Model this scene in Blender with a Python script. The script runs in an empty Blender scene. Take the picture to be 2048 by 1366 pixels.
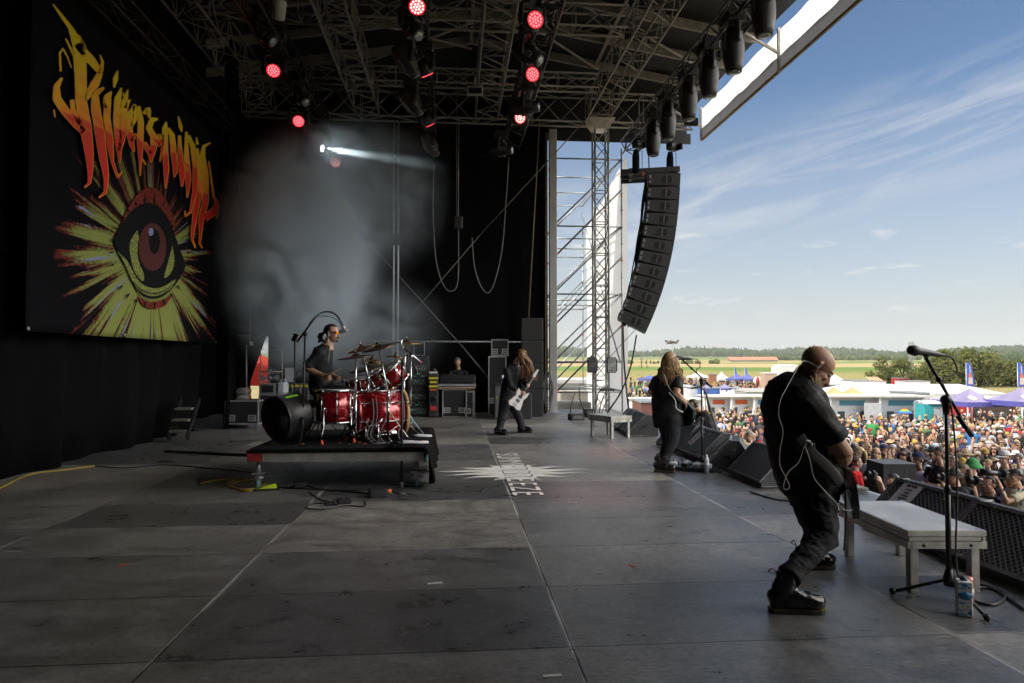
import bpy, math, random
from mathutils import Vector as V, Matrix, Quaternion, noise as mnoise
R = math.radians
random.seed(7)
S = bpy.context.scene
C = S.collection
# ---------------------------------------------------------------- camera
FPX, HZ, CH, YAW = 1365.0, 35.0, 1.52, R(4.77)
PIT = math.atan(HZ / FPX)
CAM = V((0, 0, CH))
HV = V((math.sin(YAW), math.cos(YAW), 0))
RV = V((math.cos(YAW), -math.sin(YAW), 0))
FV = HV * math.cos(PIT) + V((0, 0, math.sin(PIT)))
UV = V((0, 0, math.cos(PIT))) - HV * math.sin(PIT)
cd = bpy.data.cameras.new('camera'); cam = bpy.data.objects.new('camera', cd); C.objects.link(cam)
cd.sensor_width = 36; cd.lens = 36 * FPX / 2048; cd.clip_start = .05; cd.clip_end = 20000
cam.location = CAM; cam.rotation_euler = (R(90) + PIT, 0, -YAW)
S.camera = cam
# ---------------------------------------------------------------- world, sun, exposure
SUN_EL, SUN_AZ = 48, -108          # azimuth from +Y towards +X
w = bpy.data.worlds.new('World'); S.world = w; w.use_nodes = True
nt = w.node_tree; N = nt.nodes; L = nt.links; N.clear()
def nd(t, **k):
    n = N.new(t)
    for a, b in k.items(): setattr(n, a, b)
    return n
sky = nd('ShaderNodeTexSky', sky_type='NISHITA'); sky.sun_disc = False
sky.sun_elevation = R(SUN_EL); sky.sun_rotation = R(SUN_AZ); sky.air_density = 1.0; sky.dust_density = .7; sky.ozone_density = 3.0
tc = nd('ShaderNodeTexCoord')
sep = nd('ShaderNodeSeparateXYZ'); L.new(tc.outputs['Generated'], sep.inputs[0])
def mth(op, a, b=None, c=None, clamp=False):
    n = nd('ShaderNodeMath', operation=op, use_clamp=clamp)
    for i, x in enumerate((a, b, c)):
        if x is None: continue
        if isinstance(x, (int, float)): n.inputs[i].default_value = x
        else: L.new(x, n.inputs[i])
    return n.outputs[0]
az = mth('ARCTAN2', sep.outputs[0], sep.outputs[1])
el = mth('ARCSINE', sep.outputs[2])
cmb = nd('ShaderNodeCombineXYZ')
# wisps rise to the east: shear elevation by azimuth
elw = mth('SUBTRACT', el, mth('MULTIPLY', az, .20))
L.new(mth('MULTIPLY', az, 2.2), cmb.inputs[0]); L.new(mth('MULTIPLY', elw, 13), cmb.inputs[1])
n1 = nd('ShaderNodeTexNoise'); n1.inputs['Scale'].default_value = 2.1; n1.inputs['Detail'].default_value = 9; n1.inputs['Roughness'].default_value = .62; n1.inputs['Distortion'].default_value = .9
L.new(cmb.outputs[0], n1.inputs['Vector'])
def band(x, lo, hi, soft):
    a = mth('DIVIDE', mth('SUBTRACT', x, lo), soft, clamp=True)
    b = mth('DIVIDE', mth('SUBTRACT', hi, x), soft, clamp=True)
    return mth('MULTIPLY', a, b)
def mr(x, a, b, c=0., d=1.):
    n = nd('ShaderNodeMapRange'); n.inputs[1].default_value = a; n.inputs[2].default_value = b; n.inputs[3].default_value = c; n.inputs[4].default_value = d
    L.new(x, n.inputs[0]); return n.outputs[0]
cir = mth('MULTIPLY', mr(n1.outputs[0], .43, .78), band(elw, .05, .24, .10))
cir = mth('MULTIPLY', cir, .8)
cm2 = nd('ShaderNodeCombineXYZ'); L.new(mth('MULTIPLY', az, 9), cm2.inputs[0]); L.new(mth('MULTIPLY', el, 34), cm2.inputs[1]); cm2.inputs[2].default_value = 3.3
# bright cloud added out of view on the audience side to light the stage
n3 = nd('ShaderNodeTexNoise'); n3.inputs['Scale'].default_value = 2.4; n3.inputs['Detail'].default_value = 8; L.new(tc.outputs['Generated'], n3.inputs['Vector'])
fill_cloud = mth('MULTIPLY', mr(n3.outputs[0], .36, .52), mth('MULTIPLY', band(az, .92, 2.9, .35), band(el, .03, 1.25, .3)))
n2 = nd('ShaderNodeTexNoise'); n2.inputs['Scale'].default_value = 1.6; n2.inputs['Detail'].default_value = 7; n2.inputs['Roughness'].default_value = .55
L.new(cm2.outputs[0], n2.inputs['Vector'])
cum = mth('MULTIPLY', mr(n2.outputs[0], .60, .76), band(el, .045, .20, .03))
cum = mth('MULTIPLY', cum, .75)
cl = mth('MAXIMUM', cir, cum)
mx = nd('ShaderNodeMix', data_type='RGBA'); L.new(cl, mx.inputs[0])
hs = nd('ShaderNodeHueSaturation'); hs.inputs['Saturation'].default_value = 1.08; L.new(sky.outputs[0], hs.inputs['Color'])
hz = nd('ShaderNodeMix', data_type='RGBA'); L.new(mth('MULTIPLY', mr(el, .0, .36, 1, 0), .88), hz.inputs[0]); L.new(hs.outputs[0], hz.inputs[6]); hz.inputs[7].default_value = (5.0, 5.2, 5.5, 1)
L.new(hz.outputs[2], mx.inputs[6]); mx.inputs[7].default_value = (7.2, 7.1, 7.0, 1)
mx2 = nd('ShaderNodeMix', data_type='RGBA'); L.new(fill_cloud, mx2.inputs[0]); L.new(mx.outputs[2], mx2.inputs[6]); mx2.inputs[7].default_value = (58, 55.5, 52, 1)
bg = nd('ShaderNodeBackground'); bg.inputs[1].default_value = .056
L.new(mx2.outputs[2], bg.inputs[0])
wo = nd('ShaderNodeOutputWorld'); L.new(bg.outputs[0], wo.inputs[0])
sd = bpy.data.lights.new('sun', 'SUN'); sd.energy = 3.2; sd.angle = R(.5); sd.color = (1, .92, .80)
sun = bpy.data.objects.new('sun', sd); C.objects.link(sun)
ca, sa, ce, se = math.cos(R(SUN_AZ)), math.sin(R(SUN_AZ)), math.cos(R(SUN_EL)), math.sin(R(SUN_EL))
SD = V((sa * ce, ca * ce, se))
sun.rotation_euler = SD.to_track_quat('Z', 'Y').to_euler(); sun.location = SD * 60
S.view_settings.view_transform = 'Standard'; S.view_settings.look = 'None'; S.view_settings.gamma = 1
S.view_settings.exposure = 1.1
S.render.engine = 'CYCLES'
cy = S.cycles; cy.max_bounces = 7; cy.diffuse_bounces = 4; cy.glossy_bounces = 3; cy.transmission_bounces = 5; cy.volume_bounces = 2; cy.transparent_max_bounces = 8
cy.sample_clamp_indirect = 6; cy.use_denoising = True; cy.volume_max_steps = 128; cy.caustics_reflective = False; cy.caustics_refractive = False
# ---------------------------------------------------------------- pixel (of the 2048 x 1366 photo) to world
def W(px, py, D):
    d = FV + RV * ((px - 1024) / FPX) + UV * ((683 - py) / FPX)
    return CAM + d * (D / d.dot(HV))
def PZ(px, py, z):
    d = FV + RV * ((px - 1024) / FPX) + UV * ((683 - py) / FPX)
    return CAM + d * ((z - CH) / d.z)
def PX(px, py, X):
    d = FV + RV * ((px - 1024) / FPX) + UV * ((683 - py) / FPX)
    return CAM + d * (X / d.x)
def FL(px, py): return PZ(px, py, 0)
def lerp(a, b, t): return a + (b - a) * t
# ---------------------------------------------------------------- materials
MATS = {}
def mat(name, col, rough=.6, metal=0., var=.12, scale=6., bump=0., bscale=40., emit=None, estr=0., spec=.5, alpha=1., transl=0., sheen=0.):
    if name in MATS: return MATS[name]
    m = bpy.data.materials.new(name); m.use_nodes = True; MATS[name] = m
    t = m.node_tree; b = t.nodes['Principled BSDF']; o = t.nodes['Material Output']
    b.inputs['Roughness'].default_value = rough; b.inputs['Metallic'].default_value = metal
    b.inputs['Specular IOR Level'].default_value = spec
    c4 = (*col, 1)
    co = t.nodes.new('ShaderNodeTexCoord')
    if var > 0:
        n = t.nodes.new('ShaderNodeTexNoise'); n.inputs['Scale'].default_value = scale; n.inputs['Detail'].default_value = 5
        t.links.new(co.outputs['Object'], n.inputs['Vector'])
        r = t.nodes.new('ShaderNodeMapRange'); r.inputs[1].default_value = .3; r.inputs[2].default_value = .7
        r.inputs[3].default_value = 1 - var; r.inputs[4].default_value = 1 + var
        t.links.new(n.outputs[0], r.inputs[0])
        x = t.nodes.new('ShaderNodeVectorMath'); x.operation = 'SCALE'; x.inputs[0].default_value = col
        t.links.new(r.outputs[0], x.inputs['Scale']); t.links.new(x.outputs[0], b.inputs['Base Color'])
        rr = t.nodes.new('ShaderNodeMapRange'); rr.inputs[1].default_value = .3; rr.inputs[2].default_value = .7
        rr.inputs[3].default_value = max(.03, rough - .1); rr.inputs[4].default_value = min(1, rough + .1)
        t.links.new(n.outputs[0], rr.inputs[0]); t.links.new(rr.outputs[0], b.inputs['Roughness'])
    else: b.inputs['Base Color'].default_value = c4
    if bump > 0:
        n = t.nodes.new('ShaderNodeTexNoise'); n.inputs['Scale'].default_value = bscale; n.inputs['Detail'].default_value = 4
        t.links.new(co.outputs['Object'], n.inputs['Vector'])
        bp = t.nodes.new('ShaderNodeBump'); bp.inputs['Strength'].default_value = bump; bp.inputs['Distance'].default_value = .01
        t.links.new(n.outputs[0], bp.inputs['Height']); t.links.new(bp.outputs[0], b.inputs['Normal'])
    if emit: b.inputs['Emission Color'].default_value = (*emit, 1); b.inputs['Emission Strength'].default_value = estr
    if sheen: b.inputs['Sheen Weight'].default_value = sheen
    if transl > 0:
        tr = t.nodes.new('ShaderNodeBsdfTranslucent'); tr.inputs[0].default_value = c4
        ms = t.nodes.new('ShaderNodeMixShader'); ms.inputs[0].default_value = transl
        t.links.new(b.outputs[0], ms.inputs[1]); t.links.new(tr.outputs[0], ms.inputs[2]); t.links.new(ms.outputs[0], o.inputs[0])
    return m
BLK = mat('black_plastic', (.018, .018, .02), .45, var=.25)
BLKM = mat('black_metal', (.02, .02, .022), .35, metal=.4, var=.2)
GRN = mat('alu', (.55, .51, .46), .45, metal=.4, var=.2, scale=9)
STEEL = mat('galvanised', (.42, .44, .46), .42, metal=.7, var=.2, scale=12)
CHROME = mat('chrome', (.75, .75, .77), .12, metal=1, var=.08)
CURT = mat('black_molton', (.0042, .0042, .0050), .95, var=.3, scale=1.5, bump=.3, bscale=60, spec=.08)
WHITE = mat('white_paint', (.74, .74, .73), .55, var=.06)
RUB = mat('rubber', (.012, .012, .013), .6, var=.2)
# ---------------------------------------------------------------- mesh builder
class MB:
    def __init__(s): s.v = []; s.f = []; s.mi = []; s.sm = []; s.mats = []; s.col = None
    def m(s, mt):
        if mt is None: return 0
        if mt not in s.mats: s.mats.append(mt)
        return s.mats.index(mt)
    def add(s, vs, fs, mt=None, smooth=False):
        o = len(s.v); s.v += [tuple(p) for p in vs]; k = s.m(mt)
        for f in fs: s.f.append(tuple(i + o for i in f)); s.mi.append(k); s.sm.append(smooth)
    def box(s, c, d, rot=None, mt=None, bev=0.):
        x, y, z = d[0] / 2, d[1] / 2, d[2] / 2
        M4 = rot if rot is not None else Matrix.Identity(3)
        c = V(c)
        if bev <= 0:
            vs = [c + M4 @ V((i * x, j * y, k * z)) for i in (-1, 1) for j in (-1, 1) for k in (-1, 1)]
            s.add(vs, [(0, 1, 3, 2), (4, 6, 7, 5), (0, 4, 5, 1), (2, 3, 7, 6), (0, 2, 6, 4), (1, 5, 7, 3)], mt)
        else:
            b = min(bev, x * .9, y * .9, z * .9); vs = []
            for i in (-1, 1):
                for j in (-1, 1):
                    for k in (-1, 1):
                        vs += [c + M4 @ V((i * x, j * (y - b), k * (z - b))), c + M4 @ V((i * (x - b), j * y, k * (z - b))), c + M4 @ V((i * (x - b), j * (y - b), k * z))]
            def q(i, j, k, a): return ((i * 2 + j) * 2 + k) * 3 + a
            fs = [(q(0,0,0,0), q(0,0,1,0), q(0,1,1,0), q(0,1,0,0)), (q(1,0,0,0), q(1,1,0,0), q(1,1,1,0), q(1,0,1,0)),
                  (q(0,0,0,1), q(1,0,0,1), q(1,0,1,1), q(0,0,1,1)), (q(0,1,0,1), q(0,1,1,1), q(1,1,1,1), q(1,1,0,1)),
                  (q(0,0,0,2), q(0,1,0,2), q(1,1,0,2), q(1,0,0,2)), (q(0,0,1,2), q(1,0,1,2), q(1,1,1,2), q(0,1,1,2))]
            for i in (0, 1):
                for j in (0, 1):
                    e = (q(i,j,0,0), q(i,j,0,1), q(i,j,1,1), q(i,j,1,0)); fs.append(e if i == j else e[::-1])
                    e = (q(i,0,j,2), q(i,0,j,0), q(i,1,j,0), q(i,1,j,2)); fs.append(e if i == j else e[::-1])
                    e = (q(0,i,j,1), q(0,i,j,2), q(1,i,j,2), q(1,i,j,1)); fs.append(e if i == j else e[::-1])
                    for k in (0, 1):
                        t3 = (q(i,j,k,0), q(i,j,k,1), q(i,j,k,2)); fs.append(t3 if (i + j + k) % 2 == 1 else t3[::-1])
            s.add(vs, fs, mt)
        return s
    def bar(s, a, b, w, h=None, mt=None, up=V((0, 0, 1)), bev=0.):
        a, b = V(a), V(b); h = h or w; d = b - a; ln = d.length
        if ln < 1e-6: return s
        z = d / ln; x = up.cross(z)
        if x.length < 1e-3: x = V((1, 0, 0)).cross(z)
        x.normalize(); y = z.cross(x)
        return s.box((a + b) / 2, (w, h, ln), Matrix((x, y, z)).transposed(), mt, bev)
    def loft(s, pts, rad, n=8, mt=None, side=None, cap=True, smooth=True, closed=False):
        pts = [V(p) for p in pts]; k = len(pts); rings = []
        sd = V(side) if side is not None else None; prev = None
        for i in range(k):
            t = (pts[min(i + 1, k - 1)] - pts[max(i - 1, 0)])
            if closed: t = pts[(i + 1) % k] - pts[(i - 1) % k]
            if t.length < 1e-9: t = V((0, 0, 1))
            t.normalize()
            if sd is not None: x = sd - t * sd.dot(t)
            elif prev is None: x = t.orthogonal()
            else: x = prev - t * prev.dot(t)
            if x.length < 1e-4: x = t.orthogonal()
            x.normalize(); y = t.cross(x); prev = x
            r = rad[i] if isinstance(rad, (list, tuple)) else rad
            rx, ry = (r if isinstance(r, (list, tuple)) else (r, r))
            rings.append([pts[i] + x * (rx * math.cos(2 * math.pi * j / n)) + y * (ry * math.sin(2 * math.pi * j / n)) for j in range(n)])
        vs = [p for r in rings for p in r]; fs = []
        for i in range(k if closed else k - 1):
            i2 = (i + 1) % k
            for j in range(n): fs.append((i * n + j, i * n + (j + 1) % n, i2 * n + (j + 1) % n, i2 * n + j))
        if cap and not closed: fs.append(tuple(range(n - 1, -1, -1))); fs.append(tuple((k - 1) * n + j for j in range(n)))
        s.add(vs, fs, mt, smooth); return s
    def tube(s, a, b, r, n=6, mt=None, r2=None): return s.loft([a, b], [r, r if r2 is None else r2], n, mt)
    def ball(s, c, r, mt=None, n=10, m=7, rot=None):
        r = r if isinstance(r, (list, tuple)) else (r, r, r); c = V(c); M3 = rot or Matrix.Identity(3)
        vs = [c + M3 @ V((0, 0, -r[2]))]
        for i in range(1, m):
            a = -math.pi / 2 + math.pi * i / m
            for j in range(n):
                b = 2 * math.pi * j / n
                vs.append(c + M3 @ V((r[0] * math.cos(a) * math.cos(b), r[1] * math.cos(a) * math.sin(b), r[2] * math.sin(a))))
        vs.append(c + M3 @ V((0, 0, r[2]))); fs = []; e = len(vs) - 1
        for j in range(n):
            fs.append((0, 1 + (j + 1) % n, 1 + j)); fs.append((e, 1 + (m - 2) * n + j, 1 + (m - 2) * n + (j + 1) % n))
            for i in range(m - 2): a = 1 + i * n; fs.append((a + j, a + (j + 1) % n, a + n + (j + 1) % n, a + n + j))
        s.add(vs, fs, mt, True); return s
    def lathe(s, prof, n=16, mt=None, c=(0, 0, 0), axis=None, smooth=True):
        # prof: (r, h) along axis
        z = V(axis).normalized() if axis is not None else V((0, 0, 1)); x = z.orthogonal().normalized(); y = z.cross(x); c = V(c)
        vs = [c + z * h + x * (r * math.cos(2 * math.pi * j / n)) + y * (r * math.sin(2 * math.pi * j / n)) for r, h in prof for j in range(n)]; fs = []
        for i in range(len(prof) - 1):
            for j in range(n): fs.append((i * n + j, i * n + (j + 1) % n, (i + 1) * n + (j + 1) % n, (i + 1) * n + j))
        if prof[0][0] > 1e-5: fs.append(tuple(range(n - 1, -1, -1)))
        if prof[-1][0] > 1e-5: fs.append(tuple((len(prof) - 1) * n + j for j in range(n)))
        s.add(vs, fs, mt, smooth); return s
    def prism(s, poly, o, ex, ey, ez, h, mt=None):
        # poly 2D -> o + ex*x + ey*y, thickness h along ez
        o, ex, ey, ez = V(o), V(ex), V(ey), V(ez); n = len(poly)
        a = [o + ex * p[0] + ey * p[1] for p in poly]; b = [p + ez * h for p in a]
        fs = [tuple(range(n - 1, -1, -1)), tuple(range(n, 2 * n))] + [(i, (i + 1) % n, n + (i + 1) % n, n + i) for i in range(n)]
        s.add(a + b, fs, mt); return s
    def build(s, name, mt=None, parent=None, loc=None, M=None, link=True):
        me = bpy.data.meshes.new(name)
        me.from_pydata(s.v, [], s.f)
        for x in (s.mats or ([mt] if mt else [])): me.materials.append(x)
        me.polygons.foreach_set('material_index', s.mi if s.mats else [0] * len(s.f))
        me.polygons.foreach_set('use_smooth', s.sm)
        if s.col:
            ca_ = me.color_attributes.new('g', 'FLOAT_COLOR', 'POINT')
            ca_.data.foreach_set('color', [x for c in s.col for x in (c, c, c, 1)])
        me.update()
        o = bpy.data.objects.new(name, me)
        if link: C.objects.link(o)
        if parent is not None: o.parent = parent
        if loc is not None: o.location = loc
        if M is not None: o.matrix_world = M
        return o
def tag(o, label, cat, group=None, kind=None):
    if label: o['label'] = label
    if cat: o['category'] = cat
    if group: o['group'] = group
    if kind: o['kind'] = kind
    return o
def thing(name, label, cat, loc=(0, 0, 0), rz=0., group=None):
    o = bpy.data.objects.new(name, None); C.objects.link(o); o.location = loc; o.rotation_euler = (0, 0, rz); o.empty_display_size = .1
    return tag(o, label, cat, group)
def one(mb, name, label, cat, mt=None, loc=None, group=None): return tag(mb.build(name, mt, loc=loc), label, cat, group)
def kids(o): return list(o.children)
def dup(o, parent=None, loc=None, rz=None, label=None):
    c = o.copy(); C.objects.link(c)
    if parent is not None: c.parent = parent
    if loc is not None: c.location = loc
    if rz is not None: c.rotation_euler = (0, 0, rz)
    if label: c['label'] = label
    for k in kids(o): dup(k, c)
    return c
def rot_to(z, up=V((0, 0, 1))):
    z = V(z).normalized(); x = up.cross(z)
    if x.length < 1e-4: x = V((1, 0, 0))
    x.normalize(); return Matrix((x, z.cross(x), z)).transposed()
def rz3(a): return Matrix.Rotation(a, 3, 'Z')
def struct(mb, name, mt=None): return tag(mb.build(name, mt), None, None, kind='structure')
def smoothpts(pts, k=4):
    P = [V(p) for p in pts]; out = []
    for i in range(len(P) - 1):
        a, b, c, d = P[max(i - 1, 0)], P[i], P[i + 1], P[min(i + 2, len(P) - 1)]
        for j in range(k):
            t = j / k; out.append(.5 * ((2 * b) + (c - a) * t + (2 * a - 5 * b + 4 * c - d) * t * t + (3 * b - a - 3 * c + d) * t ** 3))
    out.append(P[-1]); return out
def cable(name, pts, r, mt, label, group=None, k=4):
    return one(MB().loft(smoothpts(pts, k), r, 6, mt), name, label, 'cable', group=group)
def text_mesh(txt, size, mb, o, ex, ey, mt=None, ext=.0, sx=1.):
    cu = bpy.data.curves.new('t', 'FONT'); cu.body = txt; cu.size = size; cu.align_x = 'CENTER'; cu.align_y = 'CENTER'; cu.extrude = ext
    ob = bpy.data.objects.new('t', cu); C.objects.link(ob); bpy.context.view_layer.update()
    me = bpy.data.meshes.new_from_object(ob.evaluated_get(bpy.context.evaluated_depsgraph_get()))
    ex, ey = V(ex), V(ey); ez = ex.cross(ey); o = V(o)
    mb.add([o + ex * (v.co.x * sx) + ey * v.co.y + ez * v.co.z for v in me.vertices], [tuple(p.vertices) for p in me.polygons], mt)
    bpy.data.objects.remove(ob); bpy.data.curves.remove(cu); bpy.data.meshes.remove(me)
# ================================================================ SETTING: terrain, stage, roof
GP = [(0, -2.3), (12, -2.3), (16, -2.45), (35, -3.6), (60, -4.4), (100, -4.7), (220, -4.2), (500, -4.6), (900, -3.0), (1500, 1.0), (2200, 10), (3500, 30), (9000, 40)]
def gz(x, y):
    r = math.hypot(x, y)
    for (a, za), (b, zb) in zip(GP, GP[1:]):
        if r <= b: return lerp(za, zb, (r - a) / (b - a))
    return GP[-1][1]
def terrain():
    b = MB(); rs = [2 * 1.13 ** i for i in range(68)]; n = 120
    vs = [(0, 0, -2.3)]
    for r in rs:
        for j in range(n):
            a = 2 * math.pi * j / n; x, y = r * math.sin(a), r * math.cos(a)
            vs.append((x, y, gz(x, y) + (mnoise.noise(V((x, y, 0)) / 260) * min(r, 1500) * .002 if r > 120 else 0)))
    fs = [(0, 1 + (j + 1) % n, 1 + j) for j in range(n)]
    for i in range(len(rs) - 1):
        for j in range(n):
            a, c = 1 + i * n, 1 + (i + 1) * n; fs.append((a + j, a + (j + 1) % n, c + (j + 1) % n, c + j))
    b.add(vs, fs, None, True)
    m = bpy.data.materials.new('fields'); m.use_nodes = True; t = m.node_tree; p = t.nodes['Principled BSDF']; l = t.links
    p.inputs['Roughness'].default_value = .95; p.inputs['Specular IOR Level'].default_value = .1
    co = t.nodes.new('ShaderNodeTexCoord'); mp = t.nodes.new('ShaderNodeVectorMath'); mp.operation = 'LENGTH'; l.new(co.outputs['Object'], mp.inputs[0])
    no = t.nodes.new('ShaderNodeTexNoise'); no.inputs['Scale'].default_value = .004; l.new(co.outputs['Object'], no.inputs['Vector'])
    a1 = t.nodes.new('ShaderNodeMath'); a1.operation = 'MULTIPLY_ADD'; l.new(no.outputs[0], a1.inputs[0]); a1.inputs[1].default_value = 1.1; a1.inputs[2].default_value = .45
    a2 = t.nodes.new('ShaderNodeMath'); a2.operation = 'MULTIPLY'; l.new(a1.outputs[0], a2.inputs[0]); l.new(mp.outputs['Value'], a2.inputs[1])
    lg = t.nodes.new('ShaderNodeMath'); lg.operation = 'LOGARITHM'; l.new(a2.outputs[0], lg.inputs[0]); lg.inputs[1].default_value = 10
    mr_ = t.nodes.new('ShaderNodeMapRange'); mr_.inputs[1].default_value = 1.8; mr_.inputs[2].default_value = 3.8; l.new(lg.outputs[0], mr_.inputs[0])
    cr = t.nodes.new('ShaderNodeValToRGB'); l.new(mr_.outputs[0], cr.inputs[0]); e = cr.color_ramp
    def pos(r): return (math.log10(r) - 1.8) / 2
    st = [(64, (.22, .19, .12)), (120, (.23, .20, .10)), (190, (.24, .21, .085)), (330, (.21, .20, .07)), (360, (.10, .17, .035)), (520, (.11, .18, .04)), (545, (.36, .26, .13)), (760, (.38, .28, .14)), (790, (.09, .13, .035)), (900, (.17, .22, .06)), (1150, (.34, .26, .12)), (1500, (.13, .17, .05)), (3000, (.08, .12, .04))]
    e.elements[0].position = max(0, pos(64)); e.elements[0].color = (*st[0][1], 1); e.elements[1].position = pos(120); e.elements[1].color = (*st[1][1], 1)
    for r, c in st[2:]: x = e.elements.new(min(1, pos(r))); x.color = (*c, 1)
    n2_ = t.nodes.new('ShaderNodeTexNoise'); n2_.inputs['Scale'].default_value = .6; n2_.inputs['Detail'].default_value = 8; l.new(co.outputs['Object'], n2_.inputs['Vector'])
    q = t.nodes.new('ShaderNodeMapRange'); q.inputs[1].default_value = .3; q.inputs[2].default_value = .7; q.inputs[3].default_value = .7; q.inputs[4].default_value = 1.3; l.new(n2_.outputs[0], q.inputs[0])
    vm = t.nodes.new('ShaderNodeVectorMath'); vm.operation = 'SCALE'; l.new(cr.outputs[0], vm.inputs[0]); l.new(q.outputs[0], vm.inputs['Scale']); l.new(vm.outputs[0], p.inputs['Base Color'])
    struct(b, 'ground', m)
terrain()
# ---- far woods: one mass per hill (nobody could count them)
LEAF = [mat('foliage_%d' % i, c, .9, var=.35, scale=.5, spec=.1) for i, c in enumerate([(.035, .06, .022), (.05, .075, .025), (.075, .095, .03), (.03, .05, .024)])]
def clump(b, c, r, h, mt, rnd):
    n, m = 7, 5; o = len(b.v)
    b.ball(c, (r, r, h), mt, n, m)
    for i in range(o, len(b.v)):
        v = V(b.v[i]); d = v - V(c); b.v[i] = tuple(V(c) + d * rnd.uniform(.75, 1.25))
def woods(name, r0, r1, a0, a1, n, hh, seed, mts):
    rnd = random.Random(seed); b = MB()
    for i in range(n):
        a = R(rnd.uniform(a0, a1)); r = rnd.uniform(r0, r1); x, y = r * math.sin(a), r * math.cos(a)
        h = hh * rnd.uniform(.65, 1.15) * (.75 + .5 * mnoise.noise(V((a * 9, r / 500, seed)))); z = gz(x, y)
        mt = rnd.choice(mts)
        if rnd.random() < .3: b.lathe([(h * .3, z), (h * .26, z + h * .4), (h * .1, z + h * .95), (0, z + h * 1.25)], 6, mt, (x, y, 0), smooth=False)
        else: clump(b, (x, y, z + h * .5), h * rnd.uniform(.4, .7), h * .55, mt, rnd)
    return tag(b.build(name), None, None, kind='stuff')
woods('forest', 2000, 2700, 6, 50, 1500, 24, 1, [LEAF[3], LEAF[0]])
woods('forest', 1250, 1450, 24, 35.5, 330, 11, 2, [LEAF[0], LEAF[1], LEAF[2]])
woods('forest', 900, 1000, 36, 42, 90, 11, 3, [LEAF[0], LEAF[1]])
woods('hedgerow', 700, 720, 14, 22, 26, 6, 4, [LEAF[1], LEAF[2]])
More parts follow.
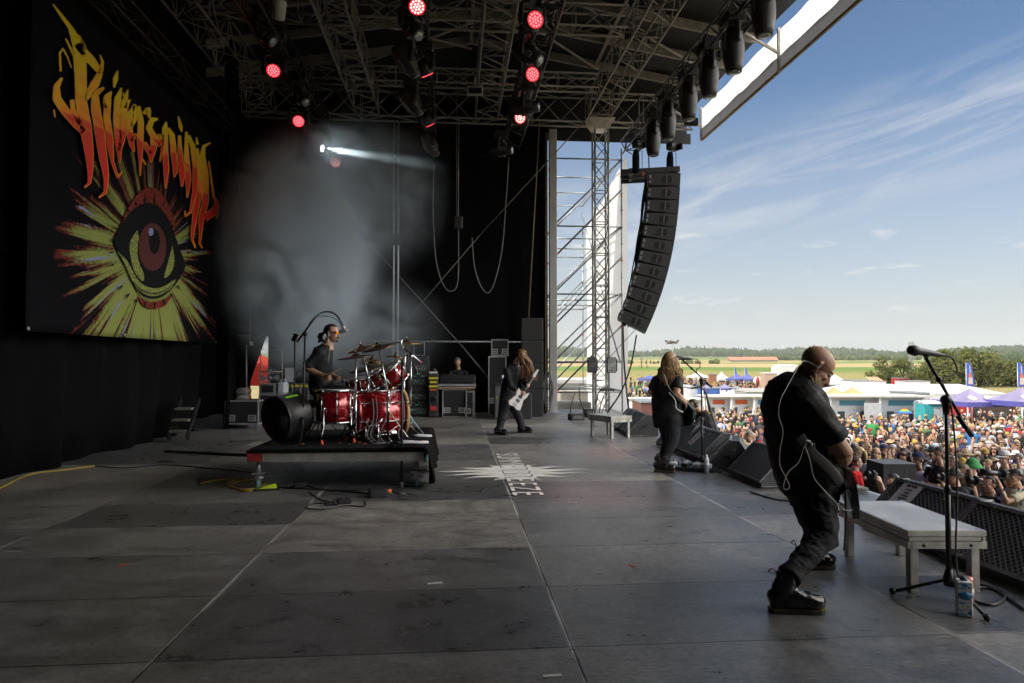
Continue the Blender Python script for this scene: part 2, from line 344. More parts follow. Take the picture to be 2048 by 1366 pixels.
# ---- stage floor: one sheet of plywood decks
def floor_mat():
    m = bpy.data.materials.new('deck_ply'); m.use_nodes = True; t = m.node_tree; p = t.nodes['Principled BSDF']; l = t.links; NN = t.nodes.new
    co = NN('ShaderNodeTexCoord'); sp = NN('ShaderNodeSeparateXYZ'); l.new(co.outputs['Object'], sp.inputs[0])
    def M_(op, a, b=0., c=0.):
        n = NN('ShaderNodeMath'); n.operation = op
        for i, x in enumerate((a, b, c)):
            if isinstance(x, (int, float)): n.inputs[i].default_value = x
            else: l.new(x, n.inputs[i])
        return n.outputs[0]
    def ns(scale, det, sc=(1, 1, 1), off=0, rough=.6):
        mp = NN('ShaderNodeMapping'); mp.inputs['Scale'].default_value = sc; mp.inputs['Location'].default_value = (off, off, 0); l.new(co.outputs['Object'], mp.inputs[0])
        n = NN('ShaderNodeTexNoise'); n.inputs['Scale'].default_value = scale; n.inputs['Detail'].default_value = det; n.inputs['Roughness'].default_value = rough; l.new(mp.outputs[0], n.inputs['Vector']); return n.outputs[0]
    def rng(x, a, b, c, d):
        n = NN('ShaderNodeMapRange'); l.new(x, n.inputs[0])
        for i, v in enumerate((a, b, c, d)): n.inputs[i + 1].default_value = v
        return n.outputs[0]
    wob = M_('MULTIPLY', M_('SUBTRACT', ns(3, 2), .5), .012)
    u = M_('DIVIDE', M_('SUBTRACT', M_('ADD', sp.outputs[0], wob), .617), 2.13); v = M_('DIVIDE', M_('SUBTRACT', M_('ADD', sp.outputs[1], wob), 4.56), .96)
    fu, fv = M_('FRACT', u), M_('FRACT', v)
    du = M_('MULTIPLY', M_('MINIMUM', fu, M_('SUBTRACT', 1, fu)), 2.13); dv = M_('MULTIPLY', M_('MINIMUM', fv, M_('SUBTRACT', 1, fv)), .96)
    cb = NN('ShaderNodeCombineXYZ'); l.new(M_('FLOOR', u), cb.inputs[0]); l.new(M_('FLOOR', v), cb.inputs[1])
    wn = NN('ShaderNodeTexWhiteNoise'); wn.noise_dimensions = '3D'; l.new(cb.outputs[0], wn.inputs['Vector'])
    tint = rng(wn.outputs['Value'], 0, 1, .55, 1.40)
    # long-grain wear, smudges and scuffs
    st = rng(ns(3.6, 12, (.75, 1.25, 1), 0, .78), .3, .72, .40, 1.58)
    bl = M_('MULTIPLY', rng(ns(.9, 6, (1, 1, 1), 5), .35, .65, .78, 1.2), rng(ns(30, 6, (.7, 1.2, 1), 3, .8), .32, .68, .62, 1.42))
    sc = rng(ns(9, 9, (.7, 1.5, 1), 9, .8), .58, .72, 0, .9)
    dk = M_('MULTIPLY', rng(ns(8, 8, (1, 1, 1), 20, .8), .50, .68, 1, .5), rng(ns(60, 3, (.6, 1.4, 1), 40, .6), .66, .72, 1, .4))
    val = M_('MULTIPLY', M_('MULTIPLY', tint, st), M_('MULTIPLY', bl, dk))
    seam = M_('MINIMUM', rng(du, .004, .008, .12, 1), rng(dv, .004, .009, .22, 1))
    val = M_('MULTIPLY', val, seam)
    # pale dust along the long joints
    dust = M_('MULTIPLY', rng(du, .008, .022, .85, 0), rng(ns(1.3, 5, (1, 1, 1), 31), .40, .55, 0, 1))
    cA = NN('ShaderNodeMix'); cA.data_type = 'RGBA'; l.new(wn.outputs['Value'], cA.inputs[0]); cA.inputs[6].default_value = (.155, .156, .162, 1); cA.inputs[7].default_value = (.180, .170, .156, 1)
    vm = NN('ShaderNodeVectorMath'); vm.operation = 'SCALE'; l.new(cA.outputs[2], vm.inputs[0]); l.new(val, vm.inputs['Scale'])
    cB = NN('ShaderNodeMix'); cB.data_type = 'RGBA'; l.new(M_('MAXIMUM', M_('MULTIPLY', sc, .4), dust), cB.inputs[0]); l.new(vm.outputs[0], cB.inputs[6]); cB.inputs[7].default_value = (.38, .37, .355, 1)
    vs_ = NN('ShaderNodeTexVoronoi'); vs_.inputs['Scale'].default_value = 2.6; l.new(co.outputs['Object'], vs_.inputs['Vector'])
    dots = rng(vs_.outputs['Distance'], .016, .026, .25, 1); vd = NN('ShaderNodeVectorMath'); vd.operation = 'SCALE'; l.new(cB.outputs[2], vd.inputs[0]); l.new(dots, vd.inputs['Scale'])
    l.new(vd.outputs[0], p.inputs['Base Color'])
    ro = M_('MULTIPLY', rng(ns(3.6, 8, (.75, 1.25, 1), 0, .7), .3, .72, .24, .50), rng(wn.outputs['Value'], 0, 1, .9, 1.15)); l.new(ro, p.inputs['Roughness'])
    # fine hexagonal anti-slip relief
    vo = NN('ShaderNodeTexVoronoi'); vo.inputs['Scale'].default_value = 75; vo.inputs['Randomness'].default_value = .15; l.new(co.outputs['Object'], vo.inputs['Vector'])
    hgt = M_('ADD', M_('MULTIPLY', vo.outputs['Distance'], .3), M_('MULTIPLY', seam, 1.0))
    hgt = M_('ADD', hgt, M_('MULTIPLY', ns(5, 6), .5))
    bp = NN('ShaderNodeBump'); bp.inputs['Strength'].default_value = .45; bp.inputs['Distance'].default_value = .012; l.new(hgt, bp.inputs['Height']); l.new(bp.outputs[0], p.inputs['Normal'])
    p.inputs['Specular IOR Level'].default_value = .75
    return m
b = MB(); b.box((-1.2, 8.2, -.06), (11.8, 24.6, .12)); struct(b, 'stage_floor', floor_mat())
b = MB()
b.box((4.735, 8.2, -.075), (.06, 24.6, .15), mt=mat('edge_alu', (.55, .55, .55), .35, metal=.8)); b.box((4.79, 8.2, -.03), (.045, 24.6, .03), mt=BLK); b.box((4.83, 8.2, -.05), (.03, 24.6, .05), mt=MATS['edge_alu'])
struct(b, 'stage_edge')
b = MB(); b.box((4.7, 8.2, -1.6), (.03, 24.6, 2.9), mt=CURT); b.box((-7.1, 8.2, -1.6), (.03, 24.6, 2.9), mt=CURT); b.box((-1.2, 20.48, -1.6), (11.8, .03, 2.9), mt=CURT); struct(b, 'stage_skirt_wall')
# stage logo painted on the floor
PNT = mat('floor_paint', (.80, .78, .74), .6, var=.14, scale=5)
MK = mat('floor_ink', (.05, .05, .05), .7)
b = MB(); cx, cyy = .80, 9.2
for i in range(12):
    text_mesh('SUMMERBREEZE'[i], .50, b, (cx, 10.85 - i * .288, .0085), (0, -1, 0), (1, 0, 0), PNT, 0, .82)
    if 3 < i < 9: text_mesh('SUMMERBREEZE'[i], .55, b, (cx, 10.85 - i * .288, .0065), (0, -1, 0), (1, 0, 0), MK, 0, .88)
rnd = random.Random(5); ray = MB()
ray.add([(cx + .36 * math.cos(a), cyy + .62 * math.sin(a), .0048) for a in [2 * math.pi * k / 24 for k in range(24)]], [tuple(range(24))], PNT)
for sgn in (-1, 1):
    for k, (an, ln) in enumerate([(-62, .42), (-34, .62), (-12, .74), (8, .90), (30, .66), (58, .42)]):
        a = R(an); zz = .0024 + .0003 * k; p0 = V((cx + sgn * .26 * math.cos(a), cyy + .5 * math.sin(a), zz)); d = V((sgn * math.cos(a), math.sin(a) * .5, 0)); q = V((-d.y, d.x, 0)); Lr, Rr = [], []
        for s_ in range(9):
            t = s_ / 8; wv = .05 * math.sin(t * 7 + k) * t; ww = .13 * (1 - t) ** 1.3 + .002
            c_ = p0 + d * (t * ln) + q * wv; Lr.append(c_ + q * ww); Rr.append(c_ - q * ww)
        f_ = [(i, i + 1, 17 - i - 1, 17 - i) for i in range(8)]
        ray.add(Lr + Rr[::-1], f_ if sgn > 0 else [x[::-1] for x in f_], PNT)
lg = thing('floor_logo', 'white painted festival lettering across a flaming sun on the floor', 'floor marking', (0, 0, 0))
ray.build('sun_shape', parent=lg); b.build('lettering', parent=lg)
for i, (px, py, l_, w_, a_, c_, lab) in enumerate([(870, 1167, .10, .025, .15, (.7, .68, .62), 'white tape strip on the floor nearest the middle of the deck'), (246, 1130, .07, .02, .9, (.5, .12, .04), 'orange tape scrap on the dark floor in front of the curtain'),
        (1264, 1132, .07, .018, -1.0, (.6, .14, .05), 'orange tape scrap on the floor halfway to the bald guitarist'), (1105, 1352, .09, .022, .05, (.6, .6, .58), 'grey tape strip at the bottom edge of the picture'), (25, 1104, .12, .025, 0., (.4, .4, .4), 'dull grey tape strip at the far-left floor')]):
    p = FL(px, py); one(MB().box((0, 0, .003), (l_, w_, .002), rz3(a_)), 'floor_tape', lab, 'tape', mat('tape_%d' % i, c_, .6), loc=p)
# ---- curtains
def curtain(name, label, pts, z0, z1, amp, freq, mt=CURT, seed=0, nz=14, wob=.0, group=None, notch=None):
    b = MB(); pts = [V((p[0], p[1], 0)) for p in pts]; seg = [(pts[i + 1] - pts[i]).length for i in range(len(pts) - 1)]; T = sum(seg); n = int(T * 14) + 2
    vs = []
    for i in range(n + 1):
        s_ = T * i / n; k = 0; q = s_
        while k < len(seg) - 1 and q > seg[k]: q -= seg[k]; k += 1
        d = (pts[k + 1] - pts[k]).normalized(); nn = V((-d.y, d.x, 0)); c = pts[k] + d * q
        for j in range(nz + 1):
            t = j / nz
            a = amp * (1.15 - .5 * t) * (math.sin(s_ * freq + 1.7 * mnoise.noise(V((s_ * .6, t * .8, seed)))) * .6 + 1.1 * mnoise.noise(V((s_ * 1.7, t * 1.2, seed + 4))))
            hem = (.25 * mnoise.noise(V((s_ * .8, 0, seed + 9))) + .12) * max(0, 1 - t * 6) * wob
            p = c + nn * (a + hem); vs.append((p.x, p.y, lerp(z0, z1, t)))
    fs = [(i * (nz + 1) + j, (i + 1) * (nz + 1) + j, (i + 1) * (nz + 1) + j + 1, i * (nz + 1) + j + 1) for i in range(n) for j in range(nz)]
    if notch: fs = [f for f in fs if not notch(V(vs[f[0]]))]
    b.add(vs, fs, mt, True); o = b.build(name); md = o.modifiers.new('thick', 'SOLIDIFY'); md.thickness = .006
    return tag(o, label, 'curtain', group)
curtain('stage_curtain', 'long black cloth curtain hanging behind and below the painted banner', [(-5.95, -3.2), (-5.8, 5), (-5.6, 9.5), (-5.5, 12.2), (-5.42, 15.1)], .0, 8.9, .10, 6.5, seed=1, wob=1.)
curtain('stage_curtain', 'black curtain leg bunched at the end of the banner', [(-5.12, 15.5), (-4.95, 15.35), (-4.85, 15.7)], .0, 8.6, .05, 14, seed=2, wob=.6)
curtain('stage_curtain', 'black curtain behind the smoke in the far upstage corner', [(-6.6, 14.2), (-6.5, 18.6), (-6.62, 19.5)], .0, 8.8, .06, 7, seed=3)
curtain('stage_curtain', 'wide black curtain closing the far wing behind the keyboard player', [(-5.17, 19.45), (2.45, 19.45)], .0, 8.9, .035, 5, seed=4, nz=24)
curtain('stage_curtain', 'short black curtain above the gap in the far upstage corner', [(-6.6, 19.43), (-5.1, 19.40)], 2.15, 8.9, .03, 5, seed=7)
b = MB(); vs = []
for i in range(31):
    z = 2.2 * i / 30; ed = -5.62 + max(0, z - .9) * .34
    for j in range(9): vs.append((lerp(-6.6, ed, j / 8), 19.38 + .03 * math.sin(j * 1.9 + z), z))
b.add(vs, [(i * 9 + j, i * 9 + j + 1, (i + 1) * 9 + j + 1, (i + 1) * 9 + j) for i in range(30) for j in range(8)], CURT, True); o = one(b, 'stage_curtain', 'black curtain pulled aside at the gap in the far corner', 'curtain'); o.modifiers.new('t', 'SOLIDIFY').thickness = .006
curtain('stage_curtain', 'narrow black curtain beside the white roof column', [(2.35, 19.2), (2.62, 19.2)], .0, 8.2, .03, 20, seed=5)
curtain('stage_curtain', 'unseen black near-wing curtain behind the photographer, extended along the edge to shade the floor', [(-6.6, -3.4), (3.6, -3.4), (4.6, -2.6), (4.66, 2.3)], .0, 8.9, .08, 6, seed=6)  # out of view; the audience-side run is added to shade the near floor
one(MB().add([(-9, 19.8, 3.5), (-3, 19.8, 3.5), (-3, 22.6, 3.2), (-9, 22.6, 3.2)], [(0, 1, 2, 3)]) or MB().box((-6, 21.2, 3.4), (6, 2.8, .04)), 'sun_block_sheet', 'unseen dark sheet added outside the curtain gap to block sun', 'awning', CURT)  # sheet added out of sight to keep sun off the deck
# ---- roof
roof = thing('stage_roof', 'dark gabled festival stage roof with aluminium rafters and a white fascia', 'stage roof')
RX = .4
def rfz(x): return 9.75 - .165 * abs(x - RX)
MEM = mat('roof_membrane', (.016, .016, .018), .7, var=.3, scale=2, bump=.3, bscale=3)
b = MB(); xs = [-6.9, -4, -2, RX, 2.5, 4.5, 6.85]; ys = [-4 + i * 1.5 for i in range(17)]
vs = [(x, y, rfz(x) + .12 - .05 * math.sin((i % 5) * 1.2) * (i % 2)) for i, y in enumerate(ys) for x in xs] ; n = len(xs)
b.add(vs, [(i * n + j, i * n + j + 1, (i + 1) * n + j + 1, (i + 1) * n + j) for i in range(len(ys) - 1) for j in range(n - 1)], MEM)
o = b.build('membrane', parent=roof); o.modifiers.new('thick', 'SOLIDIFY').thickness = .02
RAF = mat('rafter_alu', (.30, .27, .235), .5, metal=.2, var=.25)
for y in [1.5, 4.2, 6.9, 9.6, 12.3, 14.6, 16.0, 17.4]:
    for xa, xb in ((-6.7, RX), (RX, 6.7)):
        MB().bar((xa, y, rfz(xa) - .02), (xb, y, rfz(xb) - .02), .09, .2, RAF).build('rafter', parent=roof)
for x, y0, y1 in ((RX, 12.3, 17.4), (-3, 12.3, 17.4), (3.6, 12.3, 17.4)):
    MB().bar((x, y0, rfz(x) - .1), (x, y1, rfz(x) - .1), .08, .08, RAF).build('purlin', parent=roof)
for (a, c) in (((RX, 16, 9.5), (-2.4, 16.6, 8.6)), ((RX, 14.6, 9.5), (3.6, 16.6, 8.7)), ((-2.4, 14.3, 8.7), (RX, 17.4, 9.5)), ((3.6, 14.2, 8.7), (6.2, 16.2, 8.6))):
    MB().tube(a, c, .03, 6, RAF).build('brace', parent=roof)
b = MB(); b.add([(-6.9, 19.62, 7.9), (6.85, 19.62, 7.9), (6.85, 19.62, rfz(6.85) + .1), (RX, 19.62, 9.9), (-6.9, 19.62, rfz(-6.9) + .1)], [(0, 1, 2, 3, 4)], MEM); o = b.build('gable_panel', parent=roof); o.modifiers.new('thick', 'SOLIDIFY').thickness = .02
MB().box((4.65, 19.3, 7.95), (4.4, .03, .3), mt=MEM).build('valance', parent=roof)
FAS = mat('fascia_sheet', (.93, .93, .93), .7, var=.02, transl=.8)
FASG = mat('fascia_hem', (.30, .30, .32), .75, var=.15, scale=3, transl=.25)
b = MB(); vs = []; n = 90
for i in range(n + 1):
    y = lerp(-4, 18.7, i / n); vs += [(6.98 + .015 * math.sin(i * 1.3), y, 8.62), (6.99 + .012 * math.sin(i * 1.3), y, 8.02 + .035 * mnoise.noise(V((y * 1.5, 0, 0))))]
b.add(vs, [(2 * i, 2 * i + 1, 2 * i + 3, 2 * i + 2) for i in range(n)], FAS, True); b.build('fascia_sheet', parent=roof)
b = MB(); vs = []
for i in range(n + 1):
    y = lerp(-4, 18.7, i / n); vs += [(6.965 + .01 * math.sin(i * 2.1), y, 8.06 + .035 * mnoise.noise(V((y * 1.5, 0, 0))) + .03 * mnoise.noise(V((y * 4, 3, 0)))), (6.97 + .012 * math.sin(i * 2.6), y, 7.76)]
b.add(vs, [(2 * i, 2 * i + 1, 2 * i + 3, 2 * i + 2) for i in range(n)], FASG, True); b.build('fascia_hem', parent=roof)
MB().bar((6.98, -4, 7.74), (6.98, 18.72, 7.74), .05, .05, mat('fascia_rail', (.30, .21, .09), .5, var=.2)).build('fascia_rail', parent=roof)
for y in (4.6, 9.3, 14.0, 18.66):
    MB().bar((6.93, y, 7.7), (6.93, y, 8.65), .05, .05, GRN).bar((6.2, y, 8.5), (6.93, y, 8.1), .05, .05, GRN).build('fascia_post', parent=roof)
# ---- trusses
TRU = mat('truss_alu', (.30, .27, .24), .5, metal=.3, var=.2, scale=7)
def truss_mb(a, c, w, h, step, mt, rc=.026, rb=.015, up=V((0, 0, 1)), flat=False):
    a, c = V(a), V(c); d = (c - a); ln = d.length; d.normalize(); x = up.cross(d).normalized(); y = d.cross(x); b = MB()
    cor = [(-w / 2, -h / 2), (w / 2, -h / 2), (w / 2, h / 2), (-w / 2, h / 2)]
    for p in cor: o = x * p[0] + y * p[1]; b.tube(a + o, c + o, rc, 6, mt)
    n = max(2, round(ln / step))
    for f in range(4):
        p, q = cor[f], cor[(f + 1) % 4]
        for i in range(n):
            s0, s1 = (p, q) if (i + f) % 2 else (q, p)
            b.tube(a + d * (ln * i / n) + x * s0[0] + y * s0[1], a + d * (ln * (i + 1) / n) + x * s1[0] + y * s1[1], rb, 5, mt)
            if i % 2 == 0: b.tube(a + d * (ln * i / n) + x * p[0] + y * p[1], a + d * (ln * i / n) + x * q[0] + y * q[1], rb, 5, mt)
    return b
GT = 'aluminium trusses carrying the stage roof'
for (x, lab) in ((3.85, 'aluminium roof truss running from the lattice tower above the audience edge'), (.83, 'aluminium roof truss running over the middle of the stage'), (-2.32, 'aluminium roof truss running over the drum riser'), (-5.0, 'aluminium roof truss running above the painted banner')):
    one(truss_mb((x, -2, 8.32), (x, 18.25, 8.32), .6, .62, .55, TRU), 'roof_truss', lab, 'truss', group=GT)
one(truss_mb((-5.6, 18.5, 8.42), (6.7, 18.5, 8.42), .42, .8, .75, TRU), 'roof_truss', 'deep aluminium cross truss along the top of the far black curtain', 'truss', group=GT)
one(truss_mb((-5.4, 16.5, 8.35), (3.5, 16.5, 8.35), .32, .34, .5, TRU, .022, .012), 'roof_truss', 'slim aluminium cross truss just in front of the far cross truss', 'truss', group=GT)
one(truss_mb((-5.4, 14, 8.66), (3.6, 14, 8.66), .42, .46, .55, TRU), 'roof_truss', 'aluminium cross truss at the top of the picture between the long trusses', 'truss', group=GT)
BT = mat('truss_black', (.022, .022, .024), .4, metal=.3, var=.3)
GL = 'black lighting trusses hung below the roof'
LT = [(-3.4, 7.55, 'black lighting truss with red wash lamps beside the banner'), (-.7, 7.55, 'black lighting truss above the drum kit'), (1.5, 7.3, 'black lighting truss over the floor logo'), (4.6, 7.15, 'black lighting truss with barrel lamps along the audience edge')]
for x, z, lab in LT:
    one(truss_mb((x, 1.0, z), (x, 17.8, z), .38, .38, .45, BT if x > 4 else mat('truss_grey', (.022, .021, .020), .4, metal=.3, var=.2), .026, .014), 'lighting_truss', lab, 'truss', group=GL)
one(truss_mb((-4.9, 3.5, 6.62), (-4.9, 15.2, 6.62), .3, .3, .6, BT, .022, .01), 'lighting_truss', 'thin black truss the painted banner hangs from', 'truss', group=GL)
# truss tower
tw = thing('truss_tower', 'aluminium lattice tower standing on the deck under the roof corner', 'truss tower', (3.92, 18.15, 0))
truss_mb((0, 0, .1), (0, 0, 7.75), .36, .36, .42, mat('tower_alu', (.50, .50, .47), .4, metal=.6, var=.15), .026, .014, up=V((0, 1, 0))).build('lattice_mast', parent=tw)
MB().box((0, 0, .05), (.6, .6, .1), mt=STEEL).build('base_plate', parent=tw)
b = MB(); b.add([(-.2, -.2, 7.72), (.2, -.2, 7.72), (.2, .2, 7.72), (-.2, .2, 7.72), (-.36, -.3, 8.0), (.36, -.3, 8.0), (.36, .3, 8.0), (-.36, .3, 8.0)], [(3, 2, 1, 0), (4, 5, 6, 7), (0, 1, 5, 4), (1, 2, 6, 5), (2, 3, 7, 6), (3, 0, 4, 7)], GRN); b.build('head_block', parent=tw)
# ---- painted banner
def banner():
    X = -5.2; p0 = PX(58, 660, X); p1 = PX(435, 688, X); y0, y1 = p0.y, p1.y; z0, z1 = 1.86, 6.42
    m = bpy.data.materials.new('banner_print'); m.use_nodes = True; t = m.node_tree; p = t.nodes['Principled BSDF']; l = t.links; NN = t.nodes.new
    p.inputs['Roughness'].default_value = .85; p.inputs['Specular IOR Level'].default_value = .1
    co = NN('ShaderNodeTexCoord'); sp = NN('ShaderNodeSeparateXYZ'); l.new(co.outputs['Object'], sp.inputs[0])
    e = PX(308, 508, X)
    def M_(op, a, b=0., c=0.):
        n = NN('ShaderNodeMath'); n.operation = op
        for i, x in enumerate((a, b, c)):
            if isinstance(x, (int, float)): n.inputs[i].default_value = x
            else: l.new(x, n.inputs[i])
        return n.outputs[0]
    def rng(x, a, b, c=0, d=1):
        n = NN('ShaderNodeMapRange'); l.new(x, n.inputs[0])
        for i, v in enumerate((a, b, c, d)): n.inputs[i + 1].default_value = v
        return n.outputs[0]
    u = M_('SUBTRACT', sp.outputs[1], e.y); v = M_('SUBTRACT', sp.outputs[2], e.z)
    ang = M_('ARCTAN2', v, u); rad = M_('SQRT', M_('ADD', M_('MULTIPLY', u, u), M_('MULTIPLY', M_('MULTIPLY', v, v), 1.1)))
    def pn(fa, fr, det, off, rough=.6):
        cb = NN('ShaderNodeCombineXYZ'); l.new(M_('MULTIPLY', M_('COSINE', ang), fa), cb.inputs[0]); l.new(M_('MULTIPLY', M_('SINE', ang), fa), cb.inputs[1]); l.new(M_('MULTIPLY_ADD', rad, fr, off), cb.inputs[2])
        n = NN('ShaderNodeTexNoise'); n.inputs['Scale'].default_value = 1; n.inputs['Detail'].default_value = det; n.inputs['Roughness'].default_value = rough; l.new(cb.outputs[0], n.inputs['Vector']); return n.outputs[0]
    spk = pn(9.5, .10, 1, 0); spk2 = pn(15, .25, 2, 50); fine = pn(46, 1.0, 4, 7); dots = pn(40, 11, 3, 3, .7)
    down = rng(M_('SINE', ang), .1, -.8, 0, 1); upw = rng(M_('SINE', ang), .15, .6, 0, 1)
    sk = M_('MAXIMUM', rng(spk, .36, .66), M_('MULTIPLY', rng(spk2, .40, .68), .85))
    # each spike narrows outward: the bar it has to clear rises with distance
    bar_ = M_('SUBTRACT', rng(rad, .7, 2.95, .06, 1.0), M_('MULTIPLY', down, .30))
    bar_ = M_('ADD', bar_, M_('MULTIPLY', upw, .20))
    k = M_('SUBTRACT', sk, bar_)
    k = M_('ADD', M_('MULTIPLY', k, 1.5), M_('MULTIPLY', M_('SUBTRACT', fine, .5), 1.5))
    k = M_('ADD', k, M_('MULTIPLY', M_('SUBTRACT', dots, .5), .8))
    k = M_('MULTIPLY', M_('MULTIPLY', k, rng(u, -3.0, -2.3)), M_('SUBTRACT', 1, M_('MULTIPLY', upw, .42)))
    cr = NN('ShaderNodeValToRGB'); l.new(rng(k, -.12, .62), cr.inputs[0]); E = cr.color_ramp
    E.elements[0].position = .0; E.elements[0].color = (.0045, .0045, .0065, 1); E.elements[1].position = 1; E.elements[1].color = (.26, .29, .08, 1)
    for q, c in ((.20, (.006, .005, .007)), (.30, (.11, .022, .018)), (.42, (.16, .035, .025)), (.54, (.12, .14, .04)), (.78, (.21, .24, .07))): x = E.elements.new(q); x.color = (*c, 1)
    blu = M_('MULTIPLY', rng(pn(13, .5, 2, 21), .60, .66), M_('MULTIPLY', rng(k, .12, .2), rng(rad, 1.0, 1.5)))
    mx = NN('ShaderNodeMix'); mx.data_type = 'RGBA'; l.new(blu, mx.inputs[0]); l.new(cr.outputs[0], mx.inputs[6]); mx.inputs[7].default_value = (.23, .28, .46, 1)
    l.new(mx.outputs[2], p.inputs['Base Color'])
    T = thing('band_banner', 'huge black banner printed with a fiery band name above a staring eye', 'banner')
    b = MB(); n, k_ = 60, 40; vs = []
    for i in range(n + 1):
        for j in range(k_ + 1):
            y = lerp(y0, y1, i / n); z = lerp(z0, z1, j / k_)
            vs.append((X - .03 + .03 * mnoise.noise(V((y * 1.1, z * .3, 0))) + .006 * mnoise.noise(V((y * 4, z * 1.5, 5))), y, z))
    b.add(vs, [(i * (k_ + 1) + j, (i + 1) * (k_ + 1) + j, (i + 1) * (k_ + 1) + j + 1, i * (k_ + 1) + j + 1) for i in range(n) for j in range(k_)], m, True)
    o = b.build('printed_cloth', parent=T); o.modifiers.new('thick', 'SOLIDIFY').thickness = .004; o.modifiers[0].offset = -1
    eb = MB(); lay = [0]
    def poly(pts, col, dx, k=3, closed=True):
        P = [PX(x, y, X + dx) for x, y in pts]
        if k > 1: P = smoothpts(P + [P[0]], k)[:-1]
        eb.add(P, [tuple(range(len(P)))], col)
    K = mat('print_black', (.0045, .0045, .006), .75, var=0, spec=.2); GR = mat('print_green', (.23, .26, .07), .75, var=.75, scale=22, spec=.2); RD = mat('print_red', (.18, .028, .02), .75, var=.9, scale=20, spec=.2); BL = mat('print_blue', (.25, .3, .5), .75, spec=.2)
    poly([(243, 448), (262, 405), (285, 380), (303, 374), (325, 390), (342, 420), (352, 455), (338, 440), (320, 415), (300, 405), (278, 415), (258, 440)], RD, .006)
    poly([(228, 480), (240, 455), (260, 425), (285, 408), (310, 410), (332, 430), (350, 470), (362, 505), (371, 533), (352, 568), (330, 590), (305, 598), (280, 588), (262, 560), (250, 525), (235, 500)], K, .010)
    poly([(275, 460), (262, 480), (260, 505), (270, 545), (288, 562), (284, 520), (280, 490)], GR, .014)
    poly([(345, 490), (336, 525), (328, 555), (340, 548), (349, 525)], GR, .014)
    poly([(234, 502), (250, 528), (262, 556), (280, 578), (305, 590), (335, 580), (352, 560), (345, 562), (325, 574), (303, 576), (282, 566), (268, 548), (255, 522)], GR, .016)
    poly([(275, 592), (300, 604), (330, 598), (345, 588), (330, 612), (305, 618), (285, 610)], RD, .008)
    # iris: red streaks round a green ring
    ir = bpy.data.materials.new('print_iris'); ir.use_nodes = True; tt = ir.node_tree; pp = tt.nodes['Principled BSDF']; pp.inputs['Roughness'].default_value = .75
    ic = PX(306, 495, X); c2 = tt.nodes.new('ShaderNodeTexCoord'); mp = tt.nodes.new('ShaderNodeMapping'); mp.inputs['Location'].default_value = (0, -ic.y, -ic.z); tt.links.new(c2.outputs['Object'], mp.inputs[0])
    s2 = tt.nodes.new('ShaderNodeSeparateXYZ'); tt.links.new(mp.outputs[0], s2.inputs[0]); at = tt.nodes.new('ShaderNodeMath'); at.operation = 'ARCTAN2'; tt.links.new(s2.outputs[2], at.inputs[0]); tt.links.new(s2.outputs[1], at.inputs[1])
    ln = tt.nodes.new('ShaderNodeVectorMath'); ln.operation = 'LENGTH'; tt.links.new(mp.outputs[0], ln.inputs[0])
    cb = tt.nodes.new('ShaderNodeCombineXYZ'); a5 = tt.nodes.new('ShaderNodeMath'); a5.operation = 'MULTIPLY'; a5.inputs[1].default_value = 22; tt.links.new(at.outputs[0], a5.inputs[0]); tt.links.new(a5.outputs[0], cb.inputs[0]); tt.links.new(ln.outputs['Value'], cb.inputs[1])
    nn = tt.nodes.new('ShaderNodeTexNoise'); nn.inputs['Scale'].default_value = 1.2; tt.links.new(cb.outputs[0], nn.inputs['Vector'])
    sm = tt.nodes.new('ShaderNodeMath'); sm.operation = 'MULTIPLY_ADD'; tt.links.new(ln.outputs['Value'], sm.inputs[0]); sm.inputs[1].default_value = 1.35; tt.links.new(nn.outputs[0], sm.inputs[2])
    c5 = tt.nodes.new('ShaderNodeValToRGB'); tt.links.new(sm.outputs[0], c5.inputs[0]); E = c5.color_ramp; E.elements[0].position = .74; E.elements[0].color = (.36, .38, .10, 1); E.elements[1].position = .86; E.elements[1].color = (.17, .03, .02, 1); x = E.elements.new(.95); x.color = (.26, .03, .02, 1); x = E.elements.new(.998); x.color = (.08, .012, .012, 1)
    tt.links.new(c5.outputs[0], pp.inputs['Base Color'])
    def ell(cx, cy, rx, ry, col, dx): poly([(cx + rx * math.cos(2 * math.pi * i / 20), cy + ry * math.sin(2 * math.pi * i / 20)) for i in range(20)], col, dx, 1)
    ell(306, 500, 31, 56, K, .018); ell(305, 494, 28, 48, ir, .021); ell(309, 483, 11, 25, K, .024); ell(302, 464, 5, 8, BL, .027)
    for k in range(26):  # printed hatching round the lids and lashes
        a = 2 * math.pi * k / 26; rr_ = random.Random(k); x0, y0_ = 300 + 74 * math.cos(a), 505 + 100 * math.sin(a); l_ = rr_.uniform(.10, .22)
        x1, y1_ = x0 + 74 * math.cos(a) * l_, y0_ + 100 * math.sin(a) * l_; nx, ny = -math.sin(a) * 2.2, math.cos(a) * 2.2
        poly([(x0 + nx, y0_ + ny), (x1, y1_), (x0 - nx, y0_ - ny)], K, .0125 + .0002 * k, 1)
    for k in range(4):   # thin printed folds along the lower lid
        L_ = smoothpts([(240 + k * 4, 508 + k * 8, 0), (256 + k * 4, 548 + k * 6, 0), (282, 577 + k * 4.5, 0), (308, 586 + k * 4, 0), (334, 577 + k * 4, 0), (352 - k * 2, 562 + k * 3, 0)], 5); n_ = len(L_)
        poly([(p[0], p[1]) for p in L_] + [(p[0] + .4, p[1] + 2.2 * math.sin(math.pi * q / (n_ - 1)) + .2) for q, p in reversed(list(enumerate(L_)))], K if k % 2 == 0 else GR, .0172 + .0005 * k, 1)
    eb.build('eye_print', parent=T)
    # lettering: strokes traced as printed shapes; colour runs from yellow to red down each letter
    fm = bpy.data.materials.new('print_flame'); fm.use_nodes = True; t = fm.node_tree; p = t.nodes['Principled BSDF']; p.inputs['Roughness'].default_value = .7
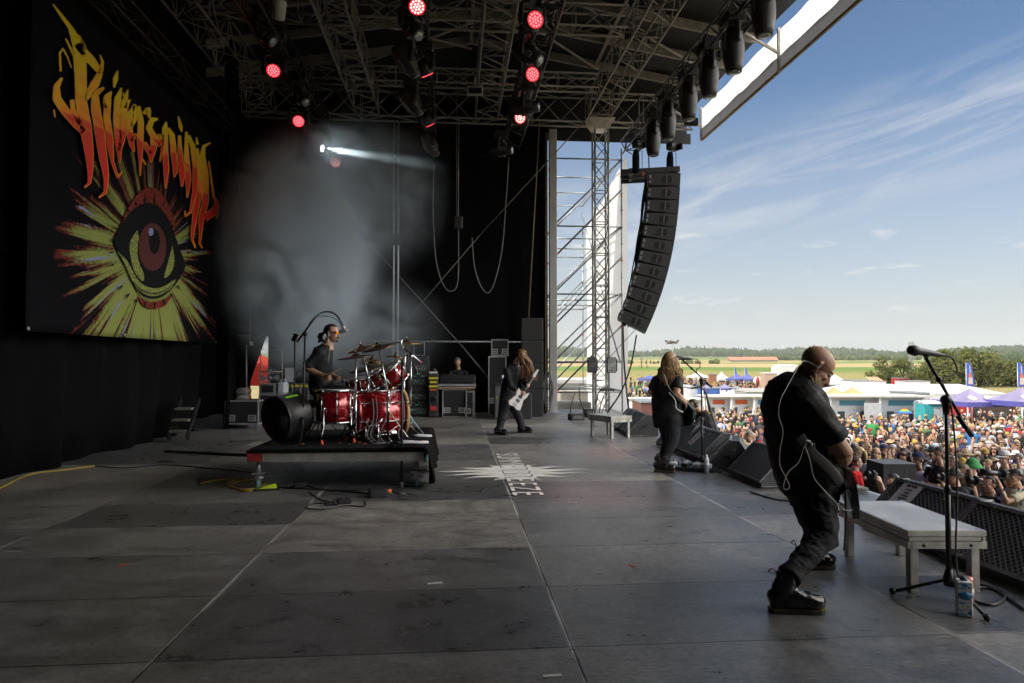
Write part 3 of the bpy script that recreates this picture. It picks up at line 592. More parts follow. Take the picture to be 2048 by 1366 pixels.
    at = t.nodes.new('ShaderNodeVertexColor'); at.layer_name = 'g'; n = t.nodes.new('ShaderNodeTexNoise'); n.inputs['Scale'].default_value = 2.2; c2 = t.nodes.new('ShaderNodeTexCoord'); mp = t.nodes.new('ShaderNodeMapping'); mp.inputs['Scale'].default_value = (1, .6, 3.5); mp.inputs['Rotation'].default_value = (R(18), 0, 0)
    t.links.new(c2.outputs['Object'], mp.inputs[0]); t.links.new(mp.outputs[0], n.inputs['Vector'])
    a = t.nodes.new('ShaderNodeMath'); a.operation = 'MULTIPLY_ADD'; t.links.new(n.outputs[0], a.inputs[0]); a.inputs[1].default_value = .45
    a2 = t.nodes.new('ShaderNodeMath'); a2.operation = 'SUBTRACT'; t.links.new(at.outputs[0], a2.inputs[0]); a2.inputs[1].default_value = .22; t.links.new(a2.outputs[0], a.inputs[2])
    c5 = t.nodes.new('ShaderNodeValToRGB'); t.links.new(a.outputs[0], c5.inputs[0]); E = c5.color_ramp; E.elements[0].position = .05; E.elements[0].color = (.85, .68, .015, 1); E.elements[1].position = .92; E.elements[1].color = (.78, .012, .015, 1)
    for q, c in ((.38, (.90, .46, .02)), (.60, (.88, .24, .025)), (.68, (.70, .05, .02))): x = E.elements.new(q); x.color = (*c, 1)
    t.links.new(c5.outputs[0], p.inputs['Base Color'])
    om = mat('print_orange', (.90, .48, .03), .7, var=.05, spec=.2)
    cx_, cy_ = lambda x: 80 + x / 2.732, lambda y: y / 2.732
    def strokes(name, top, bot, ss):
        g = MB(); g.col = []; edge = MB()
        for s_ in ss:
            pts = [(cx_(a), cy_(b), ww / 2.732) for a, b, ww in s_]; P = []
            for i in range(len(pts) - 1):
                for j in range(6): P.append(tuple(lerp(pts[i][q], pts[i + 1][q], j / 6) for q in range(3)))
            P.append(pts[-1])
            for tgt, dx, grow in ((edge, .018, 1.1), (g, .023, 0)):
                vs = []
                for i, (x, y, ww) in enumerate(P):
                    wo = ww / 2 + grow
                    # nib held level, as in blackletter: width mostly along x
                    a_, b_ = P[max(i - 1, 0)], P[min(i + 1, len(P) - 1)]; tx, ty = b_[0] - a_[0], b_[1] - a_[1]; q = math.hypot(tx, ty) or 1; nx, ny = -ty / q, tx / q
                    jag = .5 * mnoise.noise(V((x * .35, y * .35, 2))) * min(1.5, ww * .15)
                    vs += [PX(x + nx * (wo + jag), y + ny * (wo + jag), X + dx), PX(x - nx * (wo - jag), y - ny * (wo - jag), X + dx)]
                    if tgt is g: g.col += [max(0, min(1, (y - cy_(top)) / (cy_(bot) - cy_(top))))] * 2
                tgt.add(vs, [(2 * i, 2 * i + 1, 2 * i + 3, 2 * i + 2) for i in range(len(P) - 1)], fm if tgt is g else om)
        lt = edge.build(name, parent=T); g.build('letter_fill', parent=lt)
    strokes('letter', 130, 1000, [[(70, 22, 2), (120, 90, 14), (165, 150, 20), (195, 215, 48), (215, 260, 70), (222, 420, 62), (225, 560, 60), (250, 700, 62), (268, 830, 44), (275, 930, 26), (270, 1000, 12), (243, 1025, 3)], [(200, 240, 40), (280, 330, 42), (330, 395, 26), (342, 340, 10), (328, 300, 2)], [(330, 395, 26), (300, 460, 44), (262, 520, 34), (252, 545, 10)], [(350, 478, 6), (300, 515, 34), (305, 600, 48), (325, 720, 50), (345, 860, 40), (362, 960, 26), (358, 1050, 12), (322, 1080, 2)], [(120, 425, 10), (90, 475, 30), (92, 540, 44), (140, 610, 44), (200, 680, 40), (240, 720, 30)], [(76, 600, 3), (82, 640, 1)], [(112, 390, 8), (108, 290, 7), (125, 265, 5), (150, 310, 3), (172, 370, 1)], [(140, 210, 2), (165, 260, 8), (185, 300, 14)], [(212, 190, 2), (235, 240, 12), (245, 290, 14)], [(175, 545, 20), (180, 600, 22), (220, 680, 26)]])
    strokes('letter', 380, 900, [[(424, 385, 2), (412, 430, 26), (405, 478, 4)], [(392, 500, 4), (370, 530, 34), (365, 640, 34), (382, 770, 34), (395, 880, 14), (425, 970, 8), (447, 940, 2)], [(352, 530, 4), (352, 560, 10), (362, 590, 16)]])
    strokes('letter', 480, 850, [[(445, 480, 3), (425, 540, 34), (418, 660, 34), (430, 780, 36), (436, 890, 3)], [(480, 490, 3), (462, 560, 32), (455, 680, 34), (448, 760, 30), (432, 820, 20)], [(455, 505, 2), (460, 540, 8)], [(494, 545, 2), (480, 560, 14), (468, 590, 24)]])
    strokes('letter', 560, 830, [[(520, 570, 10), (490, 630, 32), (488, 720, 32), (502, 790, 24), (515, 830, 2)], [(512, 575, 22), (528, 630, 26), (500, 690, 12)], [(500, 770, 22), (525, 730, 8)]])
    strokes('letter', 570, 880, [[(540, 580, 10), (550, 660, 30), (548, 780, 32), (548, 880, 12), (547, 960, 1)], [(565, 620, 10), (590, 600, 30), (600, 645, 8)], [(560, 870, 3), (578, 900, 2)]])
    strokes('letter', 640, 860, [[(645, 650, 6), (612, 655, 24), (595, 700, 28), (620, 745, 30), (622, 800, 32), (608, 850, 26), (606, 888, 2)], [(575, 775, 6), (585, 810, 24), (602, 840, 22)]])
    strokes('letter', 720, 800, [[(652, 735, 12), (640, 765, 10), (650, 795, 12), (660, 765, 10), (652, 735, 10)], [(682, 735, 4), (672, 750, 10), (670, 800, 10), (655, 885, 2)], [(664, 765, 5), (684, 765, 5)]])
    strokes('letter', 660, 950, [[(690, 665, 3), (682, 700, 26), (684, 820, 28), (690, 930, 26), (686, 1030, 1)], [(700, 700, 10), (722, 740, 26), (732, 850, 28), (740, 940, 20), (733, 968, 1)]])
    strokes('letter', 640, 960, [[(755, 635, 2), (768, 690, 18), (775, 720, 4)], [(762, 740, 12), (765, 850, 26), (778, 950, 28), (775, 1020, 6)]])
    strokes('letter', 720, 1040, [[(800, 720, 8), (800, 850, 24), (810, 980, 28), (805, 1080, 3)], [(810, 740, 14), (835, 800, 24), (850, 920, 24), (845, 1050, 22), (822, 1160, 8), (795, 1180, 6), (790, 1150, 1)]])
    strokes('letter', 750, 1200, [[(855, 750, 2), (860, 790, 12)], [(860, 810, 6), (868, 900, 24), (878, 1030, 26), (850, 1160, 26), (835, 1260, 14), (832, 1310, 8), (850, 1355, 2)]])
    strokes('letter', 770, 1200, [[(932, 780, 3), (895, 800, 14), (888, 850, 24), (905, 960, 28), (905, 1100, 30), (880, 1200, 26), (878, 1270, 12), (872, 1330, 7), (888, 1356, 2)], [(900, 1190, 40), (940, 1165, 36), (966, 1130, 26), (958, 1090, 8), (945, 1060, 2)], [(966, 1150, 18), (966, 1195, 2)], [(922, 880, 2), (935, 970, 3), (950, 1080, 8)]])
    for px, py in ((57, 660), (432, 687), (250, 673)): MB().lathe([(.014, 0), (.026, 0), (.026, .004), (.014, .004)], 10, STEEL, PX(px, py - 3, X + .004), (1, 0, 0)).build('eyelet', parent=T)
banner()
# ================================================================ RIG: lamps, hoists, line array, scaffold wing
LEDR = mat('led_red', (.3, .01, .01), .3, var=0, emit=(1, .06, .07), estr=3.2)
LEDW = mat('led_pale', (.5, .4, .4), .3, var=0, emit=(1, .55, .5), estr=1.2)
LENS = mat('lens_glass', (.35, .40, .42), .08, metal=.6, var=.2, scale=20)
LENSD = mat('lens_dark', (.05, .06, .07), .1, metal=.4, var=.2)
PANEL = mat('lamp_panel', (.10, .10, .105), .5, var=.2)
BEAMW = mat('lamp_lit', (.9, .9, .9), .3, var=0, emit=(.9, 1, .95), estr=30)
def moving_head(kind, hang, aim, label, lit, group):
    t = thing('moving_head_lamp', label, 'stage lamp', hang, 0, group)
    MB().box((0, 0, -.09), (.30, .36, .17), mt=BLK, bev=.02).box((0, 0, -.01), (.06, .3, .05), mt=BLKM).build('base', parent=t)
    a = V(aim).normalized(); yaw = math.atan2(a.y, a.x) if abs(a.z) < .999 else 0; yx = V((-math.sin(yaw), math.cos(yaw), 0)); c = V((0, 0, -.46))
    hw = .19 if kind != 'barrel' else .17
    b = MB()
    for s_ in (-1, 1): b.loft([V((0, 0, -.18)) + yx * s_ * .06, V((0, 0, -.22)) + yx * s_ * hw, c + yx * s_ * (hw + .01), c + yx * s_ * (hw) + V((0, 0, -.06))], [(.05, .03)] * 4, 8, BLK)
    b.build('yoke', parent=t)
    if kind == 'wash':
        prof = [(.02, -.16), (.11, -.15), (.15, -.05), (.15, .05), (.15, .10), (.135, .105)]; L_ = .107; lr = .128
    elif kind == 'spot': prof = [(.02, -.30), (.10, -.30), (.14, -.22), (.155, -.05), (.145, .10), (.11, .22), (.105, .30), (.085, .305)]; L_ = .30; lr = .08
    else: prof = [(.02, -.22), (.10, -.22), (.15, -.12), (.17, .08), (.17, .25), (.14, .42), (.12, .50), (.10, .505)]; L_ = .50; lr = .095
    b = MB(); b.lathe(prof, 14, BLK, c, a)
    if kind != 'wash':
        up = yx.cross(a); m3 = Matrix((yx, up, a)).transposed()
        for s_ in (-1, 1): b.box(c + up * s_ * .15 + a * .02, (.13, .03, .2 if kind == 'spot' else .3), m3, PANEL, .008); b.box(c + yx * s_ * .145 + a * .1, (.03, .1, .18), m3, PANEL, .008)
    h = b.build('head', parent=t)
    b = MB(); lm = BEAMW if lit == 2 else (LEDR if lit == 1 else (LEDW if lit == 3 else LENS))
    if kind == 'wash':
        x = a.orthogonal().normalized(); y = a.cross(x)
        b.lathe([(0, L_ - .004), (lr, L_ - .004), (lr, L_)], 16, LENSD if lit == 0 else mat('led_base', (.10, .01, .012), .3, var=0, emit=(1, .02, .03), estr=.5 if lit == 1 else .12), c, a, False)
        for n_, rr in ((1, 0), (6, .046), (12, .092)):
            for i in range(n_):
                q = 2 * math.pi * i / n_; b.lathe([(.0185, L_ + .001), (.015, L_ + .008), (0, L_ + .010)], 7, lm, c + x * rr * math.cos(q) + y * rr * math.sin(q), a)
    else: b.lathe([(lr, L_ - .01), (lr, L_ + .004), (lr * .7, L_ + .016), (0, L_ + .022)], 16, lm, c, a)
    b.build('lens', parent=h)
    return t
cv = lambda v: (RV * v[0] + HV * v[1] + V((0, 0, v[2]))).normalized()
def lamp(px, py, D, kind, aim, lab, lit=0, g='moving head lamps over the stage', drop=.46):
    p = W(px, py, D); return moving_head(kind, p + V((0, 0, drop)), cv(aim), lab, lit, g)
lamp(528, 62, 12.1, 'spot', (.6, -.2, -.75), 'dark spot lamp at the top of the lamp row beside the banner')
lamp(548, 138, 12.9, 'wash', (.15, -.75, -.65), 'round red glowing wash lamp just above the smoke by the banner', 1)
lamp(600, 190, 14.3, 'spot', (.55, -.45, -.7), 'spot lamp with pale unlit lens between two red wash lamps')
lamp(598, 240, 15.2, 'wash', (.15, -.8, -.55), 'red glowing wash lamp directly above the white beam', 1)
lamp(622, 293, 16.1, 'spot', (.94, -.22, -.2), 'spot lamp throwing a white beam into the smoke', 2)
lamp(672, 322, 17.0, 'wash', (.1, -.8, -.5), 'dim red wash lamp half lost in the smoke under the white beam', 3)
lamp(822, 52, 10.9, 'spot', (.45, -.45, -.75), 'spot lamp at the top of the row above the drum kit')
lamp(834, 8, 10.4, 'wash', (.1, -.6, -.7), 'pale red wash lamp cut by the top edge above the drum kit', 3)
lamp(812, 122, 11.7, 'spot', (.55, .35, -.75), 'spot lamp seen from behind, second in the row above the drum kit')
lamp(850, 138, 12.3, 'wash', (.35, .45, -.8), 'red wash lamp seen edge-on in the row above the drum kit', 1)
lamp(822, 205, 13.8, 'spot', (.6, .3, -.7), 'spot lamp seen from behind near the middle of the drum row')
lamp(856, 240, 14.9, 'wash', (.35, .45, -.8), 'red wash lamp seen edge-on below the drum row sign', 1)
lamp(860, 290, 16.6, 'spot', (.5, .3, -.8), 'lowest spot lamp of the row above the drum kit')
lamp(1066, 42, 10.4, 'wash', (.3, -.85, -.25), 'red glowing wash lamp highest in the row over the floor logo', 1)
lamp(1055, 108, 11.7, 'spot', (.65, -.4, -.55), 'long spot lamp under the highest red wash lamp')
lamp(1061, 150, 12.4, 'wash', (.3, -.85, -.25), 'red glowing wash lamp between two spots over the floor logo', 1)
lamp(1050, 215, 14.0, 'spot', (.95, -.3, -.05), 'level spot lamp over the floor logo')
lamp(1037, 236, 14.7, 'wash', (.3, -.85, -.25), 'pale pink wash lamp over the floor logo', 3)
lamp(1002, 300, 16.8, 'spot', (.93, -.35, -.1), 'lowest spot lamp hanging over the far guitarist')
G4 = 'barrel lamps hanging along the audience edge'
for i, (px, py, D) in enumerate([(1305, 268, 15.3), (1335, 232, 14.2), (1376, 188, 12.96), (1417, 138, 11.9), (1466, 84, 10.8), (1526, 5, 9.8)]):
    lamp(px, py, D, 'barrel', (.02, -.03, -1), ['barrel lamp hanging lowest beside the chain hoist', 'barrel lamp second from the chain hoists', 'barrel lamp third from the chain hoists by the roof corner', 'barrel lamp in front of the end of the white fascia', 'barrel lamp before the middle of the white fascia', 'barrel lamp cut by the top of the picture beside the fascia'][i], 0, G4)
# floodlights clamped at the roof corner
for px, py, D, lab in ((950, 182, 15.5, 'grey floodlight clamped to the roof truss over the stage centre'), (1382, 244, 17.6, 'small black floodlight tilted at the outer roof corner')):
    p = W(px, py, D); t = thing('floodlight', lab, 'floodlight', p)
    MB().box((0, 0, 0), (.36, .12, .2), rz3(-.1), GRN if px < 1000 else BLK, .015).build('housing', parent=t); MB().box((0, -.075, -.02), (.30, .02, .12), rz3(-.1), LENSD).build('glass', parent=t); MB().tube((0, 0, .1), (0, 0, .32), .02, 6, GRN).build('bracket', parent=t)
p = W(560, 20, 12); t = thing('bucket', 'white plastic bucket hanging from the lamp truss', 'bucket', p)
MB().lathe([(0, -.16), (.085, -.16), (.11, .1), (.12, .1), (.12, .14), (.105, .14), (.1, .1)], 16, WHITE).build('pail', parent=t); MB().loft([(-.11, 0, .12), (-.07, 0, .26), (0, 0, .32), (.07, 0, .26), (.11, 0, .12)], .005, 5, BLKM).build('handle', parent=t)
# dangling cable loops under the middle lamp row
CB = mat('cable_black', (.02, .02, .021), .5, var=.2); CBL = mat('cable_grey', (.16, .16, .17), .5, var=.2)
for pts, lab in (([(868, 330), (866, 420), (872, 520), (888, 572), (905, 582), (916, 560), (917, 470), (916, 340)], 'long slack cable loop hanging below the drum lamp row'), ([(944, 475), (950, 540), (968, 582), (985, 575), (1004, 500), (1012, 400), (1018, 315)], 'slack cable loop hanging under the far guitarist lamp')):
    cable('hanging_cable', [W(x, y, 16.6) for x, y in pts], .012, CBL, lab)
p = W(917, 445, 16.6); t = thing('hanging_connector', 'black cable junction hanging in front of the far curtain', 'connector', p)
MB().box((0, 0, 0), (.2, .12, .3), mt=BLK, bev=.02).build('junction_box', parent=t); MB().tube((-.05, 0, .15), (-.05, 0, 4.0), .008, 5, CBL).build('drop_cable', parent=t)
# ---- chain hoists
for px, py, D, lab in ((1277, 289, 16.9, 'black chain hoist over the back of the speaker array'), (1345, 294, 17.6, 'black chain hoist over the front of the speaker array')):
    p = W(px, py, D); t = thing('chain_hoist', lab, 'chain hoist', p, 0, 'chain hoists lifting the speaker array')
    MB().box((0, 0, 0), (.34, .22, .2), rz3(.5), BLK, .05).box((.16, -.1, -.02), (.1, .2, .16), rz3(.5), BLKM, .03).build('motor', parent=t)
    MB().loft([(-.06, 0, -.14), (-.07, 0, -.3), (-.07, 0, -.68), (-.06, 0, -.72)], [(.07, .06), (.1, .09), (.1, .09), (.07, .06)], 10, CURT).build('chain_bag', parent=t)
    MB().tube((0, 0, .1), (0, 0, 1.6), .012, 5, BLKM).build('lift_chain', parent=t)
    b = MB()
    for i in range(12): b.ball((.09, 0, -.16 - i * .045), (.012, .012, .022), BLKM, 6, 4)
    b.build('load_chain', parent=t); MB().loft([(.09, 0, -.68), (.13, 0, -.72), (.12, 0, -.78), (.08, 0, -.78)], .014, 6, mat('hook_red', (.55, .06, .03), .4)).build('hook', parent=t)
# ---- line array: twelve cabinets curving down toward the audience
PA = mat('pa_paint', (.040, .041, .044), .55, var=.2, scale=14, bump=.15, bscale=120)
GRILL = mat('pa_grille', (.022, .022, .024), .6, var=.3, scale=60)
la = thing('line_array', 'curved hanging column of twelve black loudspeaker cabinets', 'line array', (0, 0, 0))
top = W(1357, 352, 17.5); FX = V((math.cos(R(-14)), math.sin(R(-14)), 0)); SX = V((-FX.y, FX.x, 0))
pos = top - V((0, 0, .05)); dep, hh, wd = .80, .345, 1.05
for i in range(12):
    a = R(2.5 + 22 * (i / 11) ** 1.25); f = FX * math.cos(a) - V((0, 0, math.sin(a))); u = SX.cross(f) * -1
    if u.z < 0: u = -u
    dn = -u; m3 = Matrix((f, SX, u)).transposed(); c = pos + dn * (hh / 2) - f * (dep / 2)
    b = MB(); b.prism([(dep / 2, -hh / 2 + .006), (dep / 2, hh / 2 - .006), (-dep / 2 + .02, hh / 2 - .045), (-dep / 2, 0), (-dep / 2 + .02, -hh / 2 + .045)], c - SX * wd / 2, f, u, SX, wd, PA)
    cab = b.build('cabinet', parent=la)
    MB().box(c + f * (dep / 2 + .006), (.012, wd * .96, hh * .92), m3, GRILL).build('grille', parent=cab)
    for s_ in (-1, 1):
        b = MB(); hc = c + SX * s_ * (wd / 2) + f * .08; pr = [(-.13, -.03), (-.10, -.09), (.10, -.09), (.13, -.03), (.13, .03), (.10, .09), (-.10, .09), (-.13, .03)]
        b.prism([(x * 1.12, y * 1.1) for x, y in pr], hc, f, u, SX * s_, .010, mat('pa_rim', (.07, .07, .075), .45)); b.prism(pr, hc, f, u, SX * s_, .012, mat('pa_recess', (.006, .006, .007), .7, var=0)); b.box(hc + SX * s_ * .012, (.028, .016, .19), m3, mat('pa_bar', (.12, .12, .125), .45)); b.build('handle', parent=cab)
        b = MB(); rc = c + SX * s_ * (wd / 2 + .008) - f * (dep / 2 - .07); b.box(rc, (.075, .016, hh * .72), m3, mat('pa_rim', (.07, .07, .075), .45)); b.box(rc + u * .06 + SX * s_ * .009, (.045, .006, .07), m3, mat('rig_pin', (.35, .35, .36), .4, metal=.6)); b.box(rc - u * .06 + SX * s_ * .009, (.045, .006, .07), m3, mat('rig_pin', (.35, .35, .36), .4)); b.build('rigging_plate', parent=cab)
    pos = pos + dn * hh + V((0, 0, 0))
    bot = pos - f * dep
b = MB(); c = top + V((0, 0, .06)) - FX * .62
for s_ in (-.45, 0, .45): b.bar(c - FX * .85 + SX * s_ - V((0, 0, .02)), c + FX * .62 + SX * s_, .06, .13, PA)
b.bar(c - SX * .5 + FX * .5, c + SX * .5 + FX * .5, .1, .12, PA); b.bar(c - SX * .5 - FX * .6, c + SX * .5 - FX * .6, .1, .12, PA); b.build('flying_frame', parent=la)
b = MB(); rnd = random.Random(3)
for i in range(14):
    pts = [W(1296 + rnd.uniform(-5, 5), 352, 17.5), W(1291 + rnd.uniform(-9, 5), 420, 17.5), W(1280 + rnd.uniform(-9, 5), 500, 17.5), W(1266 + rnd.uniform(-9, 6), 575, 17.5), W(1250 + rnd.uniform(-7, 7), 640 + rnd.uniform(-12, 18), 17.5)]
    b.loft(smoothpts(pts, 4), rnd.uniform(.012, .022), 5, CB)
b.build('rear_cable', parent=la)
for pts, r, lab in (([(1246, 655), (1248, 720), (1254, 790), (1262, 850)], .022, 'thick black cable dropping from the back of the speaker array'), ([(1299, 350), (1297, 300), (1298, 268)], .016, 'black cable running up from the speaker array to the lamp truss'), ([(1273, 670), (1262, 730), (1244, 780), (1222, 815), (1208, 832)], .02, 'black cable swinging from the array down to the deck'), ([(1270, 660), (1200, 735), (1188, 750)], .008, 'thin black line from the array to the lattice tower')):
    cable('array_cable', [W(x, y, 17.3) for x, y in pts], r, CB, lab)
# ---- scaffold wing
SCF = mat('scaffold_steel', (.36, .38, .39), .4, metal=.7, var=.25, scale=6); SCD = mat('scaffold_dark', (.10, .105, .11), .45, metal=.5, var=.3)
ORG = mat('orange_cap', (.75, .13, .03), .5); REDC = mat('red_cap', (.6, .04, .03), .5)
sc = thing('scaffold_tower', 'open steel tube scaffold with white sheeting beyond the lattice tower', 'scaffold')
XL, XR = 2.9, 4.9; lv = [.55, 1.42, 3.42, 5.42, 7.42]; rows = [19.75, 21.8, 23.85, 25.9]
for i, y in enumerate(rows):
    for x in (XL, XR):
        topz = 7.75 - (.0 if i == 0 else .35 * i)
        b = MB(); b.tube((x, y, -2.4), (x, y, topz), .024, 7, SCF)
        for z in [k * .5 for k in range(-4, 15)]: b.lathe([(.024, -.005), (.06, -.004), (.06, .004), (.024, .005)], 8, SCF, (x, y, z + .42))
        for z, mt in ((2.4, REDC), (4.4, ORG), (6.3, ORG), (.9, ORG)): b.tube((x, y, z), (x, y, z + .09), .027, 7, mt)
        b.build('standard', parent=sc)
    for z in lv: MB().tube((XL, y, z + .002 * i), (XR, y, z + .002 * i), .024, 7, SCF).build('ledger', parent=sc)
    for a, c in zip(lv[1:], lv[2:]):
        MB().tube((XL, y - .03, a - .9), (XR, y - .03, c - .9), .024, 7, SCF if i else SCD).tube((XL, y - .03, a - .9), (XL + .09, y - .03, a - .81), .028, 7, REDC).build('brace', parent=sc)
        if i < 2: MB().tube((XL, y + .03, a + .05), (XR, y + .03, c), .024, 7, SCF).build('brace', parent=sc)
for z in lv:
    for x in (XL, XR):
        MB().tube((x, rows[0], z + .03), (x, rows[-1], z + .03), .024, 7, SCF).build('ledger', parent=sc)
for k in range(3): MB().tube((XR - .05, rows[k], lv[k + 1]), (XR - .05, rows[k + 1], lv[k + 2] - .3), .024, 7, SCF).build('brace', parent=sc)
SHT = mat('scaffold_sheet', (.80, .80, .79), .7, var=.05, transl=.4, bump=.3, bscale=2)
b = MB(); vs = []; n, k = 40, 20
for i in range(n + 1):
    y = lerp(19.7, 26, i / n)
    for j in range(k + 1):
        z = lerp(-2.2, 7.55 - .32 * (y - 19.7) * .5, j / k); vs.append((5.06 + .05 * mnoise.noise(V((y * 1.4, z * .6, 0))), y, z))
b.add(vs, [(i * (k + 1) + j, (i + 1) * (k + 1) + j, (i + 1) * (k + 1) + j + 1, i * (k + 1) + j + 1) for i in range(n) for j in range(k)], SHT, True); b.build('sheeting', parent=sc)
rc_ = thing('roof_column', 'white square steel column at the end of the far curtain', 'column', (2.74, 19.0, 0)); MB().box((0, 0, 4.0), (.21, .21, 8.0), mt=mat('column_white', (.52, .52, .51), .5, var=.1), bev=.01).build('shaft', parent=rc_); MB().box((0, 0, .02), (.4, .4, .04), mt=STEEL).build('foot_plate', parent=rc_)
for x, lab in ((2.52, 'thin galvanised pole leaning up beside the white column'),):
    one(MB().tube((x, 18.95, 0), (x + .03, 18.95, 7.9), .022, 7, mat('pole_tan', (.30, .22, .12), .5)), 'pole', lab, 'pole')
# ropes and straps
one(MB().tube((3.5, 18.2, 8.0), W(960, 470, 18.9), .016, 5, mat('strap', (.20, .19, .17), .6)).tube(W(960, 470, 18.9), W(790, 668, 19.1), .012, 5, mat('strap', (.2, .19, .17), .6)), 'guy_wire', 'long steel wire slanting across the far curtain from the lattice tower', 'wire')
one(MB().tube(W(688, 430, 19.1), W(922, 690, 18.9), .010, 5, MATS['strap']).tube(W(922, 690, 18.9), W(1008, 792, 18.7), .022, 6, STEEL), 'tension_rod', 'steel tension rod slanting down to the floor behind the keyboard player', 'rod')
t = thing('curtain_pole', 'tall double steel pole standing against the far curtain', 'pole', (W(790, 838, 19.0).x, W(790, 838, 19.0).y, 0))
for dx in (-.06, .06): MB().tube((dx, 0, 0), (dx, 0, 8.2), .035, 8, STEEL).build('tube', parent=t)
MB().box((0, 0, 4.85), (.22, .12, .3), mt=BLK).build('clamp', parent=t)
one(MB().tube(W(688, 682, 19.2), W(1042, 684, 19.2), .024, 7, STEEL), 'curtain_rail', 'horizontal steel tube across the far black curtain', 'rail')
one(MB().tube(W(918, 236, 19.3), W(916, 440, 19.3), .014, 6, STEEL), 'hanging_pole', 'thin pole hanging in front of the far curtain', 'pole')
one(MB().tube(W(1079, 240, 19.05), W(1057, 640, 19.05), .02, 6, MATS['pole_tan']), 'leaning_pole', 'thin tan pole leaning above the black cabinet stack', 'pole')
one(MB().tube(W(500, 600, 18.2), W(500, 690, 18.2), .018, 6, STEEL).tube(W(493, 690, 18.2), W(493, 815, 18.2), .018, 6, STEEL).box(W(503, 687, 18.2), (.07, .05, .1), mt=WHITE), 'corner_pole', 'thin steel pole with a small white work lamp beside the gap in the curtain', 'pole')
# blinders, cables, power on the tower
for px, lab, mt in ((1184, 'dark rectangular blinder lamp on the lattice tower', mat('blinder_dark', (.20, .21, .21), .25, metal=.5)), (1223, 'pale rectangular blinder lamp on the lattice tower', mat('blinder_pale', (.55, .57, .58), .25, metal=.3))):
    p = W(px, 730, 17.7); t = thing('blinder_lamp', lab, 'blinder', p, -YAW, 'blinder lamps on the lattice tower')
    MB().box((0, 0, 0), (.24, .12, .40), mt=BLK, bev=.012).box((.13, .06, 0), (.03, .16, .3), mt=BLKM).build('housing', parent=t)
    b = MB()
    for i in range(5):
        for j in range(9): b.box((-.085 + i * .0425, -.064, -.165 + j * .0413), (.035, .012, .034), mt=mt)
    b.build('lamp_grid', parent=t)
t = thing('cable_coil', 'grey coil of cable hanging on the white column', 'cable', W(1097, 752, 18.6))
rnd = random.Random(9)
for i in range(9):
    r0 = rnd.uniform(.06, .12); ph = rnd.uniform(-.05, .05)
    MB().loft([(ph + r0 * math.sin(2 * math.pi * k / 20) * (1.4 if k in range(6, 15) else .6), rnd.uniform(-.02, .02), .22 * math.cos(2 * math.pi * k / 20) - .1 - (.25 + .04 * i) * (math.cos(2 * math.pi * k / 20) < 0) * abs(math.cos(2 * math.pi * k / 20))) for k in range(20)], .009, 5, CBL, closed=True).build('loop', parent=t)
t = thing('power_strip', 'white row of six power sockets on the lattice tower', 'power strip', W(1214, 780, 17.8), -YAW)
MB().box((0, 0, 0), (.40, .08, .06), mt=WHITE).build('strip_body', parent=t)
for i in range(6): MB().box((-.16 + i * .065, -.045, .01), (.045, .03, .06), mt=BLK).build('socket', parent=t)
rnd = random.Random(4)
for i, (a, c) in enumerate([((1150, 785), (1142, 840)), ((1158, 775), (1178, 838)), ((1196, 790), (1188, 842)), ((1208, 790), (1202, 846)), ((1220, 792), (1206, 844))]):
    cable('tower_cable', [W(a[0], a[1], 18), W((a[0] + c[0]) / 2 + rnd.uniform(-8, 8), (a[1] + c[1]) / 2, 17.8), W(c[0], c[1] - 5, 17.6)], .014, CB, 'black cable drooping to the deck at the foot of the lattice tower', 'cables at the foot of the lattice tower')
for i, (px, py, w_, h_, lab) in enumerate([(1152, 838, .35, .16, 'low black power box on the deck behind the small platform'), (1176, 832, .2, .22, 'black distribution box at the foot of the lattice tower')]):
    p = FL(px, py + 2); t = thing('power_box', lab, 'power box', p, .2); MB().box((0, 0, h_ / 2), (w_, .25, h_), mt=BLK, bev=.01).build('case', parent=t); MB().box((0, -.13, h_ / 2), (w_ * .7, .01, h_ * .5), mt=PANEL).build('socket_panel', parent=t)
# grey service container and concrete blocks behind the scaffold
CON = mat('concrete', (.36, .35, .31), .85, var=.2, scale=3, bump=.3)
p = W(1140, 790, 29); p.z = gz(p.x, p.y); t = thing('service_container', 'grey flat-roofed generator container behind the scaffold', 'container', p, -YAW + .1)
MB().box((0, 0, 1.9), (2.2, 3, 3.8), mt=mat('container_grey', (.38, .39, .38), .6, var=.1)).build('shell', parent=t); MB().box((0, 0, 3.86), (2.4, 3.2, .14), mt=mat('container_roof', (.5, .5, .5), .6)).build('roof', parent=t); MB().box((.4, -1.52, 1.8), (.8, .04, 2.6), mt=MATS['concrete']).build('door', parent=t)
for i, (px, py, D, w_, h_, lab) in enumerate([(1142, 815, 24, 1.0, 2.6, 'tall concrete ballast block behind the scaffold'), (1140, 838, 22.5, 1.2, 2.5, 'lower concrete ballast block with cables lying on it')]):
    p = W(px, py, D); one(MB().box((0, 0, -.2), (w_, 1.0, h_ * .62), rz3(.05), CON, .03), 'ballast_block', lab, 'concrete block', loc=p)
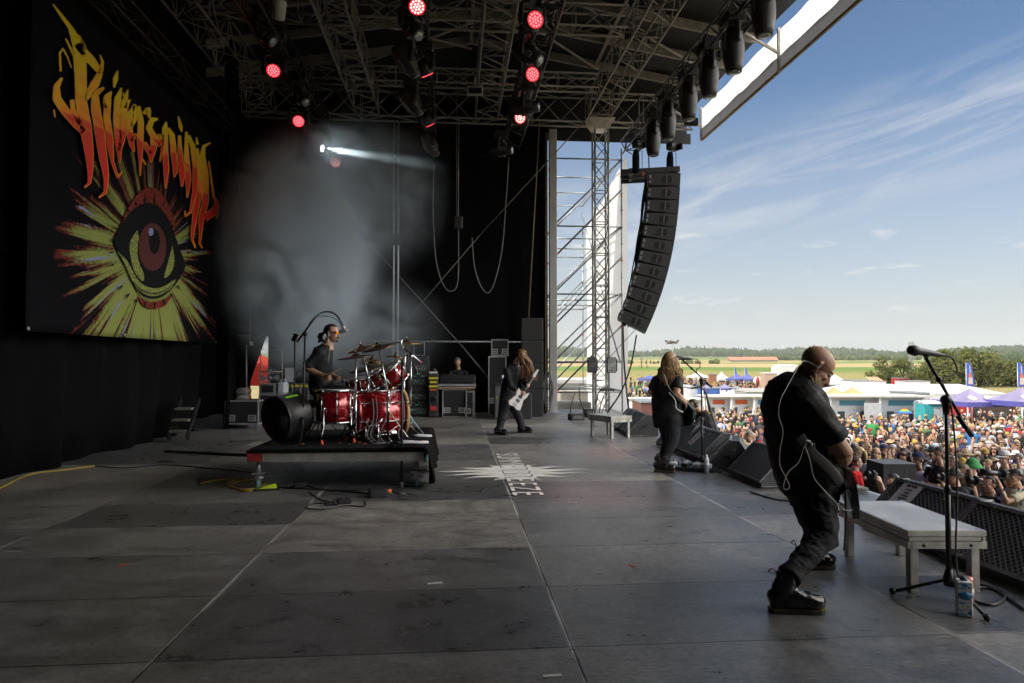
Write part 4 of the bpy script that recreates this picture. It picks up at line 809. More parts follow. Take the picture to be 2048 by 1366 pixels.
# ---- smoke
def smoke():
    b = MB(); b.box((-2.55, 15.7, 4.3), (5.5, 6.0, 8.0)); o = tag(b.build('smoke'), None, None, kind='stuff')
    m = bpy.data.materials.new('smoke'); m.use_nodes = True; t = m.node_tree; t.nodes.clear(); NN = t.nodes.new; l = t.links
    out = NN('ShaderNodeOutputMaterial'); pv = NN('ShaderNodeVolumePrincipled'); l.new(pv.outputs[0], out.inputs['Volume']); pv.inputs['Color'].default_value = (.80, .90, 1, 1); pv.inputs['Anisotropy'].default_value = .1
    co = NN('ShaderNodeTexCoord')
    def blob(c, r):
        s = NN('ShaderNodeVectorMath'); s.operation = 'SUBTRACT'; l.new(co.outputs['Object'], s.inputs[0]); s.inputs[1].default_value = c
        d = NN('ShaderNodeVectorMath'); d.operation = 'DIVIDE'; l.new(s.outputs[0], d.inputs[0]); d.inputs[1].default_value = r
        n = NN('ShaderNodeVectorMath'); n.operation = 'LENGTH'; l.new(d.outputs[0], n.inputs[0])
        q = NN('ShaderNodeMapRange'); q.interpolation_type = 'SMOOTHSTEP'; q.inputs[1].default_value = 1; q.inputs[2].default_value = .1; q.inputs[3].default_value = 0; q.inputs[4].default_value = 1; l.new(n.outputs['Value'], q.inputs[0]); return q.outputs[0]
    def M_(op, a, b):
        n = NN('ShaderNodeMath'); n.operation = op
        for i, x in enumerate((a, b)):
            if isinstance(x, (int, float)): n.inputs[i].default_value = x
            else: l.new(x, n.inputs[i])
        return n.outputs[0]
    A = blob((-3.5, 15.8, 3.9), (2.15, 2.5, 3.3)); B = M_('MULTIPLY', blob((-2.1, 16.1, 5.3), (2.2, 2.4, 2.2)), .16); Cc = M_('MULTIPLY', blob((-2.4, 16.5, 2.2), (2.5, 2.0, 1.8)), .14)
    D_ = M_('MULTIPLY', blob((-2.75, 15.9, 6.35), (1.0, 1.0, .6)), .9)
    no = NN('ShaderNodeTexNoise'); no.inputs['Scale'].default_value = 1.1; no.inputs['Detail'].default_value = 5; no.inputs['Distortion'].default_value = 1.3; l.new(co.outputs['Object'], no.inputs['Vector'])
    q = NN('ShaderNodeMapRange'); q.inputs[1].default_value = .32; q.inputs[2].default_value = .68; q.inputs[3].default_value = .0; q.inputs[4].default_value = 1.9; l.new(no.outputs[0], q.inputs[0])
    A = M_('MULTIPLY', M_('POWER', A, 2.0), 4.2)
    l.new(M_('MULTIPLY', M_('MULTIPLY', M_('ADD', M_('ADD', A, D_), M_('ADD', B, Cc)), q.outputs[0]), SMOKE_D), pv.inputs['Density'])
    o.data.materials.append(m)
SMOKE_D = 2.2
smoke()
def haze():
    b = MB(); b.box((600, 1600, 35), (6400, 5000, 240)); b = MB(); b.box((900, 1500, 52), (5600, 3400, 126)); o = tag(b.build('haze'), None, None, kind='stuff')
    m = bpy.data.materials.new('haze'); m.use_nodes = True; t = m.node_tree; t.nodes.clear(); out = t.nodes.new('ShaderNodeOutputMaterial'); pv = t.nodes.new('ShaderNodeVolumePrincipled'); pv.inputs['Color'].default_value = (.93, .95, 1, 1); pv.inputs['Density'].default_value = HAZE_D; pv.inputs['Anisotropy'].default_value = .2; t.links.new(pv.outputs[0], out.inputs['Volume']); o.data.materials.append(m)
HAZE_D = .00010
# the lit spot lamp's own beam
p = W(622, 293, 16.1) + cv((.94, -.22, -.2)) * .345; sl = bpy.data.lights.new('spot_beam', 'SPOT'); sl.energy = 9000; sl.spot_size = R(5.5); sl.spot_blend = .3; sl.shadow_soft_size = .07; sl.color = (.9, 1, .95)
so = bpy.data.objects.new('spot_beam', sl); C.objects.link(so); so.location = p; so.rotation_euler = (-cv((.94, -.22, -.2))).to_track_quat('Z', 'Y').to_euler()
# red wash lamps colour the deck
for px, py, D, tgt in ((1066, 56, 10.3, FL(1200, 985)), (1062, 160, 12.3, FL(1240, 905))):
    p = W(px, py, D); sl = bpy.data.lights.new('red_wash', 'SPOT'); sl.energy = 260; sl.spot_size = R(16); sl.spot_blend = 1; sl.shadow_soft_size = .12; sl.color = (1, .05, .08)
    so = bpy.data.objects.new('red_wash', sl); C.objects.link(so); so.location = p + (tgt - p).normalized() * .3; so.rotation_euler = (p - tgt).to_track_quat('Z', 'Y').to_euler()

haze()
# ================================================================ ON THE DECK: riser, drums, wedges, platforms, backline
ALR = mat('riser_alu', (.44, .43, .41), .45, metal=.6, var=.25, scale=8)
PLY = mat('platform_ply', (.36, .37, .385), .36, var=.4, scale=4, bump=.2, bscale=90)
def low_platform(label, loc, rz, w_, l_, h):
    t = thing('low_platform', label, 'platform', loc, rz, 'low aluminium performer platforms')
    MB().box((0, 0, h - .008), (w_ - .03, l_ - .03, .014), mt=PLY).build('deck_panel', parent=t)
    b = MB()
    for s_ in (-1, 1):
        for z, hh, pr in ((h - .02, .035, .0), (h - .055, .025, -.006), (h - .095, .045, .002)):
            b.box((s_ * (w_ / 2 - .012 + pr / 2), 0, z), (.024 + pr, l_, hh), mt=ALR); b.box((0, s_ * (l_ / 2 - .012 + pr / 2), z), (w_ - .05, .024 + pr, hh), mt=ALR)
        for k in (-.3, .3): b.lathe([(.012, 0), (.012, .004)], 8, BLKM, (k * w_, s_ * (l_ / 2 + .001), h - .095), (0, s_, 0))
    b.build('edge_frame', parent=t)
    for sx in (-1, 1):
        for sy in (-1, 1): MB().box((sx * (w_ / 2 - .055), sy * (l_ / 2 - .055), (h - .12) / 2), (.055, .055, h - .12), mt=ALR, bev=.004).build('leg', parent=t)
    return t
# near platform: corners read off the photograph at its height
hp = .41
A, B_, Cc, Dd = PZ(1819, 1061, hp), PZ(1970, 1061, hp), PZ(1685, 1001, hp), PZ(1798, 1001, hp)
ctr = (A + B_ + Cc + Dd) / 4; ax = ((Cc - A) + (Dd - B_)); rzp = math.atan2(ax.y, ax.x) - math.pi / 2
low_platform('large low aluminium platform in front of the bald guitarist', (ctr.x, ctr.y, 0), rzp, (B_ - A).length * 1.04, ax.length / 2, hp)
hp2 = .43; A, B_, Cc, Dd = PZ(1206, 833, hp2), PZ(1240, 833, hp2), PZ(1172, 826, hp2), PZ(1222, 826, hp2); ctr = (A + B_ + Cc + Dd) / 4
low_platform('small low aluminium platform beside the far wedges', (ctr.x + .1, ctr.y, 0), .42, .50, .74, hp2)
# ---- wedges
WDG = mat('wedge_paint', (.035, .036, .039), .5, var=.3, scale=8, bump=.25, bscale=90); WED = mat('wedge_edge', (.13, .13, .135), .4, metal=.3, var=.4, scale=20)
def chip(m, sc, th, col):   # paint worn off in small pale chips
    t = m.node_tree; p = t.nodes['Principled BSDF']; src = p.inputs['Base Color'].links[0].from_socket; co = t.nodes.new('ShaderNodeTexCoord'); n = t.nodes.new('ShaderNodeTexNoise'); n.inputs['Scale'].default_value = sc; n.inputs['Detail'].default_value = 8; n.inputs['Roughness'].default_value = .75; t.links.new(co.outputs['Object'], n.inputs['Vector'])
    r = t.nodes.new('ShaderNodeMapRange'); r.inputs[1].default_value = th; r.inputs[2].default_value = th + .03; t.links.new(n.outputs[0], r.inputs[0]); x = t.nodes.new('ShaderNodeMix'); x.data_type = 'RGBA'; t.links.new(r.outputs[0], x.inputs[0]); t.links.new(src, x.inputs[6]); x.inputs[7].default_value = (*col, 1); t.links.new(x.outputs[2], p.inputs['Base Color'])
chip(WDG, 9, .66, (.22, .21, .20)); chip(WED, 14, .60, (.40, .40, .40)); chip(PLY, 7, .66, (.16, .16, .165)); chip(ALR, 11, .66, (.22, .21, .2))
def grille_mat():
    m = bpy.data.materials.new('wedge_grille'); m.use_nodes = True; t = m.node_tree; p = t.nodes['Principled BSDF']; l = t.links; NN = t.nodes.new
    co = NN('ShaderNodeTexCoord'); mp = NN('ShaderNodeMapping'); mp.inputs['Rotation'].default_value = (0, 0, R(45)); mp.inputs['Scale'].default_value = (30, 30, 30); l.new(co.outputs['UV'], mp.inputs[0])
    sp = NN('ShaderNodeSeparateXYZ'); l.new(mp.outputs[0], sp.inputs[0]); r = []
    for i in (0, 1):
        f = NN('ShaderNodeMath'); f.operation = 'FRACT'; l.new(sp.outputs[i], f.inputs[0]); a = NN('ShaderNodeMath'); a.operation = 'SUBTRACT'; l.new(f.outputs[0], a.inputs[0]); a.inputs[1].default_value = .5
        c = NN('ShaderNodeMath'); c.operation = 'ABSOLUTE'; l.new(a.outputs[0], c.inputs[0]); r.append(c.outputs[0])
    mx = NN('ShaderNodeMath'); mx.operation = 'MAXIMUM'; l.new(r[0], mx.inputs[0]); l.new(r[1], mx.inputs[1])
    g = NN('ShaderNodeMapRange'); g.inputs[1].default_value = .33; g.inputs[2].default_value = .40; l.new(mx.outputs[0], g.inputs[0])
    c = NN('ShaderNodeMix'); c.data_type = 'RGBA'; l.new(g.outputs[0], c.inputs[0]); c.inputs[6].default_value = (.004, .004, .005, 1); c.inputs[7].default_value = (.085, .085, .09, 1); l.new(c.outputs[2], p.inputs['Base Color'])
    bp = NN('ShaderNodeBump'); bp.inputs['Strength'].default_value = .8; bp.inputs['Distance'].default_value = .01; l.new(g.outputs[0], bp.inputs['Height']); l.new(bp.outputs[0], p.inputs['Normal']); p.inputs['Roughness'].default_value = .45
    return m
GRM = grille_mat()
PAPER = mat('paper', (.62, .60, .66), .7, var=.04)
def wedge(label, loc, rz, wd=.86, dp=.58, h=.42, fine=False):
    # local: baffle bottom edge along y at x=0, body toward +x
    t = thing('wedge_monitor', label, 'wedge monitor', loc, rz, 'black wedge monitors along the stage edge')
    sec = [(0, .02), (0, .06), (.36 * dp / .58, h), (.46 * dp / .58, h), (dp, h * .55), (dp, .02)]
    b = MB(); b.prism(sec, (0, wd / 2, 0), (1, 0, 0), (0, 0, 1), (0, -1, 0), wd, WDG)
    for y in (-wd / 2, wd / 2): b.loft([(x, y, z) for x, z in sec], .008, 5, WED, closed=True)
    body = b.build('cabinet', parent=t)
    a, c = V((0, 0, .06)), V((.36 * dp / .58, 0, h)); u = (c - a).normalized(); n = V((-u.z, 0, u.x)); L_ = (c - a).length
    g = bpy.data.meshes.new('grille'); o0 = a + n * .008; m_ = .035
    vs = [o0 + u * m_ + V((0, -wd / 2 + m_, 0)), o0 + u * m_ + V((0, wd / 2 - m_, 0)), o0 + u * (L_ - m_) + V((0, wd / 2 - m_, 0)), o0 + u * (L_ - m_) + V((0, -wd / 2 + m_, 0))]
    vs += [p + n * .012 for p in vs]
    g.from_pydata([tuple(v) for v in vs], [], [(0, 1, 2, 3), (7, 6, 5, 4), (0, 4, 5, 1), (1, 5, 6, 2), (2, 6, 7, 3), (3, 7, 4, 0)]); uv = g.uv_layers.new()
    for lp in g.loops:
        v = V(vs[lp.vertex_index]); uv.data[lp.index].uv = (v.y, (v - a).dot(u))
    g.materials.append(GRM); go = bpy.data.objects.new('grille', g); C.objects.link(go); go.parent = t
    b = MB()
    for y in (-wd / 2 + .017, wd / 2 - .017): b.bar(a + n * .012 + V((0, y, 0)), c + n * .012 + V((0, y, 0)), .034, .034, WED, up=n)
    for p in (a + u * .017, c - u * .017): b.bar(p + n * .012 + V((0, -wd / 2 + .036, 0)), p + n * .012 + V((0, wd / 2 - .036, 0)), .03, .03, WED, up=n)
    b.build('grille_frame', parent=t)
    for s_ in (-1, 1): MB().box((.30, s_ * (wd / 2 + .002), .20), (.10, .012, .045), mt=mat('pa_recess', (.006, .006, .007), .7, var=0)).build('handle', parent=t)
    return t, a, u, n
def setlist(wt, y, z, label, w_=.21, l_=.30, rot=.0):
    t, a, u, n = wt; M4 = Matrix.Translation(t.location) @ Matrix.Rotation(t.rotation_euler.z, 4, 'Z')
    yv = V((0, 1, 0)); ex, ey = (yv * math.cos(rot) + u * math.sin(rot)) * -1, (u * math.cos(rot) - yv * math.sin(rot)); o = a + u * z + V((0, y, 0)) + n * .024
    s_ = thing('setlist', label, 'setlist', (0, 0, 0)); b = MB(); b.prism([(-w_ / 2, -l_ / 2), (w_ / 2, -l_ / 2), (w_ / 2, l_ / 2), (-w_ / 2, l_ / 2)], M4 @ o, M4.to_3x3() @ ex, M4.to_3x3() @ ey, M4.to_3x3() @ n, .002, PAPER); b.build('sheet', parent=s_)
    b = MB(); INK = mat('ink', (.03, .03, .04), .7, var=0); e3, y3, n3 = M4.to_3x3() @ ex, M4.to_3x3() @ ey, M4.to_3x3() @ n; O = M4 @ (o + n * .0028); rnd = random.Random(len(label))
    pr = [(-.07, 0), (-.05, .022), (-.02, .012), (0, .02), (.02, .012), (.05, .022), (.07, 0), (.05, -.01), (0, 0), (-.05, -.01)]; b.prism(pr, O + y3 * l_ * .34, e3, y3, n3, .0008, INK)
    for k in range(7):
        ww = rnd.uniform(.05, .11); b.prism([(-ww / 2, -.005), (ww / 2, -.005), (ww / 2, .005), (-ww / 2, .005)], O + y3 * (l_ * .18 - k * .033), e3, y3, n3, .0008, INK)
    b.build('print', parent=s_)
wA = wedge('farthest wedge monitor, beside the small platform', (3.46, 14.2 + .35, 0), -.1, .85)
wB = wedge('wedge monitor with its scuffed side turned to the singer', (3.40, 13.55, 0), -.05, .85)
wC = wedge('wedge monitor half hidden behind the singer', (3.55, 11.25, 0), .12)
wD = wedge('wedge monitor with a setlist beside the singer', (3.58, 10.25, 0), .0, .95)
wE = wedge('wedge monitor turned away between two others in front of the stage edge', (3.50, 9.35, 0), -.42, .62)
wF = wedge('wedge monitor with open mesh grille behind the bald guitarist', (3.58, 8.25, 0), .0, .95)
wG = wedge('wedge monitor with a setlist behind the large platform', (3.70, 5.48, 0), .02, .95)
wH = wedge('nearest wedge monitor, behind the microphone stand', (3.68, 4.48, 0), .02, .98)
setlist(wA, .1, .36, 'setlist sheet taped to the farthest wedge'); setlist(wD, .22, .30, 'setlist sheet taped to the wedge beside the singer', rot=.15); setlist(wG, .22, .37, 'setlist sheet taped to the wedge behind the large platform', .24, .24, rot=.0)
for wt, y, lab in ((wD, -.12, 'green tape square on the wedge beside the singer'), (wG, -.2, 'green tape square on the wedge behind the microphone stand')):
    t, a, u, n = wt; p = t.location + rz3(t.rotation_euler.z) @ (a + u * .43 + V((0, y, 0)) + n * .024); one(MB().box((0, 0, 0), (.03, .03, .003), rot_to(n)), 'gaffer_tape', lab, 'tape', mat('tape_green', (.25, .7, .04), .6), loc=p)
# ---- drum riser
RZ = .475; ry0, ry1 = 8.15, 10.35; Pl = W(512, 888, 8.22); Pr = W(853, 884, 8.22); rx0, rx1 = Pl.x, Pr.x; rc = V(((rx0 + rx1) / 2, (ry0 + ry1) / 2, 0)); rw, rl = rx1 - rx0, ry1 - ry0
rs = thing('drum_riser', 'rolling aluminium drum riser covered in black carpet', 'drum riser', rc, -.02)
MB().box((0, 0, RZ - .012), (rw - .04, rl - .04, .024), mt=mat('riser_carpet', (.014, .014, .015), .95, var=.3, scale=20, bump=.4, bscale=150, spec=.1)).build('carpet', parent=rs)
b = MB()
for s_ in (-1, 1): b.box((0, s_ * (rl / 2 - .02), RZ - .09), (rw, .04, .12), mt=ALR); b.box((s_ * (rw / 2 - .02), 0, RZ - .09), (.04, rl - .08, .12), mt=ALR)
b.box((0, -rl / 2 - .002, RZ - .03), (rw + .01, .02, .035), mt=CURT)
b.build('frame', parent=rs)
MB().box((-rw / 2 + .09, -rl / 2 - .004, RZ - .09), (.17, .008, .11), mt=mat('sticker_red', (.28, .03, .03), .6, var=.5, scale=60)).build('sticker', parent=rs)
for sx in (-1, 1):
    for sy in (-1, 1):
        x, y = sx * (rw / 2 - .1), sy * (rl / 2 - .1)
        lg_ = MB().tube((x, y, .16), (x, y, RZ - .15), .03, 10, STEEL).box((x, y, .18), (.12, .12, .015), mt=STEEL).build('leg', parent=rs)
        cs = MB().box((x, y, .14), (.05, .09, .08), mt=STEEL).tube((x - .05, y, .13), (x + .06, y, .13), .012, 6, STEEL).lathe([(0, -.02), (.055, -.02), (.062, 0), (.055, .02), (0, .02)], 14, mat('caster_teal', (.10, .20, .22), .5), (x, y, .062), (1, 0, 0)).build('caster', parent=lg_)
# black cloth over the riser's audience end
b = MB(); vs = []; n, k = 36, 12
for i in range(n + 1):
    y = lerp(ry0 - .12, ry1 + .02, i / n)
    for j in range(k + 1):
        s_ = j / k
        if s_ < .35: p = V((rx1 - .45 + s_ / .35 * .47, y, RZ + .012))
        else: q = (s_ - .35) / .65; p = V((rx1 + .02 + .05 * q + .035 * math.sin(i * .9 + 2 * q) * q, y - .05 * q, RZ + .012 - q * (.40 + .05 * math.sin(i * .35))))
        vs.append(p)
b.add(vs, [(i * (k + 1) + j, (i + 1) * (k + 1) + j, (i + 1) * (k + 1) + j + 1, i * (k + 1) + j + 1) for i in range(n) for j in range(k)], CURT, True)
o = one(b, 'riser_cloth', 'black cloth hanging over the end of the drum riser', 'cloth'); o.modifiers.new('t', 'SOLIDIFY').thickness = .006
TOW = mat('towel', (.62, .61, .66), .95, var=.1, bump=.6, bscale=60)
for px, py, D, l_, lab in ((845, 858, 9.0, .22, 'folded white towel on the riser in front of the bass drum'), (826, 881, 8.3, .36, 'white towel lying at the front edge of the riser')):
    p = W(px, py, D); p.z = RZ + .045; b = MB(); b.loft([(-l_ / 2, 0, 0), (-l_ / 4, .01, .004), (l_ / 4, -.01, 0), (l_ / 2, .01, .002)], [(.055, .016), (.065, .024), (.06, .02), (.05, .014)], 10, TOW, side=(0, 1, 0)); one(b, 'towel', lab, 'towel', loc=p - V((0, 0, .012)))
# ---- drums
def drum_wrap():
    m = bpy.data.materials.new('drum_lacquer'); m.use_nodes = True; t = m.node_tree; p = t.nodes['Principled BSDF']
    p.inputs['Base Color'].default_value = (.30, .006, .012, 1); p.inputs['Roughness'].default_value = .14; p.inputs['Metallic'].default_value = .35; p.inputs['Coat Weight'].default_value = 1; p.inputs['Coat Roughness'].default_value = .04
    co = t.nodes.new('ShaderNodeTexCoord'); n = t.nodes.new('ShaderNodeTexNoise'); n.inputs['Scale'].default_value = 200; t.links.new(co.outputs['Object'], n.inputs['Vector']); r = t.nodes.new('ShaderNodeMapRange'); r.inputs[3].default_value = .10; r.inputs[4].default_value = .24; t.links.new(n.outputs[0], r.inputs[0]); t.links.new(r.outputs[0], p.inputs['Roughness']); return m
RED = drum_wrap(); HEAD = mat('drum_head', (.72, .74, .78), .5, var=.06); WOODH = mat('hoop_wood', (.42, .25, .10), .35, var=.25, scale=10); BRZ = mat('bronze', (.32, .20, .08), .28, metal=.9, var=.25, scale=10); DBRZ = mat('dark_bronze', (.10, .07, .045), .35, metal=.8, var=.3, scale=10); RHD = mat('rubber_foot_red', (.8, .10, .02), .5)
G = 'drum kit'
def drum(name, label, c, axis, r, depth, nl, hoop, front=HEAD, back=HEAD):
    t = thing(name, label, 'drum', c, 0, 'red lacquered drums of the kit'); z = V(axis).normalized(); x = z.orthogonal().normalized(); y = z.cross(x)
    MB().lathe([(r, -depth / 2), (r, depth / 2)], 32, RED, axis=z).build('shell', parent=t)
    for s_, mt in ((-1, back), (1, front)):
        MB().lathe([(0, 0), (r + .003, 0), (r + .003, .004)] if s_ > 0 else [(r + .003, -.004), (r + .003, 0), (0, 0)][::1], 32, mt, z * (s_ * (depth / 2 + .006)), z).build('drum_head', parent=t)
        hw = .045 if hoop is WOODH else .022
        MB().lathe([(r + .004, -hw / 2), (r + .018, -hw / 2), (r + .018, hw / 2), (r + .004, hw / 2), (r + .004, -hw / 2)], 32, (hoop if (hoop is not WOODH or s_ > 0) else RED), z * (s_ * (depth / 2 + .004)), z).build('hoop', parent=t)
    for i in range(nl):
        q = 2 * math.pi * (i + .4) / nl; d = x * math.cos(q) + y * math.sin(q)
        b = MB(); b.tube(d * (r + .022) - z * depth / 2, d * (r + .022) + z * depth / 2, .0055, 5, CHROME)
        for s_ in (-1, 1): b.bar(d * (r + .012) + z * s_ * depth * .33, d * (r + .012) + z * s_ * depth * .22, .026, .03, CHROME, up=d); b.box(d * (r + .024) + z * s_ * depth / 2, (.02, .02, .03), rot_to(z), CHROME)
        b.build('lug', parent=t)
    return t
bdc = W(757, 823, 9.0); bdc.z = RZ + .335
bd = drum('bass_drum', 'large red bass drum with natural wood hoop facing the far guitarist', bdc, (.93, .37, 0), .285, .62, 8, WOODH)
for s_ in (-.2, .2): MB().tube((.1, s_ - .05, -.24), (.22, s_ * 1.9 - .1, -.325), .008, 6, CHROME).build('spur', parent=bd)
c = W(668, 793, 8.6); ft = drum('floor_tom', 'red floor tom nearest the photographer beside the drummer', (c.x, c.y, RZ + .455), (0, 0, 1), .222, .385, 8, CHROME)
for q in (-1.9, -.4, 1.2):
    d = V((math.cos(q), math.sin(q), 0)) * .25; lg_ = MB().loft([d + V((0, 0, .05)), d + V((0, 0, -.25)), d * 1.14 + V((0, 0, -.32)), d * 1.16 + V((0, 0, -.44))], .008, 6, CHROME).ball(d + V((0, 0, -.02)), .022, CHROME, 8, 5).build('leg', parent=ft); MB().tube(d * 1.16 + V((0, 0, -.45)), d * 1.16 + V((0, 0, -.40)), .022, 8, RHD, .014).build('rubber_foot', parent=lg_)
c = W(726, 812, 9.3); drum('floor_tom', 'second red floor tom half hidden behind the cymbal stands', (c.x, c.y, RZ + .42), (.2, 0, 1), .19, .32, 6, CHROME)
c = W(786, 750, 9.1); drum('rack_tom', 'red rack tom tilted above the bass drum', c, (-.55, -.25, .8), .15, .22, 6, CHROME)
c = W(755, 758, 9.5); drum('rack_tom', 'red rack tom partly behind the front rack tom', c, (-.5, -.1, .85), .125, .19, 6, CHROME)
c = W(716, 768, 9.5); sn = drum('snare_drum', 'dark wooden snare drum between the floor tom and the rack toms', c, (-.15, -.1, 1), .178, .15, 8, CHROME)
kids(sn)[0].data.materials[0] = mat('snare_wood', (.07, .035, .015), .3, var=.4, scale=8)
def stand(name, label, px, base_py, D, top_py, tilt, r, mt, arm=None, hat=False):
    p = W(px, base_py, D); t = thing(name, label, 'cymbal stand' if not hat else 'hi-hat', (p.x, p.y, RZ), 0, 'chrome cymbal stands of the kit')
    zt = W(px, top_py, D).z - RZ; b = MB(); zb = zt if arm is None else arm[2]
    b.tube((0, 0, .10), (0, 0, min(.62, zb)), .0145, 8, CHROME); b.tube((0, 0, .5), (0, 0, zb), .0105, 8, CHROME)
    for z in (.58, zb * .72): b.ball((0, 0, z), (.024, .024, .028), CHROME, 8, 5)
    b.build('tube', parent=t)
    for k in range(3):
        q = .5 + 2.094 * k + px * .1; d = V((math.cos(q), math.sin(q), 0)); lg_ = MB().bar(V((0, 0, .40)), d * .30 + V((0, 0, .025)), .022, .008, CHROME).bar(d * .16 + V((0, 0, .21)), V((0, 0, .12)), .016, .006, CHROME).build('leg', parent=t); MB().ball(d * .31 + V((0, 0, .018)), (.022, .016, .018), RUB, 8, 5).build('rubber_foot', parent=lg_)
    tp = V((0, 0, zt))
    if arm is not None:
        tp = V((arm[0], arm[1], zt)); e = V((0, 0, zb)) - (tp - V((0, 0, zb))) * .25; MB().tube(e, tp, .009, 7, CHROME).ball((0, 0, zb), .026, CHROME, 8, 5).build('boom_arm', parent=t)
    n = V(tilt).normalized()
    for q in ((0,) if not hat else (0, .035)):
        MB().lathe([(r, -.001), (r * .6, .010), (r * .22, .018), (r * .2, .022), (r * .14, .042), (0, .046), (0, .043), (r * .13, .039), (r * .19, .019), (r * .6, .008), (r, -.002)], 32, mt, tp - n * q, n).build('cymbal', parent=t)
    MB().tube(tp + n * .02, tp + n * .085, .006, 6, CHROME).ball(tp + n * .06, (.016, .016, .014), CURT, 8, 5).lathe([(.012, .07), (.012, .085), (0, .088)], 8, CHROME, tp, n).build('wing_nut', parent=t)
stand('cymbal_stand', 'dark cymbal on a straight stand beside the near floor tom', 711, 866, 8.55, 714, (-.12, -.10, 1), .235, DBRZ)
stand('cymbal_stand', 'dark crash cymbal raised over the middle of the kit', 736, 862, 8.9, 697, (-.30, -.22, 1), .20, BRZ, (-.10, .1, .80))
stand('cymbal_stand', 'large dark cymbal above the rack toms', 776, 868, 8.6, 695, (-.22, -.20, 1), .225, DBRZ, (-.13, .05, .62))
stand('cymbal_stand', 'bronze cymbal seen edge-on over the bass drum front', 808, 850, 9.25, 686, (.05, -.05, 1), .225, BRZ, (.02, .02, .8))
stand('cymbal_stand', 'small bronze splash cymbal below the edge-on cymbal', 790, 850, 9.5, 714, (.1, -.08, 1), .13, BRZ)
stand('cymbal_stand', 'wide bronze ride cymbal low over the snare drum', 735, 862, 9.2, 737, (-.18, -.16, 1), .26, DBRZ)
stand('hi_hat_stand', 'pair of hi-hat cymbals at the back of the kit', 743, 852, 9.7, 722, (.0, -.05, 1), .165, BRZ, None, True)
p = W(822, 720, 8.9); t = thing('drum_microphone', 'small chrome microphone clamp over the bass drum with pink band', 'microphone', p)
MB().tube((0, 0, -.6), (0, 0, .1), .012, 7, CHROME).tube((-.1, 0, .16), (.12, 0, -.02), .009, 6, CHROME).ball((0, 0, .05), .03, CHROME, 8, 5).loft([(-.1, 0, .16), (-.13, 0, .22), (-.12, 0, .28)], .012, 6, CHROME).build('clamp_arm', parent=t); MB().ball((.13, 0, -.03), .014, mat('pink', (.8, .05, .25), .5), 8, 5).build('marker', parent=t); MB().loft([(.03, 0, -.05), (.06, 0, -.12), (.07, 0, -.17)], [.022, .026, .02], 8, BLK).build('capsule', parent=t)
rnd = random.Random(12)
for i, (px, D) in enumerate(((745, 8.6), (752, 8.7), (770, 8.6), (806, 8.6))):
    c = W(px, 800, D); cable('drum_cable', [(c.x, c.y, RZ + .55), (c.x + .02, c.y - .05, RZ + .3), (c.x - .05, c.y - .12, RZ + .12), (c.x + .04, c.y - .2, RZ + .012), (c.x + .2, c.y - .15, RZ + .01)], .006, CBL, 'grey cable hanging among the drum stands', 'cables hanging among the drum stands')
p = W(744, 862, 8.7); t = thing('drum_pedal', 'chrome pedal hardware at the foot of the kit', 'pedal', (p.x, p.y, RZ)); MB().box((0, 0, .02), (.10, .28, .012), rz3(.9), CHROME).build('footboard', parent=t); MB().tube((-.08, 0, .0), (-.08, 0, .2), .01, 6, CHROME).tube((.08, 0, 0), (.08, 0, .2), .01, 6, CHROME).tube((-.09, 0, .2), (.09, 0, .2), .01, 6, CHROME).build('pedal_frame', parent=t)
p = W(644, 806, 9.2); t = thing('drum_throne', 'black round drum stool under the drummer', 'stool', (p.x, p.y, RZ)); MB().lathe([(0, .40), (.17, .40), (.18, .44), (.17, .50), (0, .505)], 18, BLK).build('seat', parent=t); MB().tube((0, 0, .1), (0, 0, .41), .016, 8, CHROME).build('post', parent=t)
for k in range(3): q = 2.094 * k + .4; MB().bar((0, 0, .3), (.26 * math.cos(q), .26 * math.sin(q), .012), .022, .008, CHROME).build('leg', parent=t)
# boom microphone with gooseneck, side pole
p = W(605, 866, 8.35); t = thing('microphone_stand', 'tall black boom stand arching a chrome gooseneck over the drummer', 'microphone stand', (p.x, p.y, RZ))
q = lambda px, py, D=8.4: W(px, py, D) - V((p.x, p.y, RZ))
MB().tube((0, 0, .02), q(610, 668), .011, 7, BLKM).ball(q(610, 668), .03, BLKM, 8, 5).build('pole', parent=t)
MB().tube(q(594, 684), q(633, 632), .012, 7, BLKM).build('boom', parent=t); MB().loft(smoothpts([q(633, 632), q(645, 625), q(660, 624), q(673, 631), q(683, 645), q(688, 655)], 5), .010, 7, CHROME).build('gooseneck', parent=t)
MB().loft([q(684, 648), q(689, 660)], [.018, .022], 8, STEEL).loft([q(696, 660), q(689, 662), q(682, 664)], [.012, .018, .024], 8, STEEL).ball(q(682, 664), .028, STEEL, 8, 6).build('microphone', parent=t)
MB().loft(smoothpts([q(612, 660), q(630, 634), q(665, 635), q(684, 650)], 4), .004, 5, CB).build('cable', parent=t)
p2 = W(588, 866, 8.5); t = thing('microphone_stand', 'slim black pole stand with a small clamp behind the fan', 'microphone stand', (p2.x, p2.y, RZ)); zt = W(590, 680, 8.5).z - RZ
MB().tube((0, 0, 0), (0, 0, zt), .010, 7, BLKM).ball((0, 0, zt * .62), .018, BLKM, 8, 5).build('pole', parent=t); MB().box((.0, 0, zt + .03), (.05, .04, .10), Matrix.Rotation(.4, 3, 'Y'), BLKM).build('clamp', parent=t)
p = W(803, 968, 8.1); t = thing('microphone_stand', 'straight black pole standing on the floor against the riser front', 'microphone stand', (p.x, p.y, 0)); zt = W(803, 722, 8.1).z
